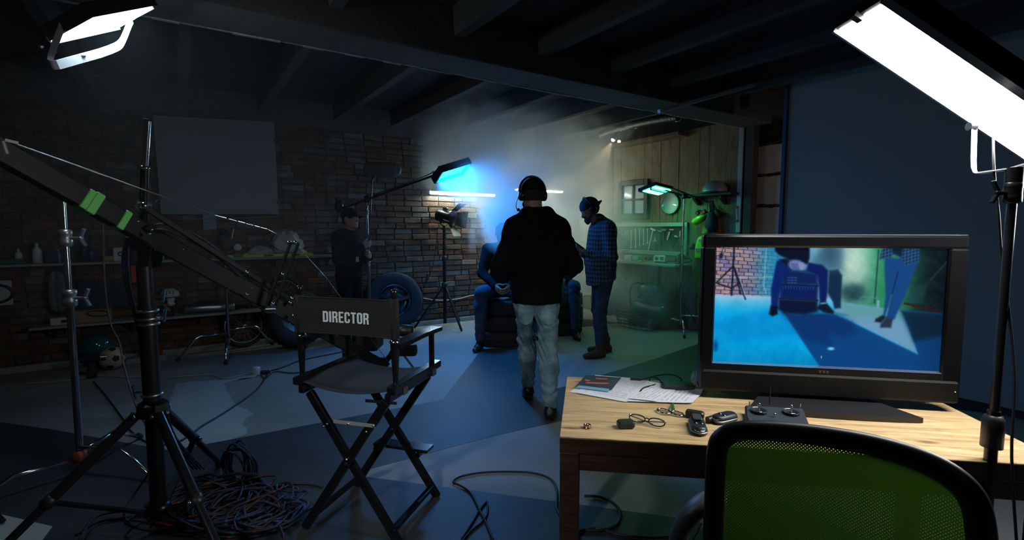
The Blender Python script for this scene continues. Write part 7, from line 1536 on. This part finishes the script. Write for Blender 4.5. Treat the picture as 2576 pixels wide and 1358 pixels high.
# work shelf and what is on it
WZ = .925; ws = thing('work_shelf', 'plain work shelf under the tool board on a dark post', 'shelf', (XW-.2, 5.2, WZ)); MB().box((XW-.19, 5.2, WZ-.015), (.36, 1.62, .03), bev=.004).build('board', M('shelf_green', (.3, .3, .24), .6, var=.2), ws); MB().box((XW-.33, 4.72, WZ/2-.015), (.07, .09, WZ-.03), bev=.004).build('support_post', M('dark_post', (.055, .04, .03), .7, var=.3), ws); MB().bar((XW-.02, 5.6, .6), (XW-.3, 5.6, WZ-.03), .03, .03).build('support_brace', m_wf, ws)
def ons(u, v, off=.2): return onp(u, v, 0, XW-off)
def wb_(name, label, cat, u, w_, h_, mat, off=.2, d_=.12, lid=None):
    p = ons(u, 650, off); o = MB().box((XW-off, p.y, WZ+h_/2), (d_, w_, h_), bev=.006).build(name, mat, label=label, cat=cat)
    if lid: MB().box((XW-off-d_/2-.002, p.y, WZ+h_*.5), (.006, w_*.8, h_*.15)).build('latch', lid, o)
wb_('case', 'pale plastic case at the left of the work shelf', 'case', 1586, .16, .085, M('case_pale', (.42, .45, .4), .5), lid=steel); wb_('case', 'green tinted case right of the pale plastic case', 'case', 1604, .11, .085, M('case_green', (.18, .4, .34), .5), lid=steel); wb_('tape_measure', 'small orange item lying on the work shelf', 'tape measure', 1616, .06, .02, M('orange_item', (.7, .3, .1), .5))
gp_ = ons(1636, 655); b_ = MB(); rn = random.Random(6)
tg = thing('tool_pile', 'low pile of dark power tool attachments on the work shelf', 'tools', gp_)
for k in range(7): c = Vector((XW-.2+rn.uniform(-.05, .05), gp_.y+rn.uniform(-.1, .1), WZ+.03+rn.uniform(0, .02))); MB().cyl(c, c+Vector((rn.uniform(-.04, .04), rn.uniform(-.07, .07), .02)), .02, .014, 8).build('attachment', rubber, tg)
nl = thing('nailer', 'white framed power tool on the work shelf', 'power tool', ons(1660, 655)); c = ons(1660, 648, .24); c.z = WZ+.06
for a_, b_ in (((-.09, .04), (.09, .045)), ((-.09, .04), (-.1, -.03)), ((.0, .04), (-.01, -.02)), ((.09, .045), (.08, -.03)), ((-.1, -.03), (.08, -.03))): MB().bar(c+Vector((0, -a_[0], a_[1])), c+Vector((0, -b_[0], b_[1])), .02, .02, (1, 0, 0), bev=.004).build('guard_bar', M('guard_white', (.62, .7, .66), .4), nl)
MB().box(c+Vector((.03, 0, -.045)), (.09, .17, .03), bev=.008).build('base', rubber, nl)
gr = thing('angle_grinder', 'dark red power grinder at the right of the work shelf', 'grinder', ons(1700, 655)); c = ons(1690, 650, .2); c.z = WZ+.05
MB().cyl(c+Vector((0, .12, .0)), c+Vector((0, -.08, .01)), .04, .035).build('motor_body', M('grinder_red', (.2, .02, .02), .45), gr); MB().lathe(c+Vector((0, -.12, .02)), [(.001, 0), (.06, 0), (.06, .02), (.03, .035), (.001, .04)], (0, -1, .3), 18).build('gear_head', M('grinder_red', (.2, .02, .02), .45), gr); MB().tube(spline([c+Vector((0, -.1, .06)), c+Vector((-.01, -.17, .1)), c+Vector((0, -.24, .03))], 5), .012, 8).build('side_handle', rubber, gr)
MB().tube(spline([ons(1708, 655, .1), ons(1725, 648, .15), ons(1740, 656, .12), ons(1720, 661, .2), ons(1700, 664, .25)], 6), .008, 6).build('tool_cable', rubber, label='black cable curled at the end of the work shelf', cat='cable')
rdv = ons(1743, 620, .05); MB().lathe(rdv, [(.001, .05), (.03, .045), (.045, .03), (.045, 0)], (-1, 0, 0), 18).build('wall_fitting', black_plastic, label='round black wall fitting between tool board and vest', cat='fitting')
# air compressor with wire basket
cpz = onp(1640, 790, 0, XW-.28); AC = thing('air_compressor', 'dark air compressor with tubular handle on the floor by the planks', 'compressor', (XW-.3, cpz.y, 0)); yc = cpz.y; m_ac = M('compressor_green', (.03, .06, .055), .3, .3)
MB().lathe((XW-.3, yc+.33, .24), [(.001, 0), (.08, .01), (.12, .05), (.125, .1), (.125, .55), (.12, .6), (.08, .64), (.001, .65)], (0, -1, 0), 22).build('tank', m_ac, AC); MB().lathe((XW-.27, yc+.2, .50), [(.001, 0), (.13, .01), (.15, .06), (.15, .32), (.11, .36), (.001, .37)], (0, -1, 0), 18).build('motor_housing', m_ac, AC)
MB().tube(spline([(XW-.4, yc+.28, .2), (XW-.42, yc+.3, .5), (XW-.4, yc+.22, .62), (XW-.36, yc+.1, .62)], 6), .014, 8).build('handle', black_metal, AC)
for y_ in (.2, -.2): MB().lathe((XW-.42, yc+y_, .08), [(.001, 0), (.07, 0), (.07, .035), (.001, .035)], (-1, 0, 0), 18).build('wheel', rubber, AC)
MB().lathe((XW-.42, yc+.12, .45), [(.001, .0), (.035, 0), (.035, .02), (.001, .022)], (-1, 0, 0), 16).build('pressure_gauge', M('gauge_dark', (.05, .05, .05), .3), AC)
bsk = thing('wire_basket', 'black wire basket in front of the air compressor', 'basket', (XW-.5, yc+.12, 0)); b_ = MB(); rn = random.Random(8)
for k in range(6): z_ = .02+.045*k; hx, hy = .12+.008*k, .32+.012*k; b_.tube([(XW-.56+hx*math.cos(t), yc+.05+hy*math.sin(t), z_) for t in [2*math.pi*q/20 for q in range(20)]], .005, 5, True)
for q in range(20): t = 2*math.pi*q/20; b_.cyl((XW-.56+.12*math.cos(t), yc+.05+.32*math.sin(t), .02), (XW-.56+.16*math.cos(t), yc+.05+.38*math.sin(t), .245), .004, n=5)
b_.build('wires', black_metal, bsk); MB().tube([(XW-.56+rn.uniform(-.08, .08), yc+.05+rn.uniform(-.25, .25), rn.uniform(.03, .17)) for k in range(30)], .008, 5).build('rope', rubber, label='dark rope heaped inside the wire basket', cat='rope')
# upper shelf with helmet, hanging things
hs = thing('helmet_shelf', 'dark narrow shelf on two brackets holding a helmet', 'shelf', (XW-.1, 4.07, 1.85)); MB().box((XW-.11, 4.07, 1.853), (.2, .72, .03), bev=.004).build('board', m_wf, hs)
for y_ in (4.32, 3.93): MB().prism([(XW-.01, y_, 1.838), (XW-.14, y_, 1.838), (XW-.13, y_, 1.80), (XW-.03, y_, 1.73), (XW-.01, y_, 1.73)], (0, -.04, 0)).build('bracket', m_wf, hs)
hl_ = thing('helmet', 'pale grey helmet with dark brim on the narrow shelf', 'helmet', (XW-.12, 3.99, 1.868)); hcn = Vector((XW-.13, 3.99, 1.875)); MB().lathe(hcn, [(.15, 0), (.155, .02), (.145, .07), (.11, .12), (.055, .15), (.001, .16)], n=24).build('shell', M('helmet_grey', (.3, .34, .37), .35, coat=.3), hl_)
MB().lathe(hcn, [(.17, -.004), (.172, .004), (.15, .016), (.145, 0)], n=24).build('brim', M('helmet_brim', (.06, .06, .06), .5), hl_)
def hang(name, label, cat, px, off, th, mat, parts=()):
    q = [onw(u, v, off) for u, v in px]; t = thing(name, label, cat, min(q, key=lambda p: p.z)); 
    c = sum(q, Vector())/len(q); rows_ = [q, [p.lerp(c, .18)+Vector((-th, 0, 0)) for p in q], [p.lerp(c, .6)+Vector((-th*1.3, 0, 0)) for p in q]]; n = len(q)
    b_ = MB(); b_.add([p for r in rows_ for p in r]+[c+Vector((-th*1.35, 0, 0))], [(r*n+i, r*n+(i+1) % n, (r+1)*n+(i+1) % n, (r+1)*n+i) for r in range(2) for i in range(n)]+[(2*n+i, 2*n+(i+1) % n, 3*n) for i in range(n)]+[tuple(reversed(range(n)))], True); b_.build('body', mat, t)
    for nm, a_, b2, w_, m_ in parts: MB().bar(a_, b2, w_, w_*.7, (1, 0, 0), bev=w_*.2).build(nm, m_, t)
    return t
hang('ear_defenders', 'yellow hard plastic visor with red ear defenders hung on the planks', 'ear defenders', [(1743, 556), (1748, 550), (1765, 540), (1782, 538), (1780, 548), (1768, 560), (1752, 567), (1745, 564)], .09, .06, M('visor_yellow', (.55, .62, .03), .25, coat=.5), [('ear_cup', onw(1752, 540, .1), onw(1758, 532, .1), .06, M('muff_red', (.35, .02, .02), .4)), ('ear_cup', onw(1766, 536, .1), onw(1776, 530, .1), .06, M('muff_red', (.35, .02, .02), .4)), ('headband', onw(1756, 530, .1), onw(1780, 534, .08), .03, rubber)])
hang('glove', 'dark navy bag hanging on the planks beside the yellow visor', 'bag', [(1786, 530), (1800, 532), (1806, 550), (1808, 570), (1804, 584), (1788, 585), (1779, 575), (1781, 552)], .08, .07, M('navy', (.012, .02, .07), .8), [('bag_strap', onw(1793, 532, .08), onw(1792, 512, .05), .02, rubber), ('bag_strap', onw(1796, 515, .05), onw(1806, 532, .08), .02, rubber)])
hang('cloth', 'orange red cloth hanging behind the navy bag', 'cloth', [(1803, 545), (1809, 558), (1818, 588), (1800, 589), (1798, 560)], .04, .03, M('orange_cloth', (.6, .08, .02), .8)); hang('strap', 'thin lime green straps hanging under the yellow visor', 'strap', [(1768, 565), (1781, 560), (1782, 588), (1766, 588)], .04, .015, M('lime', (.25, .65, .03), .7)); hang('gloves', 'dark gloves on a hook right of the navy bag', 'gloves', [(1802, 524), (1812, 530), (1822, 536), (1818, 546), (1808, 548), (1802, 538)], .06, .05, rubber)
hang('safety_vest', 'lime green safety vest with grey bands hanging beside the television', 'vest', [(1757, 596), (1768, 592), (1776, 600), (1776, 655), (1748, 652), (1750, 620)], .05, .03, M('lime', (.25, .65, .03), .7), [('grey_band', onw(1750, 628, .085), onw(1774, 629, .085), .045, M('band_grey', (.2, .22, .22), .4)), ('grey_band', onw(1758, 605, .08), onw(1770, 604, .08), .03, M('band_grey', (.2, .22, .22), .4))])
lvl = thing('spirit_level', 'slim red ended level hanging beside the white strip at the planks end', 'level', onw(1854, 558)); MB().bar(onw(1853, 521, .04), onw(1854, 556, .04), .02, .014, (1, 0, 0)).build('beam', M('level_white', (.4, .4, .4), .5), lvl); MB().bar(onw(1853, 518, .04), onw(1853, 524, .04), .026, .018, (1, 0, 0)).build('end_cap', M('cap_red', (.5, .02, .02), .5), lvl); MB().bar(onw(1854, 553, .04), onw(1854, 559, .04), .026, .018, (1, 0, 0)).build('end_cap', M('cap_red', (.5, .02, .02), .5), lvl)
cbx = wire('power_cable', [(gx, gy, 1.2), at(1712, 640, 6.6), at(1711, 690, 6.6), at(1708, 712, 6.6), at(1706, 745, 6.65), at(1745, 800, 6.7), at(1760, 830, 6.7)], .005, cable_black, label='black cord with power brick hanging beside the green lamp stand', cat='cable'); MB().bar(at(1710, 707, 6.6), at(1707, 732, 6.6), .05, .04, bev=.008).build('power_brick', black_plastic, cbx)
# heavy dark post left of the planks behind the plaid man
MB().box((XW-.12, 5.93, .5), (.14, .12, 1.0), bev=.006).build('dark_timber_leg', m_wf, label='dark timber leg under the left end of the work shelf', cat='post')
# ================================================================== SMOKE AND HAZE
def smoke_material():
    m = D.materials.new('smoke'); m.use_nodes = True; n = m.node_tree; n.nodes.clear(); out = n.nodes.new('ShaderNodeOutputMaterial'); v = n.nodes.new('ShaderNodeVolumeScatter'); v.inputs['Anisotropy'].default_value = .15
    v.inputs['Color'].default_value = (.88, .97, 1, 1); n.links.new(v.outputs[0], out.inputs['Volume'])
    tc = nd(m, 'ShaderNodeTexCoord'); pos = tc.outputs['Object']
    no = nd(m, 'ShaderNodeTexNoise', Scale=1.15, Detail=5.0, Roughness=.62, Distortion=1.2); n.links.new(pos, no.inputs['Vector'])
    r = ramp(m, [(.36, (0, 0, 0)), (.7, (1, 1, 1))]); n.links.new(no.outputs['Fac'], r.inputs[0]); total = None
    # billows: centre (object space, metres), radii, weight
    for c, rad, wt in SMOKE:
        sub = nd(m, 'ShaderNodeVectorMath', operation='SUBTRACT'); sub.inputs[1].default_value = c; n.links.new(pos, sub.inputs[0])
        dv = nd(m, 'ShaderNodeVectorMath', operation='DIVIDE'); dv.inputs[1].default_value = rad; n.links.new(sub.outputs[0], dv.inputs[0])
        ln = nd(m, 'ShaderNodeVectorMath', operation='LENGTH'); n.links.new(dv.outputs[0], ln.inputs[0])
        # irregular edge
        ed = nd(m, 'ShaderNodeMath', operation='MULTIPLY_ADD'); ed.inputs[1].default_value = -1.1; n.links.new(no.outputs['Fac'], ed.inputs[0]); n.links.new(ln.outputs['Value'], ed.inputs[2])
        mr = nd(m, 'ShaderNodeMapRange'); mr.inputs['From Min'].default_value = .5; mr.inputs['From Max'].default_value = .0; mr.inputs['To Min'].default_value = 0; mr.inputs['To Max'].default_value = wt; n.links.new(ed.outputs[0], mr.inputs[0])
        if total is None: total = mr.outputs[0]
        else:
            ad = nd(m, 'ShaderNodeMath', operation='ADD'); n.links.new(total, ad.inputs[0]); n.links.new(mr.outputs[0], ad.inputs[1]); total = ad.outputs[0]
    mu = nd(m, 'ShaderNodeMath', operation='MULTIPLY'); n.links.new(total, mu.inputs[0])
    r2 = nd(m, 'ShaderNodeMath', operation='MULTIPLY_ADD'); r2.inputs[1].default_value = .8; r2.inputs[2].default_value = .2; n.links.new(r.outputs[0], r2.inputs[0]); n.links.new(r2.outputs[0], mu.inputs[1])
    n.links.new(mu.outputs[0], v.inputs['Density']); return m
HAZE = .008
SMOKE = [((3.68, 5.72, 1.72), (.66, .6, .8), 4.5), ((3.22, 4.92, 1.47), (.36, .34, .38), 13.0), ((4.6, 5.8, 1.5), (1.35, 1.05, 1.35), 2.6), ((3.95, 5.7, 2.4), (1.75, 1.2, .85), 2.6), ((5.3, 5.1, 1.0), (.8, 1.1, 1.0), .75), ((5.2, 4.7, .5), (.8, .9, .5), .4)]
sb_ = MB().box((4.2, 5.35, 1.48), (3.3, 2.7, 2.9)); so_ = sb_.build('smoke_cloud', smoke_material(), kind='stuff'); so_['label'] = 'drifting blue and green lit smoke filling the far corner'; so_['category'] = 'smoke'

hz_ = D.materials.new('thin_haze'); hz_.use_nodes = True; hn = hz_.node_tree; hn.nodes.clear(); ho = hn.nodes.new('ShaderNodeOutputMaterial'); hv = hn.nodes.new('ShaderNodeVolumeScatter'); hv.inputs['Density'].default_value = HAZE; hv.inputs['Color'].default_value = (.85, .95, 1, 1); hn.links.new(hv.outputs[0], ho.inputs['Volume'])
hb_ = MB().box((-.4, 3.5, 2.08), (2.9, 4.0, 1.78)).build('thin_haze', hz_, kind='stuff'); hb_['label'] = 'thin even haze glowing around the upper left LED panel'; hb_['category'] = 'haze'
